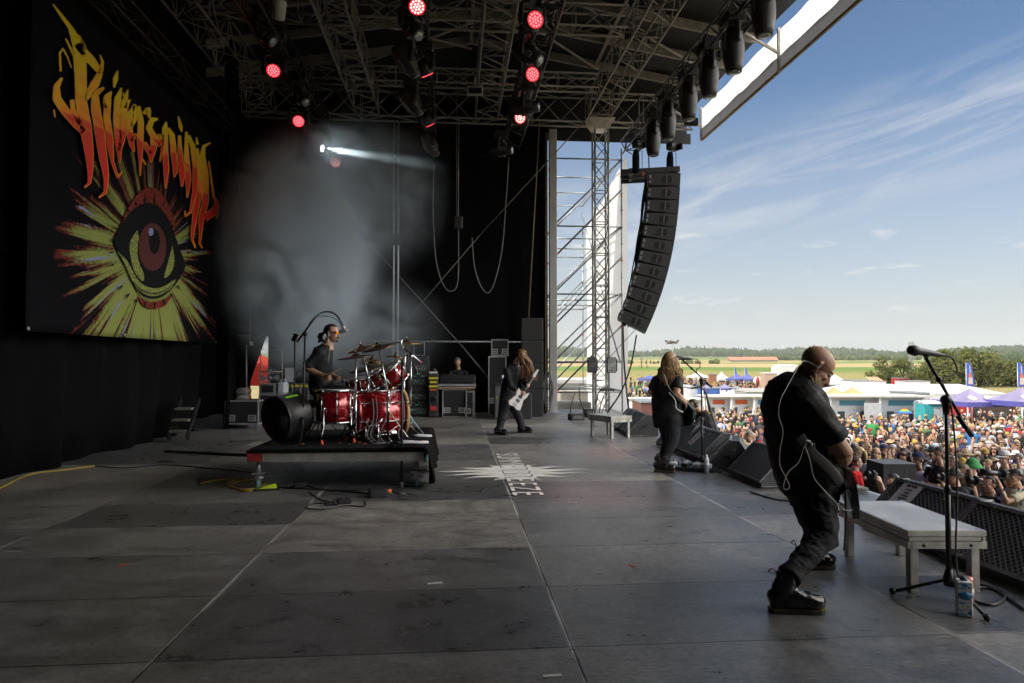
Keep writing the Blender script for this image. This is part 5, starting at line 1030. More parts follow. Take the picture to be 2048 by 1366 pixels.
MB().tube((0, 0, .05), (0, 0, zt), .014, 8, BLKM).box((0, 0, .12), (.05, .05, .1), mt=BLKM).tube((0, 0, 0), (0, 0, .16), .022, 8, STEEL).build('pole', parent=t); MB().loft(smoothpts([(0, .0, zt), (.06, 0, zt + .07), (.14, 0, zt - .02), (.12, 0, zt - .2), (.1, .05, zt - .35)], 4), .006, 5, CB).build('cable', parent=t)
# floor fan on the riser
p = W(574, 832, 8.45); ax_ = cv((-.42, -.62, -.10)); t = thing('drum_fan', 'black barrel fan tilted on the riser corner with a green tape strip', 'fan', (p.x, p.y, p.z))
MB().lathe([(.262, .17), (.275, .175), (.278, .15), (.265, .13), (.262, -.16), (.275, -.175), (.262, -.18), (.25, -.16), (.25, .16), (.262, .17)], 32, mat('fan_black', (.02, .02, .022), .35, var=.2), (0, 0, 0), ax_).build('barrel', parent=t)
for s_ in (-1, 1):
    b = MB()
    for r_ in (.06, .10, .14, .18, .22): x = ax_.orthogonal().normalized(); y = ax_.cross(x); b.loft([ax_ * .165 * s_ + x * r_ * math.cos(k * math.pi / 10) + y * r_ * math.sin(k * math.pi / 10) for k in range(20)], .003, 4, BLKM, closed=True)
    for k in range(10): d = x * math.cos(k * .628) + y * math.sin(k * .628); b.tube(ax_ * .165 * s_ + d * .04, ax_ * .165 * s_ + d * .255, .003, 4, BLKM)
    b.build('guard', parent=t)
b = MB(); b.ball((0, 0, 0), .06, BLKM, 10, 6)
for k in range(5): d = x * math.cos(k * 1.257) + y * math.sin(k * 1.257); e = ax_.cross(d); b.add([d * .05 - e * .03 - ax_ * .03, d * .05 + e * .03 + ax_ * .03, d * .235 + e * .08 + ax_ * .03, d * .235 - e * .06 - ax_ * .03], [(0, 1, 2, 3)], BLK)
b.build('rotor', parent=t)
side = ax_.cross(V((0, 0, 1))).normalized(); gz_ = RZ - p.z + .012
MB().loft([side * .28, side * .30 + V((0, 0, -.1)), side * .24 + V((0, 0, gz_)), side * .24 + ax_ * .2 + V((0, 0, gz_)), side * -.24 + ax_ * .2 + V((0, 0, gz_)), side * -.24 + V((0, 0, gz_)), side * -.30 + V((0, 0, -.1)), side * -.28], .014, 6, BLKM).build('floor_bracket', parent=t)
tp = (UV * .85 - HV * .45 + RV * .12).normalized(); tp = (tp - ax_ * tp.dot(ax_)).normalized(); MB().box(tp * .2675 + ax_ * -.02, (.035, .18, .004), Matrix((tp.cross(ax_), ax_, tp)).transposed(), mat('tape_green', (.25, .7, .04), .6)).build('tape_strip', parent=t)
for i, (px, py, D) in enumerate(((555, 868, 8.35), (545, 866, 8.4), (680, 876, 8.4), (719, 868, 8.5), (845, 872, 8.6), (606, 869, 8.3), (730, 880, 8.3))):
    p = W(px, py, D); p.z = RZ + .014 + (.005 if i > 3 else 0); one(MB().box((0, 0, 0), (.045, .022, .003), rz3(i * .9)), 'marker_tape', 'small orange tape mark on the black riser carpet', 'tape', ORG if i != 1 else MATS['tape_green'], loc=p, group='tape marks on the riser carpet')
# bottles on the deck
PLA = mat('bottle_white', (.62, .68, .74), .3, var=.1); LBL = mat('bottle_blue', (.06, .16, .45), .4)
def can(name, label, p, h=.17, r=.034, body=PLA, band=LBL, group=None):
    t = thing(name, label, name.split('_')[-1], p, 0, group); MB().lathe([(0, 0), (r, 0), (r, h * .78), (r * .5, h * .92), (r * .5, h), (0, h)] if 'bottle' in name else [(0, 0), (r * .9, 0), (r, .008), (r, h - .012), (r * .85, h), (0, h)], 12, body).build('body', parent=t)
    MB().lathe([(r + .001, h * .3), (r + .001, h * .6)], 12, band).build('label_band', parent=t); return t
can('water_bottle', 'white water bottle behind the near floor tom', W(679, 829, 9.6) * 1.0 - V((0, 0, .08)))
for i, (px, py) in enumerate(((842, 832), (849, 832))): can('water_bottle', 'white water bottle on the floor beside the bass drum, one of a pair', FL(px, py), group='pair of bottles by the bass drum')
for i, (px, py) in enumerate(((914, 829), (920, 829), (925, 830), (930, 829))): can('water_bottle', 'white water bottle in front of the keyboard case', FL(px, py), .19, group='bottles in front of the keyboard case')
can('drink_cup', 'white paper cup on the dark amplifier behind the far guitarist', W(1005, 766, 17.5), .20, .04)
can('water_bottle', 'clear water bottle standing beside the pedalboard', FL(1413, 946), .24, .035, mat('bottle_clear', (.55, .62, .68), .1, var=.1), mat('bottle_pale', (.6, .65, .7), .3))
# carton and can by the near microphone stand
p = FL(1928, 1230); t = thing('drink_carton', 'white patterned drink carton with a blue oval at the near microphone stand', 'carton', p, -.45)
h = .205; MB().box((0, 0, h / 2), (.075, .075, h), mt=mat('carton_white', (.62, .64, .66), .45, var=.35, scale=55), bev=.004).build('box', parent=t)
b = MB(); b.lathe([(0, 0), (.033, 0), (.033, .001), (0, .0012)], 20, mat('carton_blue', (.03, .25, .55), .4), (0, 0, 0), (0, -1, 0)); o = b.build('oval', parent=t); o.location = (0, -.0382, .125); o.scale = (1.1, 1, .72)
b = MB(); text_mesh('Joyce', .036, b, (0, -.0405, .124), (1, 0, 0), (0, 0, 1), mat('carton_ink', (.02, .03, .08), .5)); b.build('lettering', parent=t)
rnd = random.Random(2); b = MB()
for i in range(26):
    z = rnd.choice([rnd.uniform(.01, .085), rnd.uniform(.16, .195)]); b.box((rnd.uniform(-.03, .03), -.0378, z), (.008, .001, .012), mt=MATS['carton_blue'])
b.build('print_dots', parent=t); MB().lathe([(0, h), (.02, h), (.02, h + .02), (0, h + .022)], 12, mat('cap_dark', (.03, .05, .10), .4)).build('cap', parent=t)
can('drink_can', 'copper coloured can behind the drink carton', FL(1935, 1207), .165, .036, mat('can_copper', (.35, .16, .11), .3, metal=.6), mat('can_white', (.5, .45, .42), .4))
# ---- front microphone stands
def mic_stand(label, base, joint, tail, head, micdir, D, seed=0):
    P0 = FL(*base) if isinstance(base, tuple) else base; t = thing('microphone_stand', label, 'microphone stand', P0); q = lambda a, dd=0: W(a[0], a[1], D + dd) - P0
    J = q(joint); MB().tube((J.x, J.y, .12), (J.x, J.y, J.z * .55), .016, 8, BLKM).tube((J.x, J.y, J.z * .5), J, .011, 8, BLKM).ball((J.x, J.y, J.z * .55), (.022, .022, .04), BLKM, 8, 5).build('pole', parent=t)
    MB().tube(q(tail), q(head), .010, 7, BLKM).tube(q(tail), lerp(q(tail), J, .55), .016, 8, BLKM).build('boom', parent=t)
    b = MB(); d = (q(head) - q(tail)).normalized(); b.ball(J, .034, BLKM, 10, 6).loft([J - V((0, 0, .09)), J - V((0, 0, .03)), J], [.016, .026, .02], 8, BLKM); b.ball(lerp(q(tail), q(head), .72), .02, BLKM, 8, 5); b.build('joint', parent=t)
    for k in range(3): a = seed + 2.094 * k; MB().tube((J.x, J.y, .14), (J.x + .30 * math.cos(a), J.y + .30 * math.sin(a), .02), .011, 6, BLKM).ball((J.x + .31 * math.cos(a), J.y + .31 * math.sin(a), .02), .022, RUB, 8, 5).build('leg', parent=t)
    MB().lathe([(0, .10), (.03, .10), (.035, .14), (.02, .20), (0, .2)], 10, BLKM, (J.x, J.y, 0)).build('hub', parent=t)
    h = q(head); m = V(micdir).normalized(); mp = h + V((0, 0, .035))
    mic = MB().lathe([(0, -.13), (.009, -.13), (.010, -.10), (.016, -.095), (.024, .05), (.028, .055), (.033, .07), (.034, .09), (.028, .115), (.014, .128), (0, .131)], 14, mat('mic_black', (.015, .015, .016), .4, var=.2), mp, m).build('microphone', parent=t)
    MB().loft([h, mp], [.014, .020], 8, BLKM).build('mic_clip', parent=t)
    e = mp - m * .13; MB().loft(smoothpts([e, e - m * .06 + V((0, 0, -.01)), e - m * .09 + V((0, 0, -.10)), lerp(h, J, .6) + V((.03, 0, .02)), J + V((.02, -.02, -.05)), V((J.x + .05, J.y - .02, J.z * .6)), V((J.x + .03, J.y - .03, .2)), V((J.x + .12, J.y - .06, .015))], 5), .0055, 6, CB).build('cable', parent=t)
    return t
mic_stand('near microphone stand with its boom angled beside the large platform', (1897, 1200), (1892, 800), (1944, 872), (1852, 716), tuple(cv((-.97, -.15, .14))), 4.32, 2.6)
mic_stand('microphone stand in front of the long-haired singer', (1404, 938), (1403, 760), (1424, 774), (1367, 722), tuple(cv((-.9, .3, .05))), 9.4, 1.0)
# pedalboard
p = FL(1385, 940); t = thing('pedalboard', 'black pedalboard with pale pedals beside the singer', 'pedalboard', p, -.5)
MB().box((0, 0, .03), (.62, .36, .05), mt=BLK, bev=.008).build('board', parent=t); rnd = random.Random(6)
for i in range(7):
    x, y = -.24 + (i % 4) * .155 + rnd.uniform(-.01, .01), (-.08 if i < 4 else .09); MB().box((x, y, .08), (.085, .13, .05), rz3(rnd.uniform(-.2, .2)), mat('pedal_%d' % (i % 3), [(.55, .55, .55), (.02, .02, .02), (.25, .26, .28)][i % 3], .35), .006).lathe([(.012, .105), (.012, .118), (0, .12)], 8, CHROME, (x, y - .03, 0)).build('pedal', parent=t)
cable('guitar_cable', [FL(1375, 905) + V((0, 0, .01)), FL(1365, 918) + V((0, 0, .012)), FL(1370, 932) + V((0, 0, .012)), FL(1390, 945) + V((0, 0, .012))], .007, CB, 'black cable curled by the pedalboard')
# ---- cables and power bricks on the floor
YEL = mat('cable_yellow', (.50, .36, .03), .5, var=.15)
def floor_cable(pts, r, mt, label): return cable('floor_cable', [FL(x, y) + V((0, 0, r + .001)) for x, y in pts], r, mt, label, k=5)
floor_cable([(-60, 1010), (0, 978), (60, 950), (130, 941), (190, 933)], .008, YEL, 'yellow cable running along the foot of the black curtain')
floor_cable([(190, 933), (250, 937), (330, 931), (420, 938), (500, 946), (512, 952)], .008, CB, 'black cable joining the yellow one beside the riser')
floor_cable([(400, 968), (425, 963), (470, 958), (505, 962)], .008, YEL, 'yellow cable end near the riser caster')
floor_cable([(505, 966), (470, 963), (455, 970), (475, 980), (510, 978), (530, 968), (512, 960), (480, 964), (462, 974), (495, 984), (520, 976)], .008, YEL, 'yellow cable loops beside the riser caster')
floor_cable([(330, 905), (400, 908), (470, 912), (640, 916), (655, 912)], .022, CB, 'thick black cable running under the drum riser')
floor_cable([(530, 974), (580, 978), (630, 980), (700, 982), (760, 978), (803, 975), (845, 974)], .009, CB, 'black cable along the front of the drum riser')
floor_cable([(580, 976), (610, 972), (640, 980), (700, 985), (748, 990)], .009, CB, 'black cable leading to the power brick')
floor_cable([(618, 985), (645, 1002), (670, 1000), (690, 1004)], .007, CB, 'thin black cable from the riser to the adapters')
floor_cable([(730, 1004), (728, 1014), (690, 1013), (650, 1020), (615, 1018), (622, 1010), (650, 1008), (675, 1012)], .007, CB, 'thin black cable looping round the adapters')
for px, py, s_, lab in ((755, 993, (.20, .16, .09), 'black power brick with an orange plug on the floor before the riser'), (688, 1007, (.15, .10, .06), 'black adapter block in the middle of the loose cables'), (660, 1011, (.12, .05, .04), 'small black adapter in the loose cable loop'), (600, 975, (.14, .10, .07), 'black connector lump in front of the riser')):
    t = thing('power_brick', lab, 'adapter', FL(px, py), .3); MB().box((0, 0, s_[2] / 2), s_, mt=BLK, bev=.012).build('case', parent=t)
    if px == 755: MB().tube((.1, 0, .05), (.15, 0, .05), .022, 8, ORG).build('plug', parent=t); MB().loft([(.15, 0, .05), (.22, -.02, .02), (.30, -.05, .012)], .012, 6, CB).build('lead', parent=t)
p = FL(533, 980); t = thing('wheel_chock', 'neon yellow wheel chock at the riser caster', 'wheel chock', p, .2); MB().prism([(-.12, 0), (.12, 0), (.10, .07), (-.02, .05)], (0, .04, 0), (1, 0, 0), (0, 0, 1), (0, -1, 0), .08, mat('neon', (.55, .75, .03), .5)).build('block', parent=t); MB().box((.0, -.02, .012), (.3, .05, .02), mt=BLK).build('base', parent=t)
for pts, lab in (([(1688, 1040), (1740, 1045), (1790, 1070), (1850, 1085), (1900, 1110)], 'black cable lying under the large platform'), ([(1905, 1175), (1960, 1172), (2010, 1190), (1990, 1212), (1950, 1205), (1935, 1185), (1985, 1180), (2048, 1222)], 'black cable coils on the floor behind the drink carton'), ([(1700, 1035), (1740, 1052), (1775, 1062), (1800, 1060)], 'second cable under the large platform'), ([(1500, 985), (1560, 1002), (1640, 1003), (1660, 996)], 'black cable below the worn wedge')): floor_cable(pts, .009, CB, lab)
p = FL(1712, 985); t = thing('cable_clump', 'small black bundle of cable at the stage edge', 'cable', p, .4); MB().loft([(-.2, 0, .03), (0, .02, .05), (.2, 0, .02)], [.03, .045, .02], 8, CB).build('bundle', parent=t)
# ---- backline
CASE = mat('case_black', (.018, .018, .02), .6, var=.3, scale=12); EDGE = mat('case_edge', (.55, .55, .56), .4, metal=.6, var=.15)
def road_case(label, p, rz, w_, d_, h, casters=True, group=None, latches=2):
    t = thing('road_case', label, 'road case', p, rz, group); z0 = .1 if casters else 0
    MB().box((0, 0, z0 + h / 2), (w_, d_, h), mt=CASE).build('shell', parent=t); b = MB(); e = .03
    for sx in (-1, 1):
        for sy in (-1, 1): b.box((sx * w_ / 2, sy * d_ / 2, z0 + h / 2), (e, e, h + .02), mt=EDGE)
        for z in (0, h): b.box((0, sx * d_ / 2, z0 + z), (w_ - e, e, e), mt=EDGE); b.box((sx * w_ / 2, 0, z0 + z), (e, d_ - e, e), mt=EDGE)
    b.build('edge_trim', parent=t)
    for k in range(latches):
        x = (-.32 + .64 * k / max(1, latches - 1)) * w_; MB().box((x, -d_ / 2 - .006, z0 + h * .25), (.18, .012, .14), mt=EDGE).box((x, -d_ / 2 - .012, z0 + h * .25), (.13, .012, .09), mt=mat('case_dish', (.2, .2, .2), .5, metal=.4)).box((x, -d_ / 2 - .02, z0 + h * .25), (.10, .01, .02), mt=EDGE).build('handle', parent=t)
    if casters:
        for sx in (-1, 1):
            for sy in (-1, 1): MB().lathe([(0, -.02), (.045, -.02), (.045, .02), (0, .02)], 10, mat('caster_teal', (.10, .20, .22), .5), (sx * w_ * .4, sy * d_ * .38, .046), (1, 0, 0)).box((sx * w_ * .4, sy * d_ * .38, .09), (.07, .07, .02), mt=STEEL).build('caster', parent=t)
    return t
f = lambda px, D: V((W(px, 718, D).x, W(px, 718, D).y, 0))
road_case('black flight case with steel edges under the keyboard', f(911, 18.2), -YAW, .60 * 1.02, .55, .71, False)
road_case('narrow upright flight case with pale latches beside the keyboard case', f(941, 18.1), -YAW, .18, .5, .66, False, latches=1)
p = f(914, 18.1); t = thing('keyboard', 'long black keyboard in a chevron-patterned cover on a pale case', 'keyboard', (p.x, p.y, 0), -YAW)
MB().box((0, 0, .82), (.98, .5, .09), mt=EDGE).box((0, -.255, .805), (.98, .01, .015), mt=BLK).box((0, 0, .752), (.95, .5, .045), mt=mat('ply_edge', (.30, .20, .10), .6)).build('lid_tray', parent=t)
kb = MB().box((.03, 0, .98), (.92, .40, .20), mt=CASE, bev=.02).build('cover', parent=t); b = MB()
for i in range(9): b.box((-.32 + i * .085, -.205, .97), (.018, .012, .13), Matrix.Rotation((-.6 if i < 5 else .6), 3, 'Y'), BLKM)
b.build('chevron', parent=kb); MB().box((.02, .02, 1.095), (.9, .36, .02), mt=BLK).build('key_bed', parent=t)
# striped column
p = f(868, 17.9); t = thing('speaker_totem', 'tall narrow black column with yellow tape bands beside the keyboard', 'column speaker', p, -YAW)
MB().box((0, 0, .58), (.235, .24, 1.12), mt=mat('totem_black', (.028, .028, .03), .6, var=.2), bev=.02).lathe([(.09, 1.14), (.09, 1.2), (.05, 1.28), (0, 1.29)], 12, BLK).build('body', parent=t)
YT = mat('tape_yellow', (.75, .62, .02), .5, var=.05)
for z, w_ in ((1.02, .25), (.92, .18), (.81, .25)): MB().box((0, -.124, z), (w_ * .98, .006, .045), mt=YT).build('tape_band', parent=t)
MB().box((0, -.124, .72), (.17, .006, .04), mt=ORG).build('orange_tape', parent=t); MB().box((0, -.124, .24), (.16, .006, .10), mt=mat('sticker_red2', (.6, .05, .05), .5)).build('red_sticker', parent=t); MB().box((0, -.124, 1.17), (.22, .006, .04), mt=WHITE).build('white_tape', parent=t); MB().lathe([(.085, 0), (.085, .01), (.06, .012), (0, .005)], 16, BLKM, (0, -.12, .48), (0, -1, 0)).build('speaker_cone', parent=t)
# amplifier rack beside the drums
p = f(838, 18.3); t = thing('amplifier_rack', 'black rack of green-lit amplifiers behind the bass drum', 'rack', p, -YAW)
MB().box((0, 0, .8), (.52, .5, 1.6), mt=CASE).build('frame', parent=t)
for i in range(7):
    m_ = MB().box((0, -.256, .15 + i * .19), (.47, .015, .16), mt=[mat('rack_grey', (.10, .10, .105), .4, metal=.4), BLK][i % 2]).build('rack_unit', parent=t); b = MB(); rnd = random.Random(i)
    for k in range(9): b.lathe([(.012, 0), (.010, .012), (0, .013)], 8, [STEEL, mat('rack_led', (.02, .3, .1), .4, emit=(.05, .9, .3), estr=.6)][rnd.random() < .15], (-.19 + k * .047, -.264, .15 + i * .19 + rnd.choice((-.03, .03))), (0, -1, 0))
    b.build('knob', parent=m_)
b = MB(); b.loft([(x, -.1, z) for x, z in ((-.12, 1.62), (.16, 1.62), (.16, 1.95), (-.12, 1.95))], .012, 5, STEEL, closed=True); b.build('top_frame', parent=t)
# subwoofer stack: five cabinets
GS = 'black speaker cabinets stacked by the scaffold'
for i, (y0, y1) in enumerate(((835, 777), (777, 727), (727, 682), (682, 637))):
    D = 18.35; z0, z1 = [max(0, W(1063, y, D).z) for y in (y0, y1)]; p = f(1064, D); t = thing('speaker_cabinet', ['bottom black cabinet of the tall speaker stack', 'second black cabinet from the floor in the tall speaker stack', 'third black cabinet from the floor in the tall speaker stack', 'topmost black cabinet of the tall speaker stack'][i], 'speaker cabinet', (p.x, p.y, z0), -YAW, GS); h = z1 - z0 - .006
    MB().box((0, 0, h / 2), (.58, .6, h), mt=PA, bev=.012).build('box', parent=t); MB().box((0, -.304, h / 2), (.53, .012, h - .06), mt=GRILL).build('grille', parent=t)
D = 17.6; p = f(1030, D); t = thing('speaker_cabinet', 'low black floor speaker behind the far guitarist legs', 'speaker cabinet', p, -YAW, None); MB().box((0, 0, .32), (.85, .6, .64), mt=PA, bev=.012).build('box', parent=t); MB().box((0, -.304, .32), (.78, .012, .56), mt=GRILL).build('grille', parent=t)
p = f(1003, 17.4); t = thing('amplifier', 'black guitar amplifier with a green tape tab behind the far guitarist', 'amplifier', p, -YAW); MB().box((0, 0, .46), (.36, .4, .92), mt=CASE, bev=.015).build('cabinet', parent=t); MB().box((0, -.204, .43), (.3, .01, .8), mt=PANEL).build('grille_cloth', parent=t); MB().box((-.12, -.21, .55), (.02, .004, .06), mt=MATS['tape_green']).build('tape_tab', parent=t)
road_case('black equipment case with two pale latches high behind the far guitarist', f(1000, 18.7) + V((0, 0, 1.62)), -YAW, .44, .4, .42, False)
road_case('black equipment case under the latched case behind the far guitarist', f(995, 18.7) + V((0, 0, .0)), -YAW, .46, .4, 1.58, False, latches=1)
# cases and cooling fan in the upstage corner
road_case('road case with white edges behind the barrel fan', f(560, 15.6), -YAW, .7, .6, .62)
t = thing('mixer_box', 'small grey electronics box on the road case', 'electronics', f(542, 15.5) + V((0, 0, .73)), -YAW); MB().box((0, 0, .12), (.34, .4, .24), mt=STEEL, bev=.01).build('case', parent=t); MB().box((0, -.205, .12), (.26, .012, .15), mt=BLK).build('front_panel', parent=t)
t = thing('jerrycan', 'pale plastic jerrycan beside the haze fan', 'jerrycan', f(566, 15.4) + V((0, 0, .73)), -YAW); MB().box((0, 0, .14), (.20, .26, .27), mt=mat('jerry_plastic', (.42, .45, .50), .5, var=.1), bev=.04).build('body', parent=t); MB().loft([(-.06, 0, .27), (-.05, 0, .32), (.05, 0, .32), (.06, 0, .27)], .014, 6, MATS['jerry_plastic']).build('handle', parent=t)
t = thing('haze_fan', 'round wire fan standing in the smoke by the curtain gap', 'fan', W(538, 756, 16.2)); b = MB()
for r_ in (.05, .1, .15, .2, .25): b.loft([(r_ * math.cos(k * .314), 0, r_ * math.sin(k * .314)) for k in range(20)], .004, 4, STEEL, closed=True)
for k in range(14): b.tube((.04 * math.cos(k * .449), 0, .04 * math.sin(k * .449)), (.25 * math.cos(k * .449), .0, .25 * math.sin(k * .449)), .003, 4, STEEL)
b.build('guard', parent=t); b = MB(); b.ball((0, .06, 0), .05, STEEL, 8, 6)
for k in range(4): q_ = k * 1.571; b.add([(.04 * math.cos(q_), .05, .04 * math.sin(q_)), (.22 * math.cos(q_ - .3), .08, .22 * math.sin(q_ - .3)), (.22 * math.cos(q_ + .35), .04, .22 * math.sin(q_ + .35))], [(0, 1, 2)], mat('fan_blade', (.3, .31, .33), .4, metal=.4))
b.build('rotor', parent=t); MB().box((0, .05, -.28), (.36, .2, .03), mt=BLK).tube((0, .06, -.28), (0, .06, 0), .02, 6, STEEL).build('foot', parent=t)
road_case('dark case low beside the curtain leg with brown cable drums on it', f(495, 15.3), -YAW, .72, .6, .5); 
for z in (.66, .80): t = thing('cable_drum', ['upper', 'lower'][z < .7] + ' brown cable drum lying on the dark case by the curtain', 'cable drum', f(486, 15.2) + V((0, 0, z))); MB().lathe([(0, -.17), (.07, -.17), (.07, .17), (0, .17)], 12, mat('drum_brown', (.14, .06, .03), .6), axis=(1, 0, .1)).build('spool', parent=t); MB().lathe([(.072, -.12), (.085, -.1), (.085, .1), (.072, .12)], 12, CBL, axis=(1, 0, .1)).build('winding', parent=t)
t = thing('guitar_boat', 'grey open rack of guitars and a steel frame behind the drummer', 'rack', f(600, 17.3), -YAW)
MB().box((0, 0, .45), (.9, .5, .9), mt=mat('rack_dark', (.06, .065, .075), .6, var=.3)).build('case', parent=t)
for i in range(4): MB().box((-.3 + i * .2, -.26, .45), (.03, .02, .86), mt=STEEL).build('upright', parent=t)
for i in range(3): MB().box((-.28 + i * .25, -.27, .85), (.2, .012, .06), mt=YT).build('tape_band', parent=t)
MB().box((-.2, -.2, 1.12), (.22, .02, .36), mt=PAPER).build('notice', parent=t)
b = MB(); b.loft([(x, 0, z) for x, z in ((-1.0, .5), (-.45, .5), (-.45, 1.75), (-1.0, 1.75))], .016, 6, mat('frame_tan', (.45, .38, .30), .5), closed=True); b.tube((-1, 0, 1.2), (-.45, 0, 1.2), .016, 6, MATS['frame_tan']); b.build('steel_frame', parent=t)
# stair visible through the split in the curtain
t = thing('backstage_stair', 'dark steel stair half seen through the split curtain', 'stair', (-5.1, 13.2, 0))
for k in range(3): MB().box((.0, .12 * k, .18 + .2 * k), (.3, .24, .04), mt=mat('stair_tread', (.16, .15, .13), .6)).build('tread', parent=t)
for s_ in (-1, 1): MB().bar((s_ * .17, -.1, .06), (s_ * .17, .5, .75), .03, .12, BLKM).build('stringer', parent=t)
# people-sized red umbrella and green board outside the gap
t = thing('red_parasol', 'red and orange parasol seen through the gap in the far curtain', 'parasol', W(520, 725, 23) - V((0, 0, 0))); MB().lathe([(1.0, -.75), (.8, -.35), (.35, .1), (0, .3)], 12, mat('parasol_red', (.65, .07, .03), .7, var=.2, scale=2, transl=.4), smooth=False).build('canopy', parent=t); MB().tube((0, 0, -3.6), (0, 0, .2), .03, 6, STEEL).build('pole', parent=t)
# ================================================================ PEOPLE ON STAGE AND IN THE PIT
SKIN = mat('skin', (.50, .29, .20), .5, var=.12, scale=14, bump=.08, bscale=120); SKINT = mat('skin_tan', (.42, .23, .145), .5, var=.14, scale=14, bump=.08, bscale=120)
SHIRT = mat('black_shirt', (.0115, .0115, .013), .72, var=.2, scale=8, bump=.4, bscale=24, spec=.3); JEAN = mat('dark_jean', (.018, .019, .023), .85, var=.5, scale=9, bump=.3, bscale=60, spec=.25); BOOT = mat('boot_leather', (.012, .011, .012), .2, var=.2, scale=6, bump=.15, bscale=25)
SOLE = mat('boot_sole', (.016, .014, .012), .6); WELT = mat('welt_thread', (.16, .11, .025), .6); EYE = mat('eye', (.55, .52, .50), .3); IRIS = mat('eye_iris', (.03, .02, .015), .3); LIP = mat('lip', (.42, .18, .14), .5)
HBR = mat('hair_brown', (.16, .075, .030), .45, var=.45, scale=18); HBL = mat('hair_blond', (.30, .18, .075), .42, var=.4, scale=18); HDK = mat('hair_dark', (.022, .014, .010), .45, var=.3); HGR = mat('hair_grey', (.13, .13, .135), .6, var=.3); BRD = mat('beard', (.26, .17, .085), .6, var=.5, scale=25)
def remesh(mb, name, vox, mt, parent=None, org=V(), wr=0., wf=9., keep=None, mats=None, seed=0):
    me = bpy.data.meshes.new('t'); me.from_pydata([tuple(V(p) - org) for p in mb.v], [], mb.f); ob = bpy.data.objects.new('t', me); C.objects.link(ob)
    m = ob.modifiers.new('r', 'REMESH'); m.mode = 'VOXEL'; m.voxel_size = vox; s = ob.modifiers.new('s', 'SMOOTH'); s.iterations = 3; s.factor = .5
    bpy.context.view_layer.update(); me2 = bpy.data.meshes.new_from_object(ob.evaluated_get(bpy.context.evaluated_depsgraph_get())); me2.name = name
    bpy.data.objects.remove(ob); bpy.data.meshes.remove(me)
    if wr > 0:
        co = [v.co.copy() for v in me2.vertices]; nr = [v.normal.copy() for v in me2.vertices]
        for i, v in enumerate(me2.vertices):
            c = co[i]; q = V((c.x * wf, c.y * wf, c.z * wf * 1.5 + c.x * 5 + seed)); f = mnoise.noise(q) ; f2 = 1 - abs(mnoise.noise(q * 1.9 + V((7, 3, seed)))) * 2
            v.co = c + nr[i] * (wr * (.9 * f + .55 * f2 * abs(mnoise.noise(c * 3 + V((seed, 0, 0)))) * 2))
    me2.materials.append(mt); me2.polygons.foreach_set('use_smooth', [True] * len(me2.polygons)); me2.update()
    o = bpy.data.objects.new(name, me2); C.objects.link(o)
    if parent is not None: o.parent = parent
    return o
def hand(b, w, d, n, side, curl=.5, sc=1.):
    d = V(d).normalized(); n = (V(n) - d * V(n).dot(d)).normalized(); s = d.cross(n) * side
    pc = w + d * .045 * sc; b.loft([w - d * .01, w + d * .02 * sc, w + d * .05 * sc, w + d * .088 * sc], [(.026 * sc, .019 * sc), (.034 * sc, .017 * sc), (.041 * sc, .015 * sc), (.039 * sc, .012 * sc)], 10, None, side=s)
    for i, (o, l) in enumerate(((-.030, .072), (-.010, .082), (.010, .077), (.029, .060))):
        p = w + d * .085 * sc + s * o * sc; pts = [p - d * .012]; a = .15 * curl
        for k in range(3): a += curl * (.55 + .12 * i * .5); p = p + (d * math.cos(a) + n * math.sin(a)) * (l * sc * (.42, .33, .25)[k]); pts.append(p)
        b.loft(pts, [.0095 * sc, .0095 * sc, .0088 * sc, .0075 * sc], 7, None).ball(pts[-1], .0075 * sc, None, 6, 4)
    p = w + d * .02 * sc - s * .032 * sc; q = [p, p + (d * .6 - s * .55 + n * .3) * .045 * sc, p + (d * .9 - s * .35 + n * .7) * .075 * sc]; b.loft(q, [.013 * sc, .011 * sc, .008 * sc], 7, None).ball(q[-1], .008 * sc, None, 6, 4)
def headmesh(b, c, f, u, sc=1.):
    f = V(f).normalized(); u = (V(u) - f * V(u).dot(f)).normalized(); s = f.cross(u); m3 = Matrix((s, f, u)).transposed(); k = sc
    b.ball(c + u * .035 * k - f * .012 * k, (.076 * k, .097 * k, .083 * k), None, 16, 10, m3); b.ball(c + f * .028 * k - u * .03 * k, (.062 * k, .066 * k, .078 * k), None, 14, 9, m3); b.ball(c + f * .058 * k - u * .088 * k, (.034 * k, .030 * k, .026 * k), None, 10, 7, m3)
    b.ball(c + f * .072 * k + u * .032 * k, (.048 * k, .022 * k, .012 * k), None, 10, 6, m3); b.loft([c + f * .086 * k + u * .02 * k, c + f * .104 * k - u * .008 * k, c + f * .112 * k - u * .022 * k, c + f * .092 * k - u * .034 * k], [.008 * k, .010 * k, .014 * k, .012 * k], 8)
    for q in (-1, 1): b.ball(c + s * q * .036 * k + f * .066 * k - u * .022 * k, (.022 * k, .018 * k, .020 * k), None, 8, 6, m3); b.loft([c + s * q * .070 * k - f * .004 * k + u * .022 * k, c + s * q * .085 * k - f * .016 * k + u * .012 * k, c + s * q * .083 * k - f * .012 * k - u * .02 * k, c + s * q * .070 * k + f * .002 * k - u * .036 * k], [.008 * k, .013 * k, .010 * k, .007 * k], 7)
    b.ball(c + f * .086 * k - u * .056 * k, (.024 * k, .014 * k, .008 * k), None, 8, 5, m3); b.ball(c + f * .083 * k - u * .067 * k, (.020 * k, .014 * k, .008 * k), None, 8, 5, m3)
    return f, u, s, m3
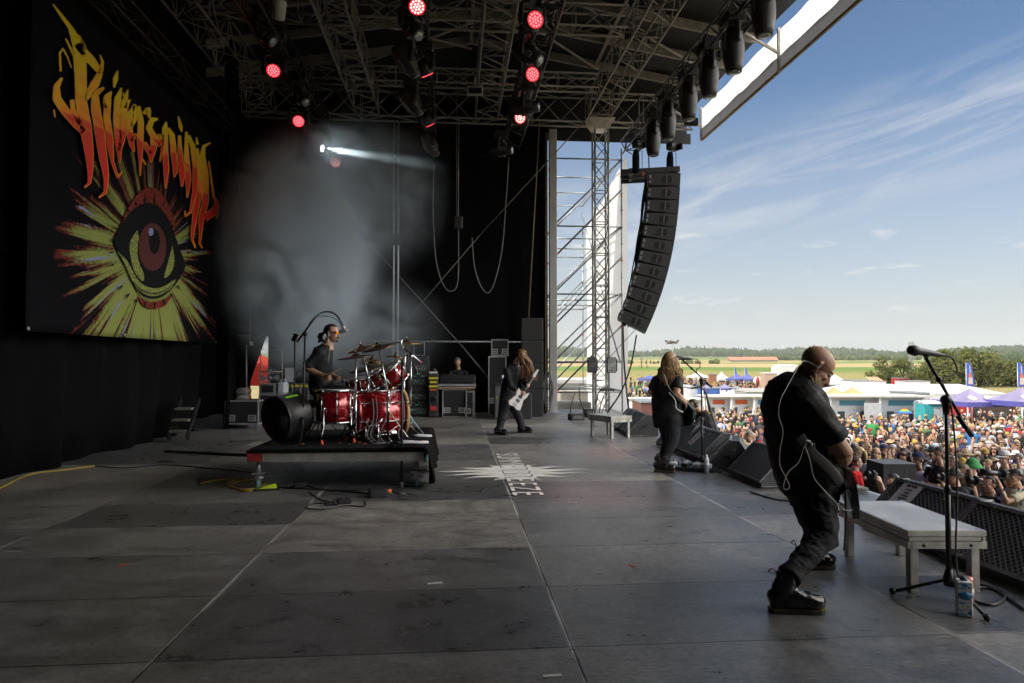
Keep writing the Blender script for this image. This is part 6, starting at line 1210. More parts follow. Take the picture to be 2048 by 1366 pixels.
def foot(b, heel, toe, ank, w=.060, h=.10):
    d = (toe - heel); L_ = d.length; d.normalize(); z = V((0, 0, 1)); s = d.cross(z); q = lambda t, hh: heel + d * (L_ * t) + z * hh
    b.loft([q(.0, .05), q(.05, .055), q(.2, .07), q(.42, .07), q(.62, .055), q(.8, .048), q(.93, .045), q(1.0, .04)], [(w * .55, .036), (w * .82, .056), (w * .88, .072), (w * .92, .072), (w * 1.0, .056), (w * 1.06, .050), (w * .9, .045), (w * .55, .032)], 14, None, side=s)
    b.loft([q(.23, .05), lerp(q(.24, .10), ank, .5), ank, ank + z * .05], [(.050, .078), (.047, .068), (.048, .060), (.048, .058)], 14, None, side=s)
def figure(name, label, J, f, tors, vox=.009, shirt=SHIRT, pants=JEAN, skin=SKIN, face=None, up=(0, 0, 1), hs=1., armr=(.058, .048, .038, .028), legr=(.105, .082, .062, .055), sleeve=1.0, hair=None, hands=(.9, .9), hnorm=(None, None), boots=True, fl=None, group=None, shoes=BOOT, wr=.010, arm_cuff=0.):
    g = {k: (W(*v) if not isinstance(v, V) else v) for k, v in J.items()}; F = V(f).normalized(); SR = F.cross(V((0, 0, 1))).normalized()   # SR: the figure's right hand side
    rootp = g['root']; org = rootp; rings = [(W(*t[:3]), t[3], t[4]) for t in tors]
    b = MB()
    hf, hu, hs_, m3 = headmesh(b, g['head'], face or F, up, hs)
    b.loft([g['head'] - hu * .07 * hs - hf * .02, lerp(g['head'], rings[0][0], .6) - hf * .01, rings[0][0], rings[0][0] - V((0, 0, .05))], [.056 * hs, .062 * hs, .074, .09], 12)
    b.loft([r[0] for r in rings], [(r[2] * .86, r[1] * .86) for r in rings], 18, None, side=SR)
    for k, sd in (('R', 1), ('L', -1)):
        b.loft([lerp(g['s' + k], rings[1][0], .35), g['s' + k], lerp(g['s' + k], g['e' + k], .5), g['e' + k], lerp(g['e' + k], g['w' + k], .35), g['w' + k]], [armr[0] * .9, armr[0], armr[1], armr[1] * .86, armr[2], armr[3]], 12)
        d = (g['w' + k] - g['e' + k]).normalized(); hn = hnorm[0 if k == 'R' else 1]; hn = V(hn) if hn else SR * -sd
        hand(b, g['w' + k], d, hn, sd * 1, hands[0 if k == 'R' else 1])
        if 'h' + k in g:
            b.loft([lerp(g['hR'], g['hL'], .5) if False else g['h' + k], lerp(g['h' + k], g['k' + k], .5), g['k' + k], lerp(g['k' + k], g['a' + k], .35), g['a' + k]], [legr[0] * .85, legr[0] * .8, legr[1] * .85, legr[2] * .9, legr[3] * .7], 12)
    body = remesh(b, name, vox, skin, None, org); body.location = org; tag(body, label, 'person', group)
    # clothing
    b = MB(); b.loft([rings[0][0] + V((0, 0, .015))] + [r[0] for r in rings], [(rings[0][2] * .8, rings[0][1] * .8)] + [(r[2], r[1]) for r in rings], 20, None, side=SR)
    for k in 'RL':
        a, e, w_ = g['s' + k], g['e' + k], g['w' + k]; end = lerp(a, e, sleeve) if sleeve <= 1 else lerp(e, w_, sleeve - 1); pts = [lerp(a, rings[1][0], .45), a, lerp(a, e, .5 * min(1, sleeve))]; rr = [armr[0] * 1.15, armr[0] * 1.28, armr[1] * 1.36]
        if sleeve > 1: pts.append(e); rr.append(armr[1] * 1.28)
        pts.append(end); rr.append((armr[1] if sleeve <= 1 else lerp(armr[1], armr[3], min(1, sleeve - 1))) * 1.30); b.loft(pts, rr, 14)
        if arm_cuff: d = (end - pts[-2]).normalized(); b.lathe([(rr[-1] * .9, -.05), (rr[-1] * 1.14, -.045), (rr[-1] * 1.18, -.01), (rr[-1] * .9, .0)], 14, None, end, d)
    remesh(b, 'shirt', vox * 1.2, shirt, body, org, wr, 8, seed=len(label))
    if 'hR' in g:
        b = MB(); pc = rings[-1][0]; b.loft([pc + V((0, 0, .12)), pc, lerp(g['hR'], g['hL'], .5) - V((0, 0, .05))], [(rings[-1][2] * .9, rings[-1][1] * .9), (rings[-1][2] * .94, rings[-1][1] * .96), (.15, .11)], 16, None, side=SR)
        for k in 'RL':
            h, n, a = g['h' + k], g['k' + k], g['a' + k]; b.loft([h + V((0, 0, .06)), h, lerp(h, n, .5), n, lerp(n, a, .35), lerp(n, a, .75), lerp(n, a, .96)], [legr[0] * .85, legr[0] * 1.05, lerp(legr[0], legr[1], .55), legr[1], legr[2], legr[3] * 1.0, legr[3] * 1.12], 14)
        remesh(b, 'trousers', vox * 1.2, pants, body, org, wr * .9, 10, seed=3)
    if boots:
        for k in 'RL':
            hl, to = FL(*fl[k][0]) + V((0, 0, fl.get('z', 0))), FL(*fl[k][1]) + V((0, 0, fl.get('z', 0)))
            if fl.get('z'): hl, to = PZ(*fl[k][0], fl['z']), PZ(*fl[k][1], fl['z'])
            b = MB(); ank = g['a' + k]; foot(b, hl + V((0, 0, .02)), to + V((0, 0, .02)), ank); bt = remesh(b, 'boot', vox * .8, shoes, body, org, .003, 22)
            d = (to - hl); L_ = d.length; d.normalize(); s = d.cross(V((0, 0, 1))); out = [(0, .026), (.06, .038), (.3, .040), (.5, .042), (.75, .051), (.92, .044), (1.0, .026)]; poly = [(L_ * t, w_) for t, w_ in out] + [(L_ * t, -w_) for t, w_ in reversed(out)]
            sm = MB().prism(poly, hl - org + V((0, 0, .002)), d, s, V((0, 0, 1)), .024, SOLE).prism([(x * 1.004 - .0006, y * 1.02) for x, y in poly], hl - org + V((0, 0, .027)), d, s, V((0, 0, 1)), .004, WELT); sm.build('sole', parent=bt)
    b = MB()
    for q in (-1, 1): c = g['head'] + hs_ * q * .031 * hs + hf * .076 * hs + hu * .012 * hs - org; b.ball(c, .0125 * hs, EYE, 8, 6).ball(c + hf * .0075 * hs, .0065 * hs, IRIS, 6, 5)
    b.build('eyes', parent=body)
    body['_h'] = 0; del body['_h']
    return body, g, (hf, hu, hs_, m3), org
co = lambda x, y, z: RV * x + HV * y + V((0, 0, z))
def strands(name, body, org, mt, n, root, path, r0, r1, seed, k=4, wav=.02):
    rnd = random.Random(seed); b = MB()
    for i in range(n):
        pts = path(rnd); ph = rnd.uniform(0, 6); pts = smoothpts(pts, k); m = len(pts); out = []
        for j, p in enumerate(pts): t = j / (m - 1); out.append(p + V((math.sin(ph + t * 9), math.cos(ph * 1.7 + t * 8), math.sin(ph * 2 + t * 7))) * wav * t - org)
        b.loft(out, [lerp(r0, r1, (j / (m - 1)) ** 1.6) * rnd.uniform(.7, 1.2) for j in range(m)], 5, mt)
    return b.build(name, parent=body)
def haircap(body, org, c, m3, sc, mt, low=-.01, name='hair', vox=.009, front=.05, thick=1.07):
    b = MB(); k = sc; cc = c + m3 @ V((0, -.014, .037)) * k; n, m = 18, 12; vs = []
    b.ball(cc, (.076 * k * thick, .097 * k * thick, .083 * k * thick), None, 18, 12, m3); loc = [m3.transposed() @ (V(p) - cc) for p in b.v]
    keep = lambda v: v.z > low + max(0, v.y) * .75 and not (v.y > front and v.z < .055)
    fs = [f for f in b.f if all(keep(loc[i]) for i in f)]; d = MB(); d.add([V(p) - org for p in b.v], fs, mt, True); o = d.build(name, parent=body); md = o.modifiers.new('t', 'SOLIDIFY'); md.thickness = .012; md.offset = 0; return o
def guitar(name, label, p, nd_, fn, mt, sc=1., parts=None, shape='v'):
    # p: body centre; nd_: neck direction; fn: front normal
    n = V(nd_).normalized(); f = V(fn); f = (f - n * f.dot(n)).normalized(); s = n.cross(f); t = thing(name, label, 'guitar', p); k = sc
    if shape == 'super': P = [(-.21, -.10), (-.16, -.16), (-.06, -.13), (.02, -.10), (.10, -.14), (.17, -.13), (.13, -.06), (.11, -.03), (.11, .03), (.14, .07), (.22, .13), (.12, .135), (.03, .105), (-.06, .14), (-.17, .17), (-.20, .10), (-.18, 0)]
    else: P = [(-.22, -.12), (-.10, -.165), (.0, -.12), (.09, -.13), (.15, -.10), (.10, -.04), (.10, .04), (.16, .10), (.09, .13), (0, .115), (-.12, .165), (-.22, .11), (-.25, 0)]
    bd_ = MB().prism([(a * k, c * k) for a, c in P], -f * .022, n, s, f, .044, mt).build('body', parent=t)
    b = MB(); b.bar(n * .08 * k + f * .026, n * .52 * k + f * .026, .045, .016, mat('fretboard', (.05, .03, .02), .5), up=f)
    for i in range(12): b.bar(n * (.12 + .033 * i) * k - s * .021 + f * .036, n * (.12 + .033 * i) * k + s * .021 + f * .036, .003, .003, CHROME)
    b.build('neck', parent=t); MB().prism([(.50, -.022), (.56, -.045), (.70, -.02), (.70, .01), (.54, .03), (.50, .022)], f * .01, n, s, f, .018, mt).build('headstock', parent=t)
    b = MB(); b.box(-n * .13 * k + f * .03, (.03, .09, .016), Matrix((n, s, f)).transposed(), CHROME).box(-n * .04 * k + f * .028, (.035, .085, .012), Matrix((n, s, f)).transposed(), BLK).box(n * .05 * k + f * .028, (.035, .085, .012), Matrix((n, s, f)).transposed(), BLK); b.build('pickups', parent=t)
    b = MB()
    for i in range(6): b.tube(-n * .13 * k + s * (-.02 + .008 * i) + f * .042, n * .60 * k + s * (-.015 + .006 * i) + f * .038, .0008, 4, STEEL)
    b.build('strings', parent=t); return t
# ---- bald guitarist (nearest)
f1 = cv((.90, .43, 0)); D0 = 4.5
J = dict(head=(1631, 735, 4.46), sR=(1614, 803, 4.30), sL=(1577, 790, 4.70), eR=(1687, 906, 4.26), wR=(1681, 928, 4.60), eL=(1655, 875, 4.92), wL=(1676, 925, 4.95), hR=(1633, 1000, 4.40), hL=(1618, 995, 4.62), kR=(1648, 1074, 4.30), kL=(1636, 1066, 4.74), aR=(1573, 1158, 4.12), aL=(1608, 1120, 4.93), root=FL(1600, 1180))
tors = [(1606, 755, 4.5, .09, .11), (1594, 776, 4.5, .145, .21), (1590, 812, 4.5, .180, .235), (1593, 855, 4.5, .188, .230), (1601, 905, 4.5, .185, .22), (1612, 945, 4.5, .19, .225), (1622, 972, 4.5, .178, .215)]
body, g, (hf, hu, hs_, m3), org = figure('person', 'bald bearded guitarist in black shirt, dark jeans and shiny boots bending over his guitar', J, f1, tors, .0065, face=cv((.68, -.10, -.70)), up=cv((.72, 0, .68)), hs=1.16, skin=SKINT, armr=(.075, .066, .060, .038), legr=(.118, .090, .074, .066), sleeve=.78, fl={'R': ((1538, 1224), (1648, 1226)), 'L': ((1588, 1139), (1668, 1137))}, wr=.017, arm_cuff=1)
strands('beard', body, org, BRD, 260, 0, lambda r: (lambda a, q: [g['head'] + hf * (.012 + .078 * math.cos(a)) + hs_ * .076 * math.sin(a) - hu * (.035 * abs(math.sin(a)) * 0 + .050 + .05 * q), g['head'] + hf * (.05 + .062 * math.cos(a)) + hs_ * .066 * math.sin(a) - hu * (.10 + .03 * q), g['head'] + hf * .07 + hs_ * r.uniform(-.06, .06) - hu * .11 + V((0, 0, -.05)), g['head'] + hf * .055 - hu * .08 + hs_ * r.uniform(-.07, .07) + co(r.uniform(-.05, .012), -.02, -.08 - .14 * r.random())])(r.uniform(-1.75, 1.75), r.random()), .013, .002, 4, 4, .014)
b = MB(); e_ = g['head'] - org
for q in (-1, 1): b.ball(e_ + hs_ * q * .089 - hf * .008 - hu * .006, (.010, .010, .012), STEEL, 8, 5)
b.build('earpiece', parent=body)
CBW = mat('cable_pale', (.55, .52, .47), .5)
wp = lambda x, y, d: W(x, y, d) - org
b = MB().loft(smoothpts([wp(1637, 735, 4.33), wp(1612, 722, 4.37), wp(1600, 728, 4.30), wp(1590, 745, 4.24), wp(1572, 778, 4.19), wp(1561, 800, 4.17), wp(1557, 830, 4.18), wp(1566, 862, 4.19), wp(1560, 900, 4.19), wp(1560, 930, 4.2), wp(1572, 955, 4.21), wp(1579, 972, 4.2), wp(1574, 979, 4.2), wp(1567, 973, 4.2), wp(1576, 945, 4.2), wp(1597, 925, 4.2), wp(1608, 895, 4.2), wp(1614, 888, 4.2)], 5), 0.0024, 6, CBW)
b.loft(smoothpts([wp(1610, 892, 4.19), wp(1620, 920, 4.2), wp(1628, 955, 4.24), wp(1650, 982, 4.26), wp(1672, 1005, 4.26), wp(1690, 1020, 4.27), wp(1704, 1020, 4.3)], 5), 0.0024, 6, CBW); b.build('earphone_wire', parent=body)
m_ = MB().box(wp(1613, 893, 4.235), (.10, .035, .065), rz3(-YAW - .3), BLK, .01).tube(wp(1605, 880, 4.22), wp(1621, 884, 4.21), .010, 6, STEEL).ball(wp(1622, 889, 4.2), .012, STEEL, 6, 5).build('belt_pack', parent=body)
GUB = mat('guitar_black', (.012, .012, .013), .25, var=.15)
guitar('electric_guitar', 'black electric guitar hanging at the bald guitarist hip', W(1690, 965, 4.52), cv((.18, .90, .42)), cv((.93, -.12, .2)), GUB, 1.05)
gs = one(MB().loft(smoothpts([W(1598, 872, 4.22), W(1622, 905, 4.21), W(1650, 930, 4.22), W(1672, 955, 4.27), W(1686, 985, 4.36)], 5), [(.036, .006)] * 21, 8, mat('strap_black', (.02, .02, .022), .7, bump=.4, bscale=200), side=V((0, 0, 1)) + RV * .9), 'guitar_strap', 'black padded strap across the bald guitarist hip', 'strap')
one(MB().loft(smoothpts([W(1690, 985, 4.4), W(1692, 1030, 4.4), W(1691, 1062, 4.38), W(1688, 1100, 4.5)], 4), .006, 6, CB), 'guitar_cable', 'black cable dropping from the bald guitarist instrument', 'cable')
for k, (a, c) in (('R', ((1555, 1152), (1537, 1143))), ('L', ((1592, 1090), (1583, 1086)))):
    D_ = 4.12 if k == 'R' else 4.94; MB().loft(smoothpts([wp(a[0], a[1], D_), wp((a[0] + c[0]) / 2, c[1] - 6, D_), wp(c[0], c[1], D_), wp((a[0] + c[0]) / 2 + 3, c[1] + 4, D_), wp(a[0] + 1, a[1] + 4, D_)], 3), [(.010, .002)] * 13, 6, mat('pull_tab', (.10, .08, .03), .6), side=HV).build('pull_tab', parent=body)
# ---- long-haired singer
f2 = cv((.55, .83, 0))
J = dict(head=(1341, 722, 9.22), sR=(1356, 764, 9.10), sL=(1314, 762, 9.36), eR=(1353, 788, 8.98), wR=(1371, 806, 9.08), eL=(1302, 784, 9.55), wL=(1335, 795, 9.75), hR=(1346, 838, 9.14), hL=(1329, 838, 9.36), kR=(1344, 885, 9.10), kL=(1338, 882, 9.46), aR=(1328, 922, 9.05), aL=(1327, 910, 9.52), root=FL(1330, 938))
tors = [(1337, 745, 9.25, .08, .10), (1336, 756, 9.25, .12, .20), (1335, 778, 9.25, .15, .222), (1334, 805, 9.25, .165, .215), (1336, 832, 9.25, .178, .21), (1338, 852, 9.25, .175, .205)]
body, g, (hf, hu, hs_, m3), org = figure('person', 'long-haired singer with guitar in black T-shirt seen from behind at the microphone', J, f2, tors, .009, face=cv((.6, .78, -.05)), skin=SKINT, armr=(.066, .056, .047, .030), legr=(.118, .088, .070, .062), sleeve=.62, fl={'R': ((1308, 944), (1351, 946)), 'L': ((1311, 930), (1340, 931))})
haircap(body, org, g['head'], m3, 1.0, HBL, -.06)
def hp_(r):
    a = r.uniform(-2.9, 2.9); rad = .085; top = g['head'] + hu * (.115 - .03 * r.random()) - hf * .02 + hs_ * r.uniform(-.02, .02); e = g['head'] - hf * .09 * math.cos(a * .55) * 1.0 + hs_ * .10 * math.sin(a * .55) * 1.0 + hu * .03
    L_ = r.uniform(.22, .42); o = (e - g['head']).normalized(); return [top, e, e + o * .02 - V((0, 0, .13)), e + o * (.04 + .03 * r.random()) - V((0, 0, L_ * .7)), e + o * .035 + hs_ * r.uniform(-.04, .06) - V((0, 0, L_))]
strands('hair', body, org, HBL, 190, 0, hp_, .013, .003, 8, 4, .022)
MB().loft(smoothpts([wp(1328, 748, 9.0), wp(1338, 775, 8.98), wp(1352, 790, 8.9), wp(1366, 800, 8.88), wp(1374, 812, 9)], 4), .004, 5, CBW).loft(smoothpts([wp(1338, 785, 8.98), wp(1350, 800, 8.95), wp(1352, 815, 8.93), wp(1360, 822, 8.93), wp(1366, 824, 8.95)], 4), .008, 5, mat('patch_cable', (.5, .55, .55), .4)).build('earphone_wire', parent=body)
wp = lambda x, y, d: W(x, y, d) - org
kids(body)[-1].data.transform(Matrix.Translation(V()))
guitar('electric_guitar', 'dark green guitar half hidden in front of the singer', W(1362, 822, 9.22), cv((-.5, .8, .35)), cv((.85, .5, .1)), mat('guitar_green', (.01, .04, .035), .2, metal=.3), 1.0)
# ---- far guitarist, hair thrown forward
f3 = cv((.82, -.57, 0))
J = dict(head=(1043, 712, 13.75), sR=(1013, 741, 13.72), sL=(1038, 737, 14.05), eR=(1022, 774, 13.55), wR=(1039, 783, 13.5), eL=(1052, 768, 13.85), wL=(1057, 770, 13.6), hR=(1010, 803, 13.75), hL=(1023, 803, 13.95), kR=(1004, 835, 13.65), kL=(1037, 833, 13.95), aR=(998, 860, 13.62), aL=(1045, 857, 14.0), root=FL(1020, 866))
tors = [(1031, 728, 13.88, .075, .09), (1027, 738, 13.88, .12, .20), (1022, 757, 13.86, .14, .205), (1017, 778, 13.86, .135, .19), (1015, 797, 13.85, .14, .19), (1015, 808, 13.85, .145, .19)]
body, g, (hf, hu, hs_, m3), org = figure('person', 'far guitarist in black with long brown hair thrown over his face', J, f3, tors, .011, face=cv((.75, -.35, -.55)), up=cv((.5, -.1, .85)), sleeve=1.75, skin=SKIN, fl={'R': ((990, 868), (1014, 871)), 'L': ((1036, 864), (1064, 866))}, legr=(.115, .092, .078, .075), hands=(1.0, 1.2))
haircap(body, org, g['head'], m3, 1.05, HBR, -.06)
strands('hair', body, org, HBR, 150, 0, lambda r: (lambda a: [g['head'] + hu * .10 - hf * .03 + hs_ * r.uniform(-.04, .04), g['head'] + hu * (.06 - .05 * abs(a)) + hf * (.10 - .05 * abs(a)) + hs_ * a * .095, g['head'] + co(.14 + .06 * r.random() - .10 * (r.random() < .4), -.05, -.14) + hs_ * a * .09, g['head'] + co(.20 * r.random() + .02, -.04, -.28) + hs_ * a * .1, g['head'] + co(r.uniform(-.06, .32), -.02, -r.uniform(.34, .50)) + hs_ * a * .1])(r.uniform(-1, 1)), .014, .003, 5, 4, .02)
guitar('electric_guitar', 'white electric guitar played by the far guitarist', W(1037, 797, 13.5), cv((.42, .12, .62)), cv((.62, -.78, .1)), mat('guitar_white', (.62, .60, .60), .25, var=.06), 1.0, shape='super')
# ---- drummer
f4 = cv((.97, -.12, 0))
J = dict(head=(664, 667, 9.15), sR=(640, 707, 8.98), sL=(652, 705, 9.36), eR=(611, 737, 8.92), wR=(646, 751, 8.84), eL=(655, 748, 9.5), wL=(674, 755, 9.32), hR=(645, 782, 9.08), hL=(645, 782, 9.26), kR=(703, 786, 8.98), kL=(704, 786, 9.38), aR=(704, 842, 9.02), aL=(704, 842, 9.42), root=W(640, 800, 9.15))
tors = [(655, 693, 9.16, .075, .09), (647, 701, 9.16, .115, .19), (643, 722, 9.15, .14, .205), (641, 748, 9.15, .14, .19), (642, 770, 9.15, .155, .19), (645, 784, 9.15, .16, .19)]
body, g, (hf, hu, hs_, m3), org = figure('person', 'drummer with ponytail, orange sunglasses and black shirt seated behind the kit', J, f4, tors, .010, face=cv((.96, -.25, -.08)), sleeve=.92, skin=SKIN, boots=False, hands=(1.3, 1.3), armr=(.062, .052, .044, .030), arm_cuff=1)
haircap(body, org, g['head'], m3, 1.0, HDK, -.045)
strands('hair', body, org, HDK, 60, 0, lambda r: [g['head'] + hu * .07 - hf * .07 + hs_ * r.uniform(-.05, .05), g['head'] - hf * .125 + hu * .0, g['head'] - hf * r.uniform(.14, .20) - hu * r.uniform(.02, .07) + hs_ * r.uniform(-.03, .03), g['head'] - hf * r.uniform(.12, .2) - hu * r.uniform(.08, .14) + hs_ * r.uniform(-.04, .04)], .016, .004, 6, 4, .008)
hc = g['head'] - org
b = MB(); b.box(hc + hf * .092 + hu * .016, (.125, .008, .034), m3, mat('lens_orange', (.75, .25, .02), .1, metal=.5), .004)
for q in (-1, 1): b.bar(hc + hs_ * q * .066 + hf * .092 + hu * .022, hc + hs_ * q * .078 - hf * .01 + hu * .022, .006, .012, BLK)
b.build('sunglasses', parent=body); MB().loft([hc + hf * .095 - hu * .052 - hs_ * .03, hc + hf * .108 - hu * .045, hc + hf * .095 - hu * .052 + hs_ * .03], [.007, .011, .007], 6, HDK).loft([hc + hf * .085 - hu * .085, hc + hf * .075 - hu * .11], [.022, .010], 6, HDK).build('moustache', parent=body); MB().ball(hc + hs_ * .086 - hf * .01 - hu * .004, .013, BLK, 8, 5).loft([hc + hs_ * .086, hc + hs_ * .08 - hu * .1, hc + hs_ * .1 + hf * .05 - hu * .2, hc + hs_ * .12 + hf * .04 - hu * .4], .004, 5, CBW).build('earphone_wire', parent=body)
WST = mat('stick_wood', (.45, .30, .15), .5)
one(MB().tube(W(645, 755, 8.8), W(683, 737, 8.85), .010, 7, WST, .005), 'drumstick', 'raised wooden drumstick in the near hand of the drummer', 'drumstick'); one(MB().tube(W(674, 757, 9.28), W(697, 752, 9.3), .010, 7, WST, .006), 'drumstick', 'level wooden drumstick in the far hand of the drummer', 'drumstick')
for k, (kx, ax_2) in (('R', (8.98, 9.02)), ('L', (9.38, 9.42))):
    c = W(706, 855, ax_2) - org; MB().loft([c + V((-.05, 0, .0)), c + V((.05, 0, .0)), c + V((.2, 0, -.02))], [(.045, .05), (.05, .045), (.035, .025)], 10, BOOT).build('boot', parent=body)
# ---- keyboard player
f5 = cv((-.1, -1, 0)); J = dict(head=(915, 725, 18.5), sR=(900, 746, 18.6), sL=(932, 746, 18.6), eR=(901, 762, 18.45), wR=(909, 765, 18.25), eL=(935, 762, 18.45), wL=(932, 764, 18.25), hR=(910, 790, 18.7), hL=(922, 790, 18.7), kR=(910, 812, 18.68), kL=(922, 812, 18.68), aR=(909, 834, 18.75), aL=(923, 834, 18.75), root=FL(916, 830))
body, g, (hf, hu, hs_, m3), org = figure('person', 'grey-haired keyboard player in a printed black T-shirt looking down at his keys', J, f5, [(916, 739, 18.63, .075, .09), (916, 744, 18.63, .12, .2), (916, 756, 18.63, .13, .2), (916, 772, 18.65, .13, .18), (916, 786, 18.68, .13, .18)], .013, face=cv((.12, -.85, -.5)), up=cv((0, -.4, .9)), sleeve=.6, boots=False)
haircap(body, org, g['head'], m3, 1.02, HGR, -.02)
b = MB(); b.lathe([(0, 0), (.035, 0), (.035, .003)], 12, WHITE, W(916, 758, 18.47) - org, f5); 
for x in (905, 909, 923, 927): b.box(W(x, 757, 18.475) - org, (.04, .005, .05), rz3(-YAW), WHITE)
b.build('shirt_print', parent=body)
# ---- camera operator at the pit edge
f6 = cv((-.85, -.4, 0)); J = dict(head=(1386, 811, 14.3), sR=(1410, 834, 14.5), sL=(1400, 842, 14.0), eR=(1398, 852, 14.6), wR=(1378, 838, 14.5), eL=(1386, 862, 13.8), wL=(1370, 850, 13.95), hR=(1418, 905, 14.5), hL=(1414, 905, 14.2), kR=(1416, 950, 14.4), kL=(1412, 950, 14.1), aR=(1418, 995, 14.5), aL=(1414, 995, 14.2), root=W(1414, 990, 14.3))
body, g, (hf, hu, hs_, m3), org = figure('person', 'camera operator in black with headphones leaning over the stage edge behind the wedges', J, f6, [(1400, 824, 14.3, .08, .1), (1405, 832, 14.3, .14, .2), (1410, 852, 14.3, .17, .21), (1414, 880, 14.3, .16, .2), (1415, 905, 14.3, .15, .19)], .013, face=cv((-.8, -.45, -.35)), sleeve=.6, boots=False)
haircap(body, org, g['head'], m3, 1.03, HDK, -.05); hc = g['head'] - org
b = MB(); b.loft([hc + hs_ * .095 * math.cos(a) + hu * (.02 + .115 * math.sin(a)) for a in [math.pi * i / 10 for i in range(11)]], .010, 6, BLK)
for q in (-1, 1): b.lathe([(0, -.015), (.04, -.015), (.045, .01), (0, .018)], 12, BLK, hc + hs_ * q * .088 - hf * .01, hs_ * q)
b.build('headphones', parent=body)
p = W(1372, 832, 14.1); t = thing('video_camera', 'black video camera held by the operator at the stage edge', 'camera', p, .35); MB().box((0, 0, 0), (.34, .13, .16), mt=BLK, bev=.015).build('body', parent=t); MB().lathe([(.05, 0), (.06, .06), (.065, .16), (.05, .16), (.045, .1), (0, .1)], 14, BLK, (-.16, 0, 0), (-1, 0, 0)).build('lens', parent=t); MB().box((.05, 0, .13), (.2, .03, .03), mt=BLK).box((.12, 0, .1), (.03, .03, .06), mt=BLK).build('handle', parent=t); MB().box((-.02, -.07, .0), (.08, .02, .06), mat('camera_glow', (.8, .45, .2), .4) and None, mat('camera_glare', (.75, .45, .22), .35)).build('glare_patch', parent=t)  # orange glare on the camera body is painted as a coloured patch
t = thing('camera_support', 'curved dark support arm rising behind the camera operator', 'camera rig', W(1434, 880, 14.6)); o_ = W(1434, 880, 14.6); MB().loft(smoothpts([W(x, y, 14.6) - o_ for x, y in ((1382, 777), (1392, 775), (1401, 775), (1411, 784), (1416, 803), (1423, 830), (1432, 862), (1438, 900))], 5), [.018 + .055 * max(0, (i - 16) / 19) for i in range(36)], 10, mat('rig_green', (.03, .045, .04), .4)).build('arm', parent=t); MB().box(W(1419, 829, 14.52) - o_, (.03, .02, .09), mt=YT).build('sticker', parent=t)
p = W(1414, 995, 14.3); gzz = gz(p.x, p.y); t = thing('pit_step', 'black step the camera operator stands on in the pit', 'step', (p.x, p.y, gzz)); MB().box((0, 0, (W(1414, 998, 14.3).z - gzz) / 2), (.8, .8, W(1414, 998, 14.3).z - gzz), mt=BLK, bev=.01).build('tread', parent=t); MB().box((0, 0, W(1414, 998, 14.3).z - gzz + .004), (.78, .78, .006), mt=RUB).build('mat', parent=t)
# ---- people in the pit
TSH = lambda n, c: mat('cloth_' + n, c, .85, var=.2, scale=8, bump=.3, bscale=30, spec=.2)
def pit(label, head, D, f, face, wR, wL, eR, eL, shirt, hair=HDK, skin=SKIN, sc=1365., **k):
    s = 1365 / D; hx, hy = head; fx, fy = V(f).dot(RV), V(f).dot(HV); sx, sy = fy, -fx   # right-hand side in view axes
    P = lambda dx, dz, dd=0.: (hx + dx * s, hy - dz * s, D + dd); sh = .20
    J = dict(head=P(0, 0), sR=P(sx * sh - fx * .03, -.25, sy * sh), sL=P(-sx * sh - fx * .03, -.25, -sy * sh), eR=P(*eR), eL=P(*eL), wR=P(*wR), wL=P(*wL), hR=P(sx * .1 - fx * .02, -.85, sy * .1), hL=P(-sx * .1 - fx * .02, -.85, -sy * .1), kR=P(sx * .12, -1.28, sy * .12), kL=P(-sx * .12, -1.28, -sy * .12), aR=P(sx * .12, -1.68, sy * .12), aL=P(-sx * .12, -1.68, -sy * .12))
    r = W(*head, D); J['root'] = V((r.x, r.y, gz(r.x, r.y)))
    T = [(*P(-fx * .03, -.17), .08, .095), (*P(-fx * .03, -.21), .115, .19), (*P(-fx * .02, -.36), .135, .205), (*P(0, -.55), .135, .19), (*P(0, -.72), .14, .185), (*P(0, -.82), .14, .185)]
    b_ = figure('person', label, J, f, T, .013, face=face, shirt=shirt, skin=skin, boots=False, sleeve=.6, **k)
    if hair: haircap(b_[0], b_[3], b_[1]['head'], b_[2][3], 1.02, hair, -.03)
    return b_
def cap(bd_, mt, back=False, sc=1., brim=True, bucket=False):
    body, g, (hf, hu, hs_, m3), org = bd_; c = g['head'] - org + hu * .045 * sc - hf * .012; b = MB(); n = 16
    vs = []
    for i in range(6):
        a = i / 5 * math.pi / 2
        for j in range(n): q = 2 * math.pi * j / n; vs.append(c + (hs_ * .084 * math.cos(q) + hf * .104 * math.sin(q)) * math.cos(a) * sc + hu * (.075 * math.sin(a) + .01) * sc)
    b.add(vs, [(i * n + j, i * n + (j + 1) % n, (i + 1) * n + (j + 1) % n, (i + 1) * n + j) for i in range(5) for j in range(n)], mt, True)
    d = -hf if back else hf
    if bucket: b.lathe([(.085, .012), (.145, -.03), (.147, -.026), (.09, .03)], 18, mt, c, hu)
    else: b.prism([(-.07, .07), (-.06, .14), (0, .17), (.06, .14), (.07, .07)], c + hu * .008, hs_, d, hu, .008, mt)
    return b.build('hat', parent=body)
def stills_camera(label, p, d, big=False):
    t = thing('photo_camera', label, 'camera', p); d = V(d).normalized(); m3 = rot_to(d); MB().box((0, 0, 0), (.14, .10, .07), m3, BLK, .012).box(m3 @ V((0, .06, 0)), (.06, .03, .06), m3, BLK, .008).build('body', parent=t); L_ = .34 if big else .16
    MB().lathe([(.034, .03), (.036, L_ * .5), (.044, L_ * .6), (.045, L_), (.036, L_), (.034, L_ - .02), (0, L_ - .03)], 16, BLKM, (0, 0, 0), d).build('lens', parent=t)
REDS = TSH('red', (.55, .015, .02)); BLS = TSH('black', (.018, .018, .02)); WHS = TSH('lilac', (.55, .53, .62)); FLO = TSH('cream', (.50, .46, .33))
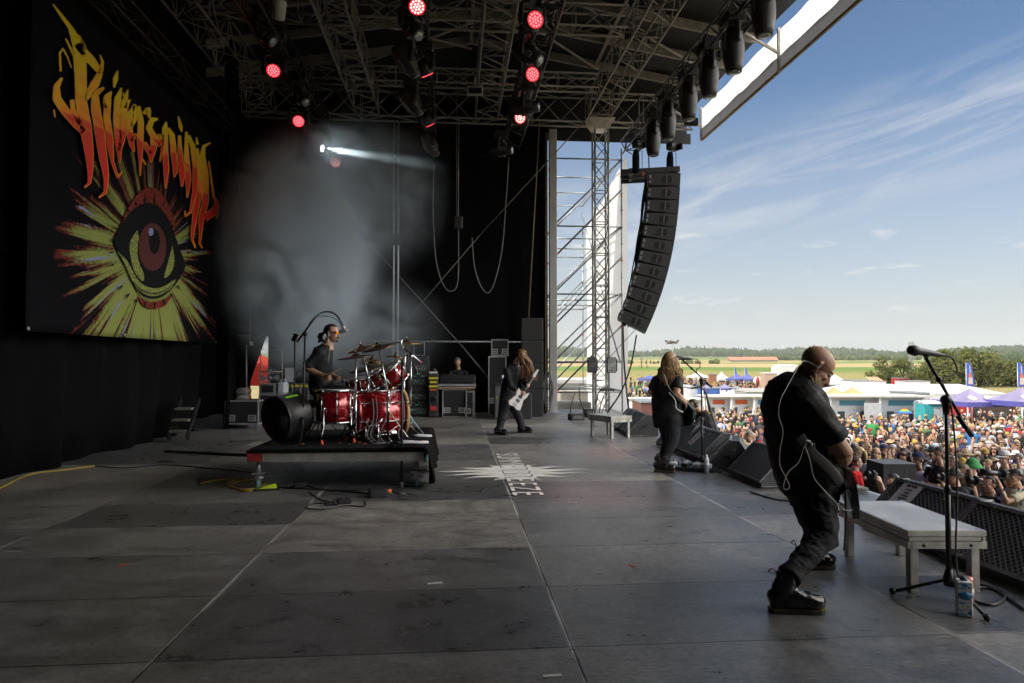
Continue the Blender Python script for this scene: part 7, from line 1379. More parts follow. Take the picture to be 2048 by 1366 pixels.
pit('man in a red T-shirt standing in the pit behind the large platform', (1713, 925), 13.4, cv((.9, -.25, 0)), cv((.95, -.2, -.1)), (.25, -.62, -.25), (.3, -.6, .15), (.05, -.55, -.28), (.1, -.5, .25), REDS, hair=mat('hair_short', (.07, .045, .03), .7))
b_ = pit('photographer with backward black cap aiming a camera up from the pit', (1785, 962), 11.6, cv((-.9, -.35, 0)), cv((-.9, -.3, .22)), (-.28, .05, .08), (-.20, -.02, -.16), (-.12, -.32, .3), (-.06, -.40, -.30), BLS); cap(b_, mat('cap_black', (.02, .02, .022), .8), True)
b_[0]; MB().loft([b_[1]['head'] - b_[3] + b_[2][0] * .05 - b_[2][1] * .075 + b_[2][2] * x for x in (-.05, 0, .05)], [.02, .045, .02], 8, HDK).build('beard', parent=b_[0])
stills_camera('black camera with short lens held by the photographer in the backward cap', W(1745, 950, 11.5), cv((-.85, -.4, .3)))
b_ = pit('dark-haired woman with a camera raised to her face in the pit', (1978, 970), 10.3, cv((-.9, -.3, 0)), cv((-.92, -.3, .1)), (-.16, .02, .06), (-.20, -.12, -.12), (-.18, -.30, .25), (-.16, -.42, -.22), BLS)
strands('hair', b_[0], b_[3], HDK, 50, 0, lambda r: (lambda h, u, f_, s_: [h + u * .11, h - f_ * .08 + s_ * r.uniform(-.07, .07) + u * .03, h - f_ * .10 + s_ * r.uniform(-.08, .08) - u * .12, h - f_ * .08 + s_ * r.uniform(-.1, .1) - u * .24])(b_[1]['head'], b_[2][1], b_[2][0], b_[2][2]), .018, .005, 3)
stills_camera('black camera pressed to the face of the woman in the pit', W(1952, 962, 10.2), cv((-.92, -.25, .16)))
b_ = pit('photographer in cream shirt with dark flowers and a black cap in the pit', (2030, 955), 9.9, cv((-.95, -.2, 0)), cv((-.95, -.2, .1)), (-.12, .0, .06), (-.26, -.03, -.05), (.02, -.32, .28), (-.12, -.36, -.26), FLO, skin=SKINT); cap(b_, MATS['cap_black'])
b = MB(); rnd = random.Random(1)
for i in range(22):
    x, y = 2012 + rnd.uniform(-22, 40), 992 + rnd.uniform(-14, 40); p = W(x, y, 9.66) - b_[3]; [b.box(p, (.045, .006, .010), Matrix.Rotation(k * 1.05 + i, 3, 'Y'), mat('flower_navy', (.02, .03, .09), .8)) for k in range(3)]
b.build('flower_print', parent=b_[0])
stills_camera('camera with a long telephoto lens aimed by the man in the flowered shirt', W(2008, 949, 9.9), cv((-.98, -.1, .12)), True)
b_ = pit('photographer in a dark bucket hat half hidden by the microphone stand', (1908, 952), 11.0, cv((-.8, -.5, 0)), cv((-.85, -.45, .1)), (-.2, -.04, .1), (-.2, -.1, -.12), (-.12, -.34, .25), (-.05, -.4, -.25), BLS); cap(b_, MATS['cap_black'], bucket=True); stills_camera('black camera held low beside the near microphone stand', W(1883, 955, 10.9), cv((-.9, -.4, .2)))
# ================================================================ AUDIENCE, TENTS, TREES
CM = {n: mat('crowd_' + n.replace(' ', '_'), c, .85, var=.15, spec=.2) for n, c in [('black', (.022, .022, .024)), ('charcoal', (.06, .06, .065)), ('white', (.62, .62, .62)), ('grey', (.24, .24, .25)), ('red', (.38, .03, .03)), ('navy', (.03, .045, .11)), ('olive', (.13, .14, .06)), ('blue', (.06, .17, .40)), ('green', (.06, .26, .09)), ('tan', (.40, .30, .17)), ('yellow', (.48, .32, .06)), ('pale blue', (.35, .45, .58)), ('orange', (.45, .16, .05)), ('lilac', (.5, .48, .58)), ('teal', (.05, .35, .38))]}
SK = [mat('crowd_skin_%d' % i, c, .55, var=.1, spec=.3) for i, c in enumerate([(.55, .33, .23), (.48, .27, .18), (.60, .38, .28), (.36, .20, .13)])]
HR = {n: mat('crowd_hair_' + n, c, .6, var=.3) for n, c in [('dark', (.02, .015, .012)), ('brown', (.09, .05, .025)), ('blond', (.42, .29, .12)), ('auburn', (.20, .07, .025)), ('grey', (.3, .3, .3))]}
SUNG = mat('crowd_glasses', (.01, .01, .012), .15, var=0)
def spectator(rnd, shirt, head, hair, pose, skin, glasses, fem, back=False):
    b = MB(); s = CM[shirt]; H = HR[hair]; w = .19 if fem else .215; leg = CM['navy'] if rnd.random() < .4 else CM['black']
    for q in (-1, 1): b.loft([(q * .09, 0, .02), (q * .09, .0, .45), (q * .085, 0, .86)], [.055, .062, .085], 6, leg)
    b.loft([(0, 0, .82), (0, 0, 1.0), (0, .01, 1.22), (0, 0, 1.38), (0, -.005, 1.46)], [(w * .82, .11), (w * .78, .11), (w * .95, .125), (w * .92, .10), (.07, .06)], 10, s, side=(1, 0, 0))
    b.loft([(0, -.005, 1.44), (0, .01, 1.56)], [.055, .05], 7, skin)
    for q in (-1, 1):
        sh = V((q * w * .93, 0, 1.39)); up_ = pose == 'both arms raised' or (pose == 'one arm raised' and q == 1)
        if up_: e = sh + V((q * .10, .08, .22)); h = e + V((-q * .03, .08, .27))
        elif pose == 'phone held up' : e = sh + V((q * .06, .14, -.18)); h = V((q * .06, .40, 1.52))
        elif pose == 'folded arms': e = sh + V((q * .07, .06, -.26)); h = V((-q * .10, .2, 1.16))
        else: e = sh + V((q * .06, -.02, -.28)); h = e + V((-q * .02, .10, -.24))
        m = lerp(sh, e, .62); b.loft([sh - V((q * .04, 0, 0)), sh, m], [.05, .062, .058], 7, s); b.loft([lerp(sh, e, .55), e, lerp(e, h, .5), h], [.045, .042, .038, .026], 7, skin); b.ball(h + (h - e).normalized() * .05, (.036, .04, .045), skin, 7, 5)
    if pose == 'phone held up': b.box((0, .47, 1.58), (.075, .01, .15), mt=SUNG)
    c = V((0, .02, 1.655)); b.ball(c + V((0, -.01, .025)), (.076, .096, .088), skin, 12, 8); b.ball(c + V((0, .03, -.05)), (.058, .062, .068), skin, 10, 7); b.loft([c + V((0, .092, .01)), c + V((0, .118, -.025)), c + V((0, .09, -.04))], [.008, .015, .010], 6, skin)
    for q in (-1, 1): b.ball(c + V((q * .078, 0, -.005)), (.012, .022, .03), skin, 6, 4)
    if glasses: b.loft([c + V((-.078, .03, .015)), c + V((-.06, .088, .012)), c + V((0, .098, .014)), c + V((.06, .088, .012)), c + V((.078, .03, .015))], [(.020, .008)] * 5, 6, SUNG, side=(0, 0, 1))
    else:
        for q in (-1, 1): b.ball(c + V((q * .03, .082, .008)), (.014, .010, .009), SUNG, 6, 4)
    b.loft([c + V((-.022, .082, -.062)), c + V((0, .094, -.06)), c + V((.022, .082, -.062))], [(.006, .008)] * 3, 5, LIP)
    if head != 'bald':
        o = len(b.f); bb = MB(); bb.ball(c + V((0, -.014, .034)), (.089, .108, .097), None, 12, 9); keep = lambda v: v.z > 1.655 + max(0, v.y - .02) * .75 - (.09 if v.y < .01 else 0)
        b.add(bb.v, [f for f in bb.f if all(keep(V(bb.v[i])) for i in f)], H, True)
        if head.startswith('long') or (fem and head in ('cap', 'black hat')):
            for q in range(9): a = math.pi * (.02 + .96 * q / 8); x, y = .088 * math.cos(a), -.02 - .085 * math.sin(a); b.loft([c + V((x, y, .05)), c + V((x * 1.15, y * 1.1, -.08)), c + V((x * 1.3, y * 1.15 - .01, -.20 - .08 * rnd.random()))], [.034, .038, .016], 6, H)
    if not fem and rnd.random() < .45: b.ball(c + V((0, .055, -.085)), (.05, .048, .05), H, 8, 6)
    hc = {'cap': rnd.choice(['black', 'navy', 'charcoal']), 'white cap': 'white', 'red cap': 'red', 'straw hat': 'tan', 'black hat': 'black', 'bucket hat': rnd.choice(['olive', 'grey']), 'green bucket hat': 'green', 'yellow cap': 'yellow', 'pale blue cap': 'pale blue', 'blue beanie': 'navy'}.get(head)
    if hc:
        m = CM[hc]; bb = MB(); bb.ball(c + V((0, -.012, .045)), (.092, .108, .098), None, 12, 9); b.add(bb.v, [f for f in bb.f if all(bb.v[i][2] > 1.695 for i in f)], m, True)
        if 'cap' in head: d = -1 if rnd.random() < .25 else 1; b.prism([(-.07, .06), (-.06, .15), (0, .185), (.06, .15), (.07, .06)], c + V((0, 0, .045)), (1, 0, 0), (0, d, -.12), (0, 0, 1), .008, m)
        elif 'hat' in head: r_ = .20 if head in ('straw hat', 'black hat') else .145; b.lathe([(.085, .052), (r_, .03 if 'bucket' not in head else -.01), (r_, .036 if 'bucket' not in head else -.004), (.09, .07)], 14, m, c + V((0, -.01, 0)))
    return b
def look(v):  # turn a figure to face the stage centre
    d = V((1.5, 9, 0)) - V((v.x, v.y, 0)); return math.atan2(d.y, d.x) - math.pi / 2
rnd = random.Random(21); VAR = {}
SHIRTS = ['black'] * 22 + ['charcoal', 'charcoal', 'white', 'white', 'grey', 'red', 'navy', 'olive', 'blue', 'green', 'tan', 'pale blue', 'orange', 'lilac']
HEADS = ['short hair'] * 8 + ['long hair'] * 8 + ['bald', 'cap', 'cap', 'cap', 'white cap', 'red cap', 'straw hat', 'straw hat', 'black hat', 'black hat', 'bucket hat', 'yellow cap', 'pale blue cap', 'blue beanie']
POSES = ['arms down'] * 10 + ['folded arms'] * 3 + ['one arm raised', 'phone held up', 'both arms raised']
def put_person(p, scale, jit, key=None, label=None):
    if key is None:
        key = (rnd.choice(SHIRTS), rnd.choice(HEADS), rnd.choice(list(HR)), rnd.choice(POSES), rnd.random() < .4)
    sh, hd, hr, ps, gl = key; fem = hd == 'long hair' and rnd.random() < .55
    k = (sh, hd, hr if 'hair' in hd else '', ps, gl)
    if k not in VAR: VAR[k] = spectator(random.Random(len(VAR)), sh, hd, hr, ps, rnd.choice(SK), gl, fem).build('person', link=False).data
    o = bpy.data.objects.new('person', VAR[k]); C.objects.link(o); o.location = p; o.rotation_euler = (0, 0, look(p) + jit); o.scale = (scale,) * 3
    hd_ = hd if 'hair' not in hd else (hr + ' ' + hd); nm = sh + ' top, ' + ('bald head' if hd == 'bald' else hd_) + (', sunglasses' if gl else '') + (', ' + ps if ps != 'arms down' else '')
    lab = label or 'festival goer in the crowd: ' + nm
    return tag(o, lab, 'person', None if label else 'audience with ' + nm)
# people one can pick out at the barrier, then the packed crowd behind them
SPEC = [((1720, 905), 15.5, ('black', 'long hair', 'blond', 'arms down', False), 'blond woman in the crowd between the bald guitarist and the pit speaker'), ((1738, 908), 15.8, ('grey', 'long hair', 'auburn', 'arms down', True), 'auburn-haired woman beside the blond woman in the crowd'), ((1752, 905), 15.2, ('lilac', 'bald', 'dark', 'folded arms', False), 'bald man in a lilac T-shirt leaning on the barrier'), ((1808, 908), 14.6, ('black', 'long hair', 'dark', 'arms down', True), 'woman in black with long dark hair right behind the pit speaker'), ((1838, 918), 13.2, ('lilac', 'cap', 'dark', 'folded arms', False), 'smiling person in pale shirt and dark cap leaning on the barrier'), ((1880, 908), 12.8, ('black', 'short hair', 'dark', 'folded arms', False), 'dark-haired youth in black leaning on the barrier beside the microphone stand'), ((1946, 932), 12.2, ('black', 'green bucket hat', 'brown', 'arms down', False), 'person in a bright green bucket hat in the front row'), ((1926, 942), 11.9, ('charcoal', 'long hair', 'brown', 'arms down', False), 'long brown-haired woman in the front row beside the green hat'), ((2010, 915), 13.2, ('black', 'white cap', 'dark', 'arms down', False), 'bearded man in a white cap in the front rows'), ((1768, 900), 17.0, ('navy', 'blue beanie', 'dark', 'arms down', False), 'man in a navy beanie behind the lilac T-shirt'), ((1707, 900), 18, ('black', 'black hat', 'dark', 'arms down', True), 'woman in a wide black hat and sunglasses in the crowd'), ((1560, 870), 19, ('black', 'short hair', 'brown', 'arms down', False), 'brown-haired man just over the open mesh wedge'), ((1500, 872), 17.5, ('white', 'short hair', 'grey', 'arms down', False), 'man in a white T-shirt behind the turned-away wedge'), ((1484, 890), 16, ('olive', 'straw hat', 'brown', 'arms down', False), 'person in a straw hat peering over the wedge'), ((1519, 893), 15.4, ('black', 'red cap', 'dark', 'arms down', False), 'person in a red cap next to the bald guitarist elbow'), ((1744, 838), 34, ('green', 'short hair', 'dark', 'arms down', False), 'man in a green patterned shirt standing out in the middle crowd'), ((1945, 855), 30, ('blue', 'short hair', 'blond', 'arms down', False), 'person in a bright blue T-shirt in the middle crowd')]
taken = []
for (px, py), D, key, lab in SPEC:
    p = W(px, py, D); g_ = gz(p.x, p.y); sc_ = max(.92, min(1.12, (p.z - g_ + .09) / 1.745)); q = V((p.x, p.y, p.z + .09 - 1.745 * sc_)); put_person(q, sc_, rnd.uniform(-.2, .2), key, lab); taken.append(p)
cand = []; y = 11.2
while y < 58:
    st = .74 if y < 22 else (.95 if y < 40 else 1.15); x0 = 8.9 if y < 17 else (6.6 if y < 24 else 7.4); x = x0 + rnd.uniform(0, .5)
    while x < y * .90 + 1:
        p = V((x + rnd.uniform(-.2, .2), y + rnd.uniform(-.25, .25), 0)); D = p.dot(HV); px = 1024 + FPX * p.dot(RV) / D
        if 1385 < px < 2110 and rnd.random() < (.93 if px > 1690 else .74) and all((p.x - t.x) ** 2 + (p.y - t.y) ** 2 > .3 for t in taken): cand.append((D, p))
        x += st * rnd.uniform(.75, 1.15)
    y += st
cand.sort(key=lambda c: c[0])
N_IND = 282
for D, p in cand[:N_IND]:
    p.z = gz(p.x, p.y); put_person(p, rnd.uniform(.93, 1.07), rnd.uniform(-.5, .5))
# beyond them the crowd reads as one mass
def mass(name, pts, seed):
    r = random.Random(seed); b = MB(); sk = SK; cm = [CM[s] for s in SHIRTS]; hm = [HR[h] for h in HR] + [CM['black'], CM['tan'], CM['white'], CM['yellow'], CM['charcoal']]
    for p in pts:
        k = r.uniform(.92, 1.06); w_ = .2; s = r.choice(cm); h = r.choice(hm); t = look(p) + r.uniform(-.6, .6); fx = V((-math.sin(t), math.cos(t), 0)); sx = V((math.cos(t), math.sin(t), 0)); Z = lambda z: p + V((0, 0, z * k))
        b.loft([Z(.0), Z(.85)], [.13, .15], 5, CM['black']); b.loft([Z(.8), Z(1.2), Z(1.4), Z(1.47)], [(w_ * .8, .11), (w_, .12), (w_ * .95, .1), (.06, .06)], 7, s, side=sx)
        skm = r.choice(sk)
        for q in (-1, 1):
            a = Z(1.38) + sx * q * .21; e = a + sx * q * .05 - V((0, 0, .28)) if r.random() > .08 else a + V((0, 0, .28)) + sx * q * .08; b.loft([a, lerp(a, e, .5)], [.05, .05], 5, s); b.loft([lerp(a, e, .45), e, e + fx * .15 + V((0, 0, -.12 if e.z < a.z else .2))], [.04, .036, .03], 5, skm)
        b.ball(Z(1.64) + fx * .02, (.078, .088, .115), skm, 7, 5); b.ball(Z(1.705) - fx * .02, (.096, .100, .09), h, 7, 5)
        if r.random() < .22: b.lathe([(.06, 0), (.17, -.01), (.08, .05)], 8, h, Z(1.70))
    return tag(b.build(name), None, None, kind='stuff')
pts = []
for D, p in cand[N_IND:]: pts.append(V((p.x, p.y, gz(p.x, p.y))))
mass('crowd', pts, 3)
rr = random.Random(8); pts = []
for i in range(620):
    D = rr.uniform(88, 165); px = rr.uniform(1290, 1545) if rr.random() < .8 else rr.uniform(1120, 1300); p = W(px, 740, D); p.z = gz(p.x, p.y); pts.append(p)
mass('crowd', pts, 4)
# barrier and speaker in the pit
BAR = 'steel crowd barrier panels along the pit'
for i in range(9):
    y = 10.8 + i * 1.25; g_ = gz(8.6, y); t = thing('crowd_barrier', 'grey steel crowd barrier panel along the front of the pit', 'barrier', (8.55, y, g_), 0, BAR); MB().bar((0, -.61, 1.15), (0, .61, 1.15), .06, .06, STEEL).build('top_rail', parent=t); MB().box((0, 0, .62), (.02, 1.2, 1.0), mt=STEEL).build('panel', parent=t); MB().box((.0, 0, .02), (.9, 1.2, .03), mt=STEEL).build('foot_plate', parent=t)
p = W(1782, 985, 12.6); gzz = gz(p.x, p.y); ztop = W(1782, 924, 12.6).z; t = thing('pit_speaker', 'black draped front-fill speaker standing in the pit', 'speaker', (p.x, p.y, gzz), -YAW); b = MB(); vs = []; n, k = 40, 8; h = ztop - gzz
for j in range(k + 1):
    for i in range(n): a = 2 * math.pi * i / n; s_ = max(abs(math.cos(a)), abs(math.sin(a))); fl_ = .03 * math.sin(i * 2.6) * (1 - j / k); vs.append(((.29 + fl_) * math.cos(a) / s_, (.29 + fl_) * math.sin(a) / s_, h * j / k))
b.add(vs, [(j * n + i, j * n + (i + 1) % n, (j + 1) * n + (i + 1) % n, (j + 1) * n + i) for j in range(k) for i in range(n)] + [tuple(k * n + i for i in range(n))], mat('drape_grey', (.03, .03, .034), .85, var=.2)); b.build('drape', parent=t); MB().box((0, 0, h + .006), (.60, .60, .012), mt=PANEL).build('top_panel', parent=t)
# ---- buildings and tents of the festival ground
def G(px, D, dz=0): p = W(px, 740, D); p.z = gz(p.x, p.y) + dz; return p
def zof(py, D, px=1500): return W(px, py, D).z
PV = mat('tent_white', (.80, .80, .79), .7, var=.03, transl=.3); SHUT = {'orange': mat('shutter_orange', (.65, .12, .03), .5), 'teal': mat('shutter_teal', (.07, .27, .36), .5)}
def cabin(label, px0, px1, D0, ytop, cols, doors):
    a, c = G(px0, D0), G(px1, D0); z1 = zof(ytop, D0, px0); base = min(a.z, c.z); w_ = (c - a).length; t = thing('shower_cabin', label, 'cabin', ((a.x + c.x) / 2, (a.y + c.y) / 2, base), -YAW); h = z1 - base; d = 2.4
    MB().box((0, d / 2, h / 2), (w_, d, h), mt=WHITE).build('wall', parent=t); MB().box((0, d / 2 - .3, h + .06), (w_ + .4, d + .8, .10), mt=mat('cabin_roof', (.60, .56, .50), .6)).build('roof', parent=t); n = len(cols)
    for i, c_ in enumerate(cols):
        x = -w_ / 2 + w_ * (i + .5) / n; wd = w_ / n
        MB().box((-wd / 2 + x + .04, -.3, h / 2), (.14, .6, h - .02), mt=WHITE).build('partition', parent=t)
        MB().box((x + .1, -.02, h - .46), (wd * .52, .03, .40), mt=SHUT[c_]).build('shutter', parent=t)
        for k in (-.2, .25): MB().box((x + wd * k, -.018, h * .38), (wd * .14, .02, h * .5), mt=mat('cabin_dark', (.06, .07, .08), .5)).build('doorway', parent=t)
        if doors: MB().box((x + wd * .36, -.6, h * .46), (wd * .34, .04, h * .80), mt=mat('door_grey', (.50, .51, .52), .6)).build('door_leaf', parent=t)
cabin('white shower cabin row with orange and teal shutters behind the singer', 1412, 1548, 62, 794, ['orange', 'orange', 'teal'], False)
cabin('white shower cabin row with teal shutters and open grey doors beside the bald guitarist', 1652, 1848, 53, 794, ['teal', 'teal'], True)
cabin('white cabin behind the lower scaffold and the wedges', 1268, 1405, 58, 800, ['teal', 'orange'], False)
def pagoda(name, label, px, D, wpx, ypk, yev, mt, leg=True, group=None, wall=None, rows=10):
    g_ = G(px, D); w_ = wpx / 1365 * D; zp, ze = zof(ypk, D, px) - g_.z, zof(yev, D, px) - g_.z; t = thing(name, label, 'tent', g_, -YAW + .15, group); b = MB(); vs = []
    for i in range(rows + 1):
        s_ = i / rows; r_ = w_ / 2 * (s_ ** 1.0); z = zp + (ze - zp) * (1 - (1 - s_) ** 1.9)
        for x, y in ((-1, -1), (0, -1), (1, -1), (1, 0), (1, 1), (0, 1), (-1, 1), (-1, 0)): vs.append((x * r_, y * r_, z + (0 if abs(x * y) else -.02 * w_ * s_ * (1 - s_))))
    b.add(vs, [(i * 8 + j, i * 8 + (j + 1) % 8, (i + 1) * 8 + (j + 1) % 8, (i + 1) * 8 + j) for i in range(rows) for j in range(8)][::1], mt); b.build('canopy', parent=t)
    b = MB(); q = w_ / 2
    for x, y in ((-1, -1), (1, -1), (1, 1), (-1, 1)):
        nx, ny = (1, -1) if (x, y) == (-1, -1) else ((1, 1) if (x, y) == (1, -1) else ((-1, 1) if (x, y) == (1, 1) else (-1, -1))); b.add([(x * q, y * q, ze - .35), (nx * q, ny * q, ze - .35), (nx * q, ny * q, ze), (x * q, y * q, ze)], [(0, 1, 2, 3)], wall or mt)
    b.build('valance', parent=t)
    for x in (-1, 1):
        for y in (-1, 1): MB().tube((x * q * .97, y * q * .97, 0), (x * q * .97, y * q * .97, ze), .05, 6, STEEL).build('pole', parent=t)
    return t
PUR = mat('tent_violet', (.30, .27, .44), .7, var=.12, scale=1.5, transl=.2); BLU = mat('tent_blue', (.13, .15, .42), .7, var=.1, transl=.2); SAND = mat('tent_sand', (.55, .40, .20), .75, var=.1, transl=.2); PURW = mat('valance_blue', (.10, .09, .36), .7)
t = pagoda('gazebo', 'violet gazebo with pale emblems behind the near microphone stand', 1938, 50, 100, 777, 801, PUR, wall=PURW); p_ = pagoda('gazebo', 'wide violet gazebo at the edge of the picture', 2042, 48, 108, 775, 800, PUR, wall=PURW)
for t_ in (t, p_):
    for x in (-.55, .5): o = MB().lathe([(0, .0), (.35, .0), (.35, .02), (0, .02)], 14, mat('emblem_cream', (.6, .55, .48), .7)).build('emblem', parent=t_); zc = kids(t_)[0].data.vertices; o.location = (x * 1.25, -1.02, max(v.co.z for v in zc) - .64); o.rotation_euler = (R(33), 0, 0); o.scale = (1, .8, 1)
pagoda('pagoda_tent', 'white pointed pagoda tent right beside the bald guitarist head', 1670, 95, 82, 749, 771, PV); pagoda('pagoda_tent', 'sand-coloured pointed tent left of its twin', 1667, 70, 44, 773, 788, SAND); pagoda('pagoda_tent', 'sand-coloured pointed tent nearer the white marquee', 1704, 70, 46, 773, 788, SAND)
pagoda('pagoda_tent', 'white pointed tent just behind the singer boom', 1396, 140, 34, 743, 752, PV); pagoda('pagoda_tent', 'white pointed tent beside the climbing tower', 1443, 140, 28, 743, 757, PV); pagoda('pagoda_tent', 'blue pointed tent nearer the climbing tower', 1473, 130, 32, 746, 757, BLU); pagoda('pagoda_tent', 'blue pointed tent nearer the striped ball', 1494, 130, 32, 746, 758, BLU); pagoda('gazebo', 'violet-blue gazebo with blue walls under the singer boom', 1414, 80, 34, 769, 776, PUR, wall=PURW); pagoda('gazebo', 'violet-blue gazebo beside the white storage tanks', 1449, 80, 36, 768, 776, PUR, wall=PURW); pagoda('gazebo', 'blue gazebo far behind the lower scaffold', 1300, 120, 40, 750, 757, BLU)
def booth(name, label, cat, px, D, wpx, y0, y1, mt, d=3., top=None, trim=None):
    g_ = G(px, D); w_ = wpx / 1365 * D; z0, z1 = zof(y0, D, px), zof(y1, D, px); t = thing(name, label, cat, (g_.x, g_.y, min(z0, g_.z)), -YAW); b0 = min(z0, g_.z); h = z1 - b0
    MB().box((0, d / 2, h / 2), (w_, d, h), mt=mt, bev=.03).build('wall', parent=t)
    MB().box((0, d / 2, h + .05), (w_ + .1, d + .1, .1), mt=top or STEEL).build('roof', parent=t); MB().box((w_ * .1, -.02, h * .45), (w_ * .4, .03, h * .35), mt=trim or mat('cabin_dark', (.06, .07, .08), .5)).build('opening', parent=t)
    return t
BL2 = mat('wall_blue', (.05, .14, .42), .6)
booth('stall', 'blue-walled stall under the violet gazebos behind the singer', 'stall', 1432, 79, 66, 792, 777, BL2); booth('stall', 'red-walled stall behind the singer arm', 'stall', 1370, 82, 26, 784, 773, CM['red'], top=WHITE); booth('stall', 'plain white stall behind the singer microphone', 'stall', 1387, 80, 27, 789, 776, WHITE)
booth('box_trailer', 'low white trailer between the gazebos and the grey tent', 'trailer', 1480, 78, 24, 793, 778, WHITE); booth('box_trailer', 'white box trailer behind the sand tents', 'trailer', 1720, 88, 30, 790, 762, WHITE); booth('box_trailer', 'white box trailer with red end panel beside the marquee', 'trailer', 1738, 100, 24, 785, 762, WHITE, trim=CM['red']); booth('box_trailer', 'long white trailer roof beyond the marquee', 'trailer', 1835, 110, 50, 780, 763, WHITE); booth('box_trailer', 'white trailer beside the striped awning', 'trailer', 1764, 105, 16, 775, 763, WHITE)
booth('stall', 'black banner-walled stall under the white pagoda tent', 'stall', 1675, 90, 56, 784, 771, CM['black'], trim=WHITE); booth('stall', 'red stall behind the near microphone', 'stall', 1808, 140, 20, 765, 757, CM['red']); booth('stall', 'red-fronted stall under the violet gazebos', 'stall', 1928, 56, 34, 822, 804, CM['red'], trim=WHITE); booth('stall', 'dark bar counter under the wide violet gazebo', 'stall', 1985, 57, 90, 826, 803, mat('bar_brown', (.05, .03, .02), .6)); booth('stall', 'brown food stall with a picture board beside the far wedges', 'stall', 1298, 40, 32, 836, 806, mat('stall_brown', (.15, .06, .05), .6), trim=mat('food_board', (.2, .35, .6), .5)); booth('stall', 'low grey stall with red stripe along the marquee', 'stall', 1838, 60, 44, 798, 787, mat('stall_grey', (.42, .43, .44), .6), trim=CM['red'])
booth('booth_tower', 'tall brown and yellow climbing tower in the far crowd', 'tower', 1427, 120, 13, 775, 749, mat('tower_brown', (.28, .13, .07), .6), d=1.2, trim=CM['yellow']); booth('booth_tower', 'tall timber stand with white sign before the trees', 'tower', 1784, 150, 14, 765, 742, mat('tower_timber', (.14, .08, .05), .6), d=1.5, trim=WHITE); booth('booth_tower', 'white and brown tower beside the bald guitarist back', 'tower', 1542, 100, 24, 770, 747, mat('tower_tan', (.45, .33, .24), .6), d=2, top=WHITE, trim=WHITE)
# marquee
def gable(name, label, px0, px1, D, yr, ye, yg, mt, d=8., rx=None):
    a, c = G(px0, D), G(px1, D); w_ = (c - a).length; z0 = min(a.z, c.z); t = thing(name, label, 'tent', ((a.x + c.x) / 2, (a.y + c.y) / 2, z0), -YAW); zr, ze = zof(yr, D + d / 2, (px0 + px1) / 2) - z0, zof(ye, D, px0) - z0; rx = rx if rx is not None else w_ * .36
    b = MB(); b.add([(-w_ / 2, 0, ze), (w_ / 2, 0, ze), (rx, d / 2, zr), (-rx, d / 2, zr), (-w_ / 2, d, ze), (w_ / 2, d, ze)], [(0, 1, 2, 3), (1, 5, 2), (5, 4, 3, 2), (4, 0, 3)], mt); b.build('roof', parent=t); MB().box((0, d / 2, ze / 2 - .02), (w_ - .1, d - .1, ze - .04), mt=mt).build('wall', parent=t)
gable('marquee', 'large white marquee roof behind the teal-shuttered cabins', 1728, 1868, 70, 768, 790, 800, PV, 12); gable('marquee', 'second white marquee roof behind the violet gazebos', 1850, 2015, 72, 768, 788, 800, PV, 12); gable('marquee', 'grey ridge tent beside the bald guitarist back', 1492, 1560, 74, 776, 784, 795, mat('tent_grey', (.42, .41, .38), .7, transl=.2), 6); gable('marquee', 'flat white canopy on a mast beyond the bald guitarist', 1560, 1598, 140, 729, 732, 740, PV, 5)
t = thing('striped_awning', 'burgundy and cream striped awning before the trees', 'awning', G(1756, 100), -YAW); b = MB()
for i in range(8): b.add([(-.95 + i * .24, 0, zof(762, 100) - G(1756, 100).z), (-.71 + i * .24, 0, zof(762, 100) - G(1756, 100).z), (-.76 + i * .22, 1.5, zof(754, 100) - G(1756, 100).z), (-.98 + i * .22, 1.5, zof(754, 100) - G(1756, 100).z)], [(0, 1, 2, 3)], mat('stripe_red', (.20, .04, .03), .7) if i % 2 else mat('stripe_cream', (.6, .5, .28), .7))
b.build('canopy', parent=t)
for x in (-.9, .9): MB().tube((x, .05, 0), (x, .05, zof(762, 100) - G(1756, 100).z), .04, 6, STEEL).build('pole', parent=t)
g_ = G(1515, 110); t = thing('inflatable_ball', 'red and white striped inflatable ball on a stand in the far crowd', 'inflatable', g_); zc = zof(762, 110, 1515) - g_.z; b = MB(); r_ = .72; n, m = 16, 10
vs = [(0, 0, zc - r_)] + [(r_ * math.cos(a) * math.cos(q), r_ * math.cos(a) * math.sin(q), zc + r_ * math.sin(a)) for a in [-math.pi / 2 + math.pi * i / m for i in range(1, m)] for q in [2 * math.pi * j / n for j in range(n)]] + [(0, 0, zc + r_)]
for j in range(n):
    fs = [(0, 1 + (j + 1) % n, 1 + j), (len(vs) - 1, 1 + (m - 2) * n + j, 1 + (m - 2) * n + (j + 1) % n)] + [(1 + i * n + j, 1 + i * n + (j + 1) % n, 1 + (i + 1) * n + (j + 1) % n, 1 + (i + 1) * n + j) for i in range(m - 2)]; b.add(vs if j == 0 else [], [tuple(i - (0 if j == 0 else len(b.v)) for i in f) for f in fs], CM['red'] if (j // 2) % 2 else WHITE, True)
b.build('ball', parent=t); MB().tube((0, 0, 0), (0, 0, zc - r_ * .9), .12, 8, CM['red']).build('stand', parent=t)
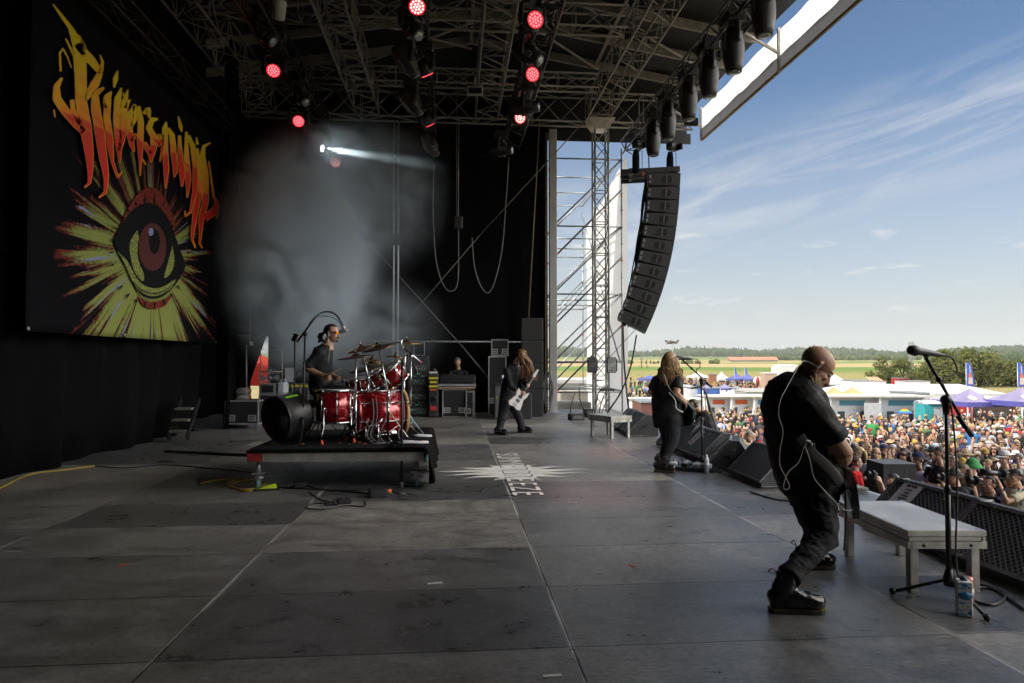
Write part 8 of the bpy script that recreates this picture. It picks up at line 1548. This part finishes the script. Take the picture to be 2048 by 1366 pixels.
for px, D, y0, y1, lab in ((1940, 62, 772, 725, 'tall blue beach flag with a bottle print in front of the big trees'), (2043, 60, 773, 725, 'tall blue beach flag with a bottle print at the edge of the picture'), (1471, 128, 748, 735, 'small blue flag on top of the blue tent nearer the climbing tower'), (1492, 128, 748, 735, 'small blue flag on top of the blue tent nearer the ball')):
    g_ = G(px, D); zb, zt = zof(y0, D, px) - g_.z, zof(y1, D, px) - g_.z; H_ = zt - zb; w_ = H_ * .34; t = thing('beach_flag', lab, 'flag', g_, -YAW); MB().tube((-w_ * .5, 0, 0), (-w_ * .5, 0, zt), .03, 6, STEEL).build('pole', parent=t)
    MB().prism([(-.5 * w_, zb), (.5 * w_, zb), (.48 * w_, zb + H_ * .3), (.25 * w_, zb + H_ * .75), (-.05 * w_, zt), (-.5 * w_, zt)], (0, .01, 0), (1, 0, 0), (0, 0, 1), (0, -1, 0), .02, mat('flag_blue', (.05, .12, .50), .6, var=.1)).build('sail', parent=t)
    if D < 100: MB().prism([(-.26 * w_, zb + H_ * .08), (.3 * w_, zb + H_ * .08), (.28 * w_, zb + H_ * .36), (-.2 * w_, zb + H_ * .36)], (0, -.015, 0), (1, 0, 0), (0, 0, 1), (0, -1, 0), .01, mat('flag_label', (.62, .50, .45), .6)).prism([(-.22 * w_, zb + H_ * .37), (.22 * w_, zb + H_ * .37), (.1 * w_, zb + H_ * .56), (-.1 * w_, zb + H_ * .56)], (0, -.015, 0), (1, 0, 0), (0, 0, 1), (0, -1, 0), .01, mat('flag_orange', (.70, .16, .03), .6)).prism([(-.07 * w_, zb + H_ * .57), (.05 * w_, zb + H_ * .57), (0, zb + H_ * .88), (-.08 * w_, zb + H_ * .88)], (0, -.015, 0), (1, 0, 0), (0, 0, 1), (0, -1, 0), .01, mat('flag_label', (.62, .50, .45), .6)).build('bottle_print', parent=t)
for px, lab in ((1447, 'white round water tank nearer the blue stall'), (1459, 'white round water tank nearer the low trailer')): t = thing('water_tank', lab, 'tank', G(px, 74), 0, None); h = zof(781, 74, px) - G(px, 74).z; MB().lathe([(0, 0), (.45, 0), (.47, h * .5), (.45, h * .8), (.2, h), (0, h)], 14, WHITE).build('vessel', parent=t)
t = thing('portable_toilet', 'turquoise portable toilet with pale domed roof behind the near microphone stand', 'portable toilet', G(1868, 50), -YAW); h = zof(803, 50, 1868) - G(1868, 50).z; MB().box((0, .6, h / 2 - .1), (1.5, 1.2, h - .2), mt=CM['teal'], bev=.04).build('cabin', parent=t); MB().loft([(-.8, y, h - .25 + .28 * math.cos((y - .6) * 1.9)) for y in (-.1, .2, .6, 1.0, 1.3)], [(.04, .03)] * 5, 6, WHITE).lathe([(0, 0), (.78, 0), (.74, .12), (.4, .24), (0, .28)], 14, WHITE, (0, .6, h - .2)).build('roof', parent=t); MB().box((.25, -.02, h * .45), (.6, .03, h * .8), mt=mat('door_grey', (.50, .51, .52), .6)).build('door', parent=t)
t = thing('parasol', 'rainbow striped parasol over the middle crowd', 'parasol', G(1808, 36)); zc = zof(826, 36, 1808) - G(1808, 36).z
for i in range(6): MB().lathe([(.42 - .07 * i, -.04 * 0 + .045 * i), (.35 - .07 * i, .045 * (i + 1))], 12, mat('rainbow_%d' % i, [(.05, .1, .5), (.05, .3, .6), (.08, .4, .1), (.65, .5, .03), (.6, .2, .02), (.5, .03, .03)][i], .6), (0, 0, zc)).build('stripe_ring', parent=t)
MB().tube((0, 0, zc - 1.2), (0, 0, zc + .25), .015, 6, STEEL).build('pole', parent=t)
# model aeroplane on a rod, beyond the singer
p = W(1345, 685, 30); g_ = gz(p.x, p.y); t = thing('plane_figure', 'small brown winged figure on a thin rod over the singer head', 'ornament', (p.x, p.y, g_), -YAW + .3); zc = p.z - g_; PM = mat('plane_brown', (.10, .085, .065), .6, var=.4, scale=6)
MB().loft([(-.22, 0, zc - .02), (-.12, 0, zc), (.05, 0, zc + .02), (.2, 0, zc - .04)], [.04, .07, .06, .03], 8, PM).ball((-.1, 0, zc + .06), .05, PM, 8, 6).build('fuselage', parent=t); MB().prism([(-.34, .10), (-.1, .02), (.1, .0), (.34, .12), (.34, .06), (.1, -.06), (-.1, -.05), (-.36, -.02)], (0, 0, zc + .02), (1, 0, .0), (0, .3, 1), (0, 1, 0), .03, PM).build('wing', parent=t); MB().bar((.2, 0, zc - .04), (.30, 0, zc + .10), .06, .03, PM).bar((-.22, 0, zc - .02), (-.3, 0, zc - .08), .05, .03, PM).build('tail', parent=t); MB().tube((0, 0, 0), (0, 0, zc), .012, 5, STEEL).build('rod', parent=t)
# mast, turbines, low roofs far off
p = G(1823, 260); t = thing('lattice_mast', 'thin grey lattice mast rising behind the near microphone', 'mast', p); h = zof(684, 260, 1823) - p.z; b = truss_mb((0, 0, 0), (0, 0, h), 1.1, 1.1, 1.6, mat('mast_grey', (.3, .31, .32), .6), .11, .07, up=V((0, 1, 0))); b.build('lattice', parent=t); MB().box((0, 0, h - 1.2), (1.5, 1.5, 2.4), mt=mat('mast_grey', (.3, .31, .32), .6)).build('antenna_head', parent=t)
for px, D in ((1563, 3600), (1607, 3700)):
    p = G(px, D); t = thing('wind_turbine', 'white wind turbine on the far hill ' + ('farther from' if px < 1600 else 'touching') + ' the bald guitarist head', 'wind turbine', p); h = zof(700, D, px) - p.z; MB().tube((0, 0, 0), (0, 0, h), 3.2, 8, WHITE, 2).build('tower', parent=t); MB().box((0, -2, h), (4, 9, 4), mt=WHITE).build('nacelle', parent=t)
    for k in range(3): a = k * 2.094 + .3; MB().bar((0, -7, h), (26 * math.sin(a), -7, h + 26 * math.cos(a)), 2.4, .8, WHITE).build('blade', parent=t)
p = G(1508, 900); t = thing('farm_building', 'long low farm building with a reddish roof beyond the fields', 'building', p, -YAW); MB().box((0, 6, 1.5), (62, 12, 3), mt=mat('farm_wall', (.4, .36, .3), .8)).build('wall', parent=t); b = MB(); b.prism([(-7, 3), (7, 3), (0, 7)], (-32, 6, 0), (0, 1, 0), (0, 0, 1), (1, 0, 0), 64, mat('farm_roof', (.40, .17, .11), .8, var=.1)); b.build('roof', parent=t)
# ---- trees beyond the tents
TL = [mat('tree_leaf_%d' % i, c_, .7, var=.25, scale=.4, spec=.2, transl=.45) for i, c_ in enumerate([(.13, .15, .045), (.17, .18, .055), (.085, .105, .035), (.22, .215, .07)])]
def tree(label, px, D, wpx, ytop, seed, group='broadleaf trees beyond the tents', n=2600):
    g_ = G(px, D); h = zof(ytop, D, px) - g_.z; w_ = wpx / 1365 * D; r = random.Random(seed); t = thing('broadleaf_tree', label, 'tree', g_, r.uniform(0, 6), group); BARK = mat('bark', (.09, .065, .045), .9, var=.3)
    b = MB(); b.loft([(0, 0, -.3), (.1, 0, h * .2), (0, .1, h * .5)], [h * .035, h * .028, h * .015], 8, BARK)
    lobes = []
    for i in range(15): a = r.uniform(0, 6.28); q = (r.random() ** .6) * .36 * w_; z = h * r.uniform(.08, .84); q *= 1.1 - max(0, z / h - .5) * 1.3; lobes.append((V((q * math.cos(a), q * math.sin(a), z)), w_ * r.uniform(.15, .25))); b.loft([(0, .05, h * .3), lerp(V((0, .05, h * .35)), lobes[-1][0], .5), lobes[-1][0]], [h * .012, h * .008, h * .003], 5, BARK)
    lobes.append((V((0, 0, h * .88)), w_ * .16)); b.build('trunk', parent=t); c = MB()
    for i in range(n):
        lc, lr = r.choice(lobes); d = V((r.gauss(0, 1), r.gauss(0, 1), r.gauss(0, 1))).normalized(); p = lc + V((d.x, d.y, d.z * .8)) * lr * (r.uniform(.55, 1.08)); s = w_ * r.uniform(.018, .036); nn = (d + V((r.uniform(-.7, .7), r.uniform(-.7, .7), r.uniform(-.2, .9)))).normalized(); x = nn.orthogonal().normalized(); y = nn.cross(x); a = r.uniform(0, 6.28); u, v = x * math.cos(a) + y * math.sin(a), y * math.cos(a) - x * math.sin(a)
        c.add([p - u * s, p - v * s * .7 + nn * s * .2, p + u * s, p + v * s * .7 + nn * s * .2], [(0, 1, 2, 3)], TL[(i * 7 + seed) % 4])
    c.build('crown', parent=t)
tree('rounded green tree at the near end of the tree row, beside the timber stand', 1765, 150, 66, 712, 1); tree('green tree behind the timber stand in front of the mast', 1806, 146, 56, 716, 2); tree('large tall tree right behind the near microphone boom', 1885, 138, 96, 700, 3, n=3600); tree('tallest broad tree behind the beach flag', 1940, 142, 110, 698, 4, n=3800); tree('broad tree between the two beach flags', 1995, 148, 84, 716, 5); tree('dark tree behind the flag at the edge of the picture', 2050, 143, 90, 722, 6); tree('low tree filling the gap under the near microphone', 1850, 155, 60, 730, 7, n=1500)
tree('small lone tree in the field beyond the speaker array', 1283, 420, 12, 713, 8, 'small trees in the far fields', 500); tree('small bushy tree beside the lone field tree', 1294, 430, 8, 717, 9, 'small trees in the far fields', 400)
for i, (px, py, D, w_) in enumerate(((1300, 780, 45, 60),)):
    g_ = G(px, D); t = thing('mesh_fence', 'grey mesh fence across the ground beyond the far wedges', 'fence', g_, -YAW); MB().box((0, 0, .9), (7, .03, 1.7), mt=mat('fence_grey', (.25, .25, .24), .7, var=.2)).build('mesh_panel', parent=t)
    for k in range(5): MB().tube((-3.5 + k * 1.75, -.04, 0), (-3.5 + k * 1.75, -.04, 1.85), .025, 6, STEEL).build('post', parent=t)
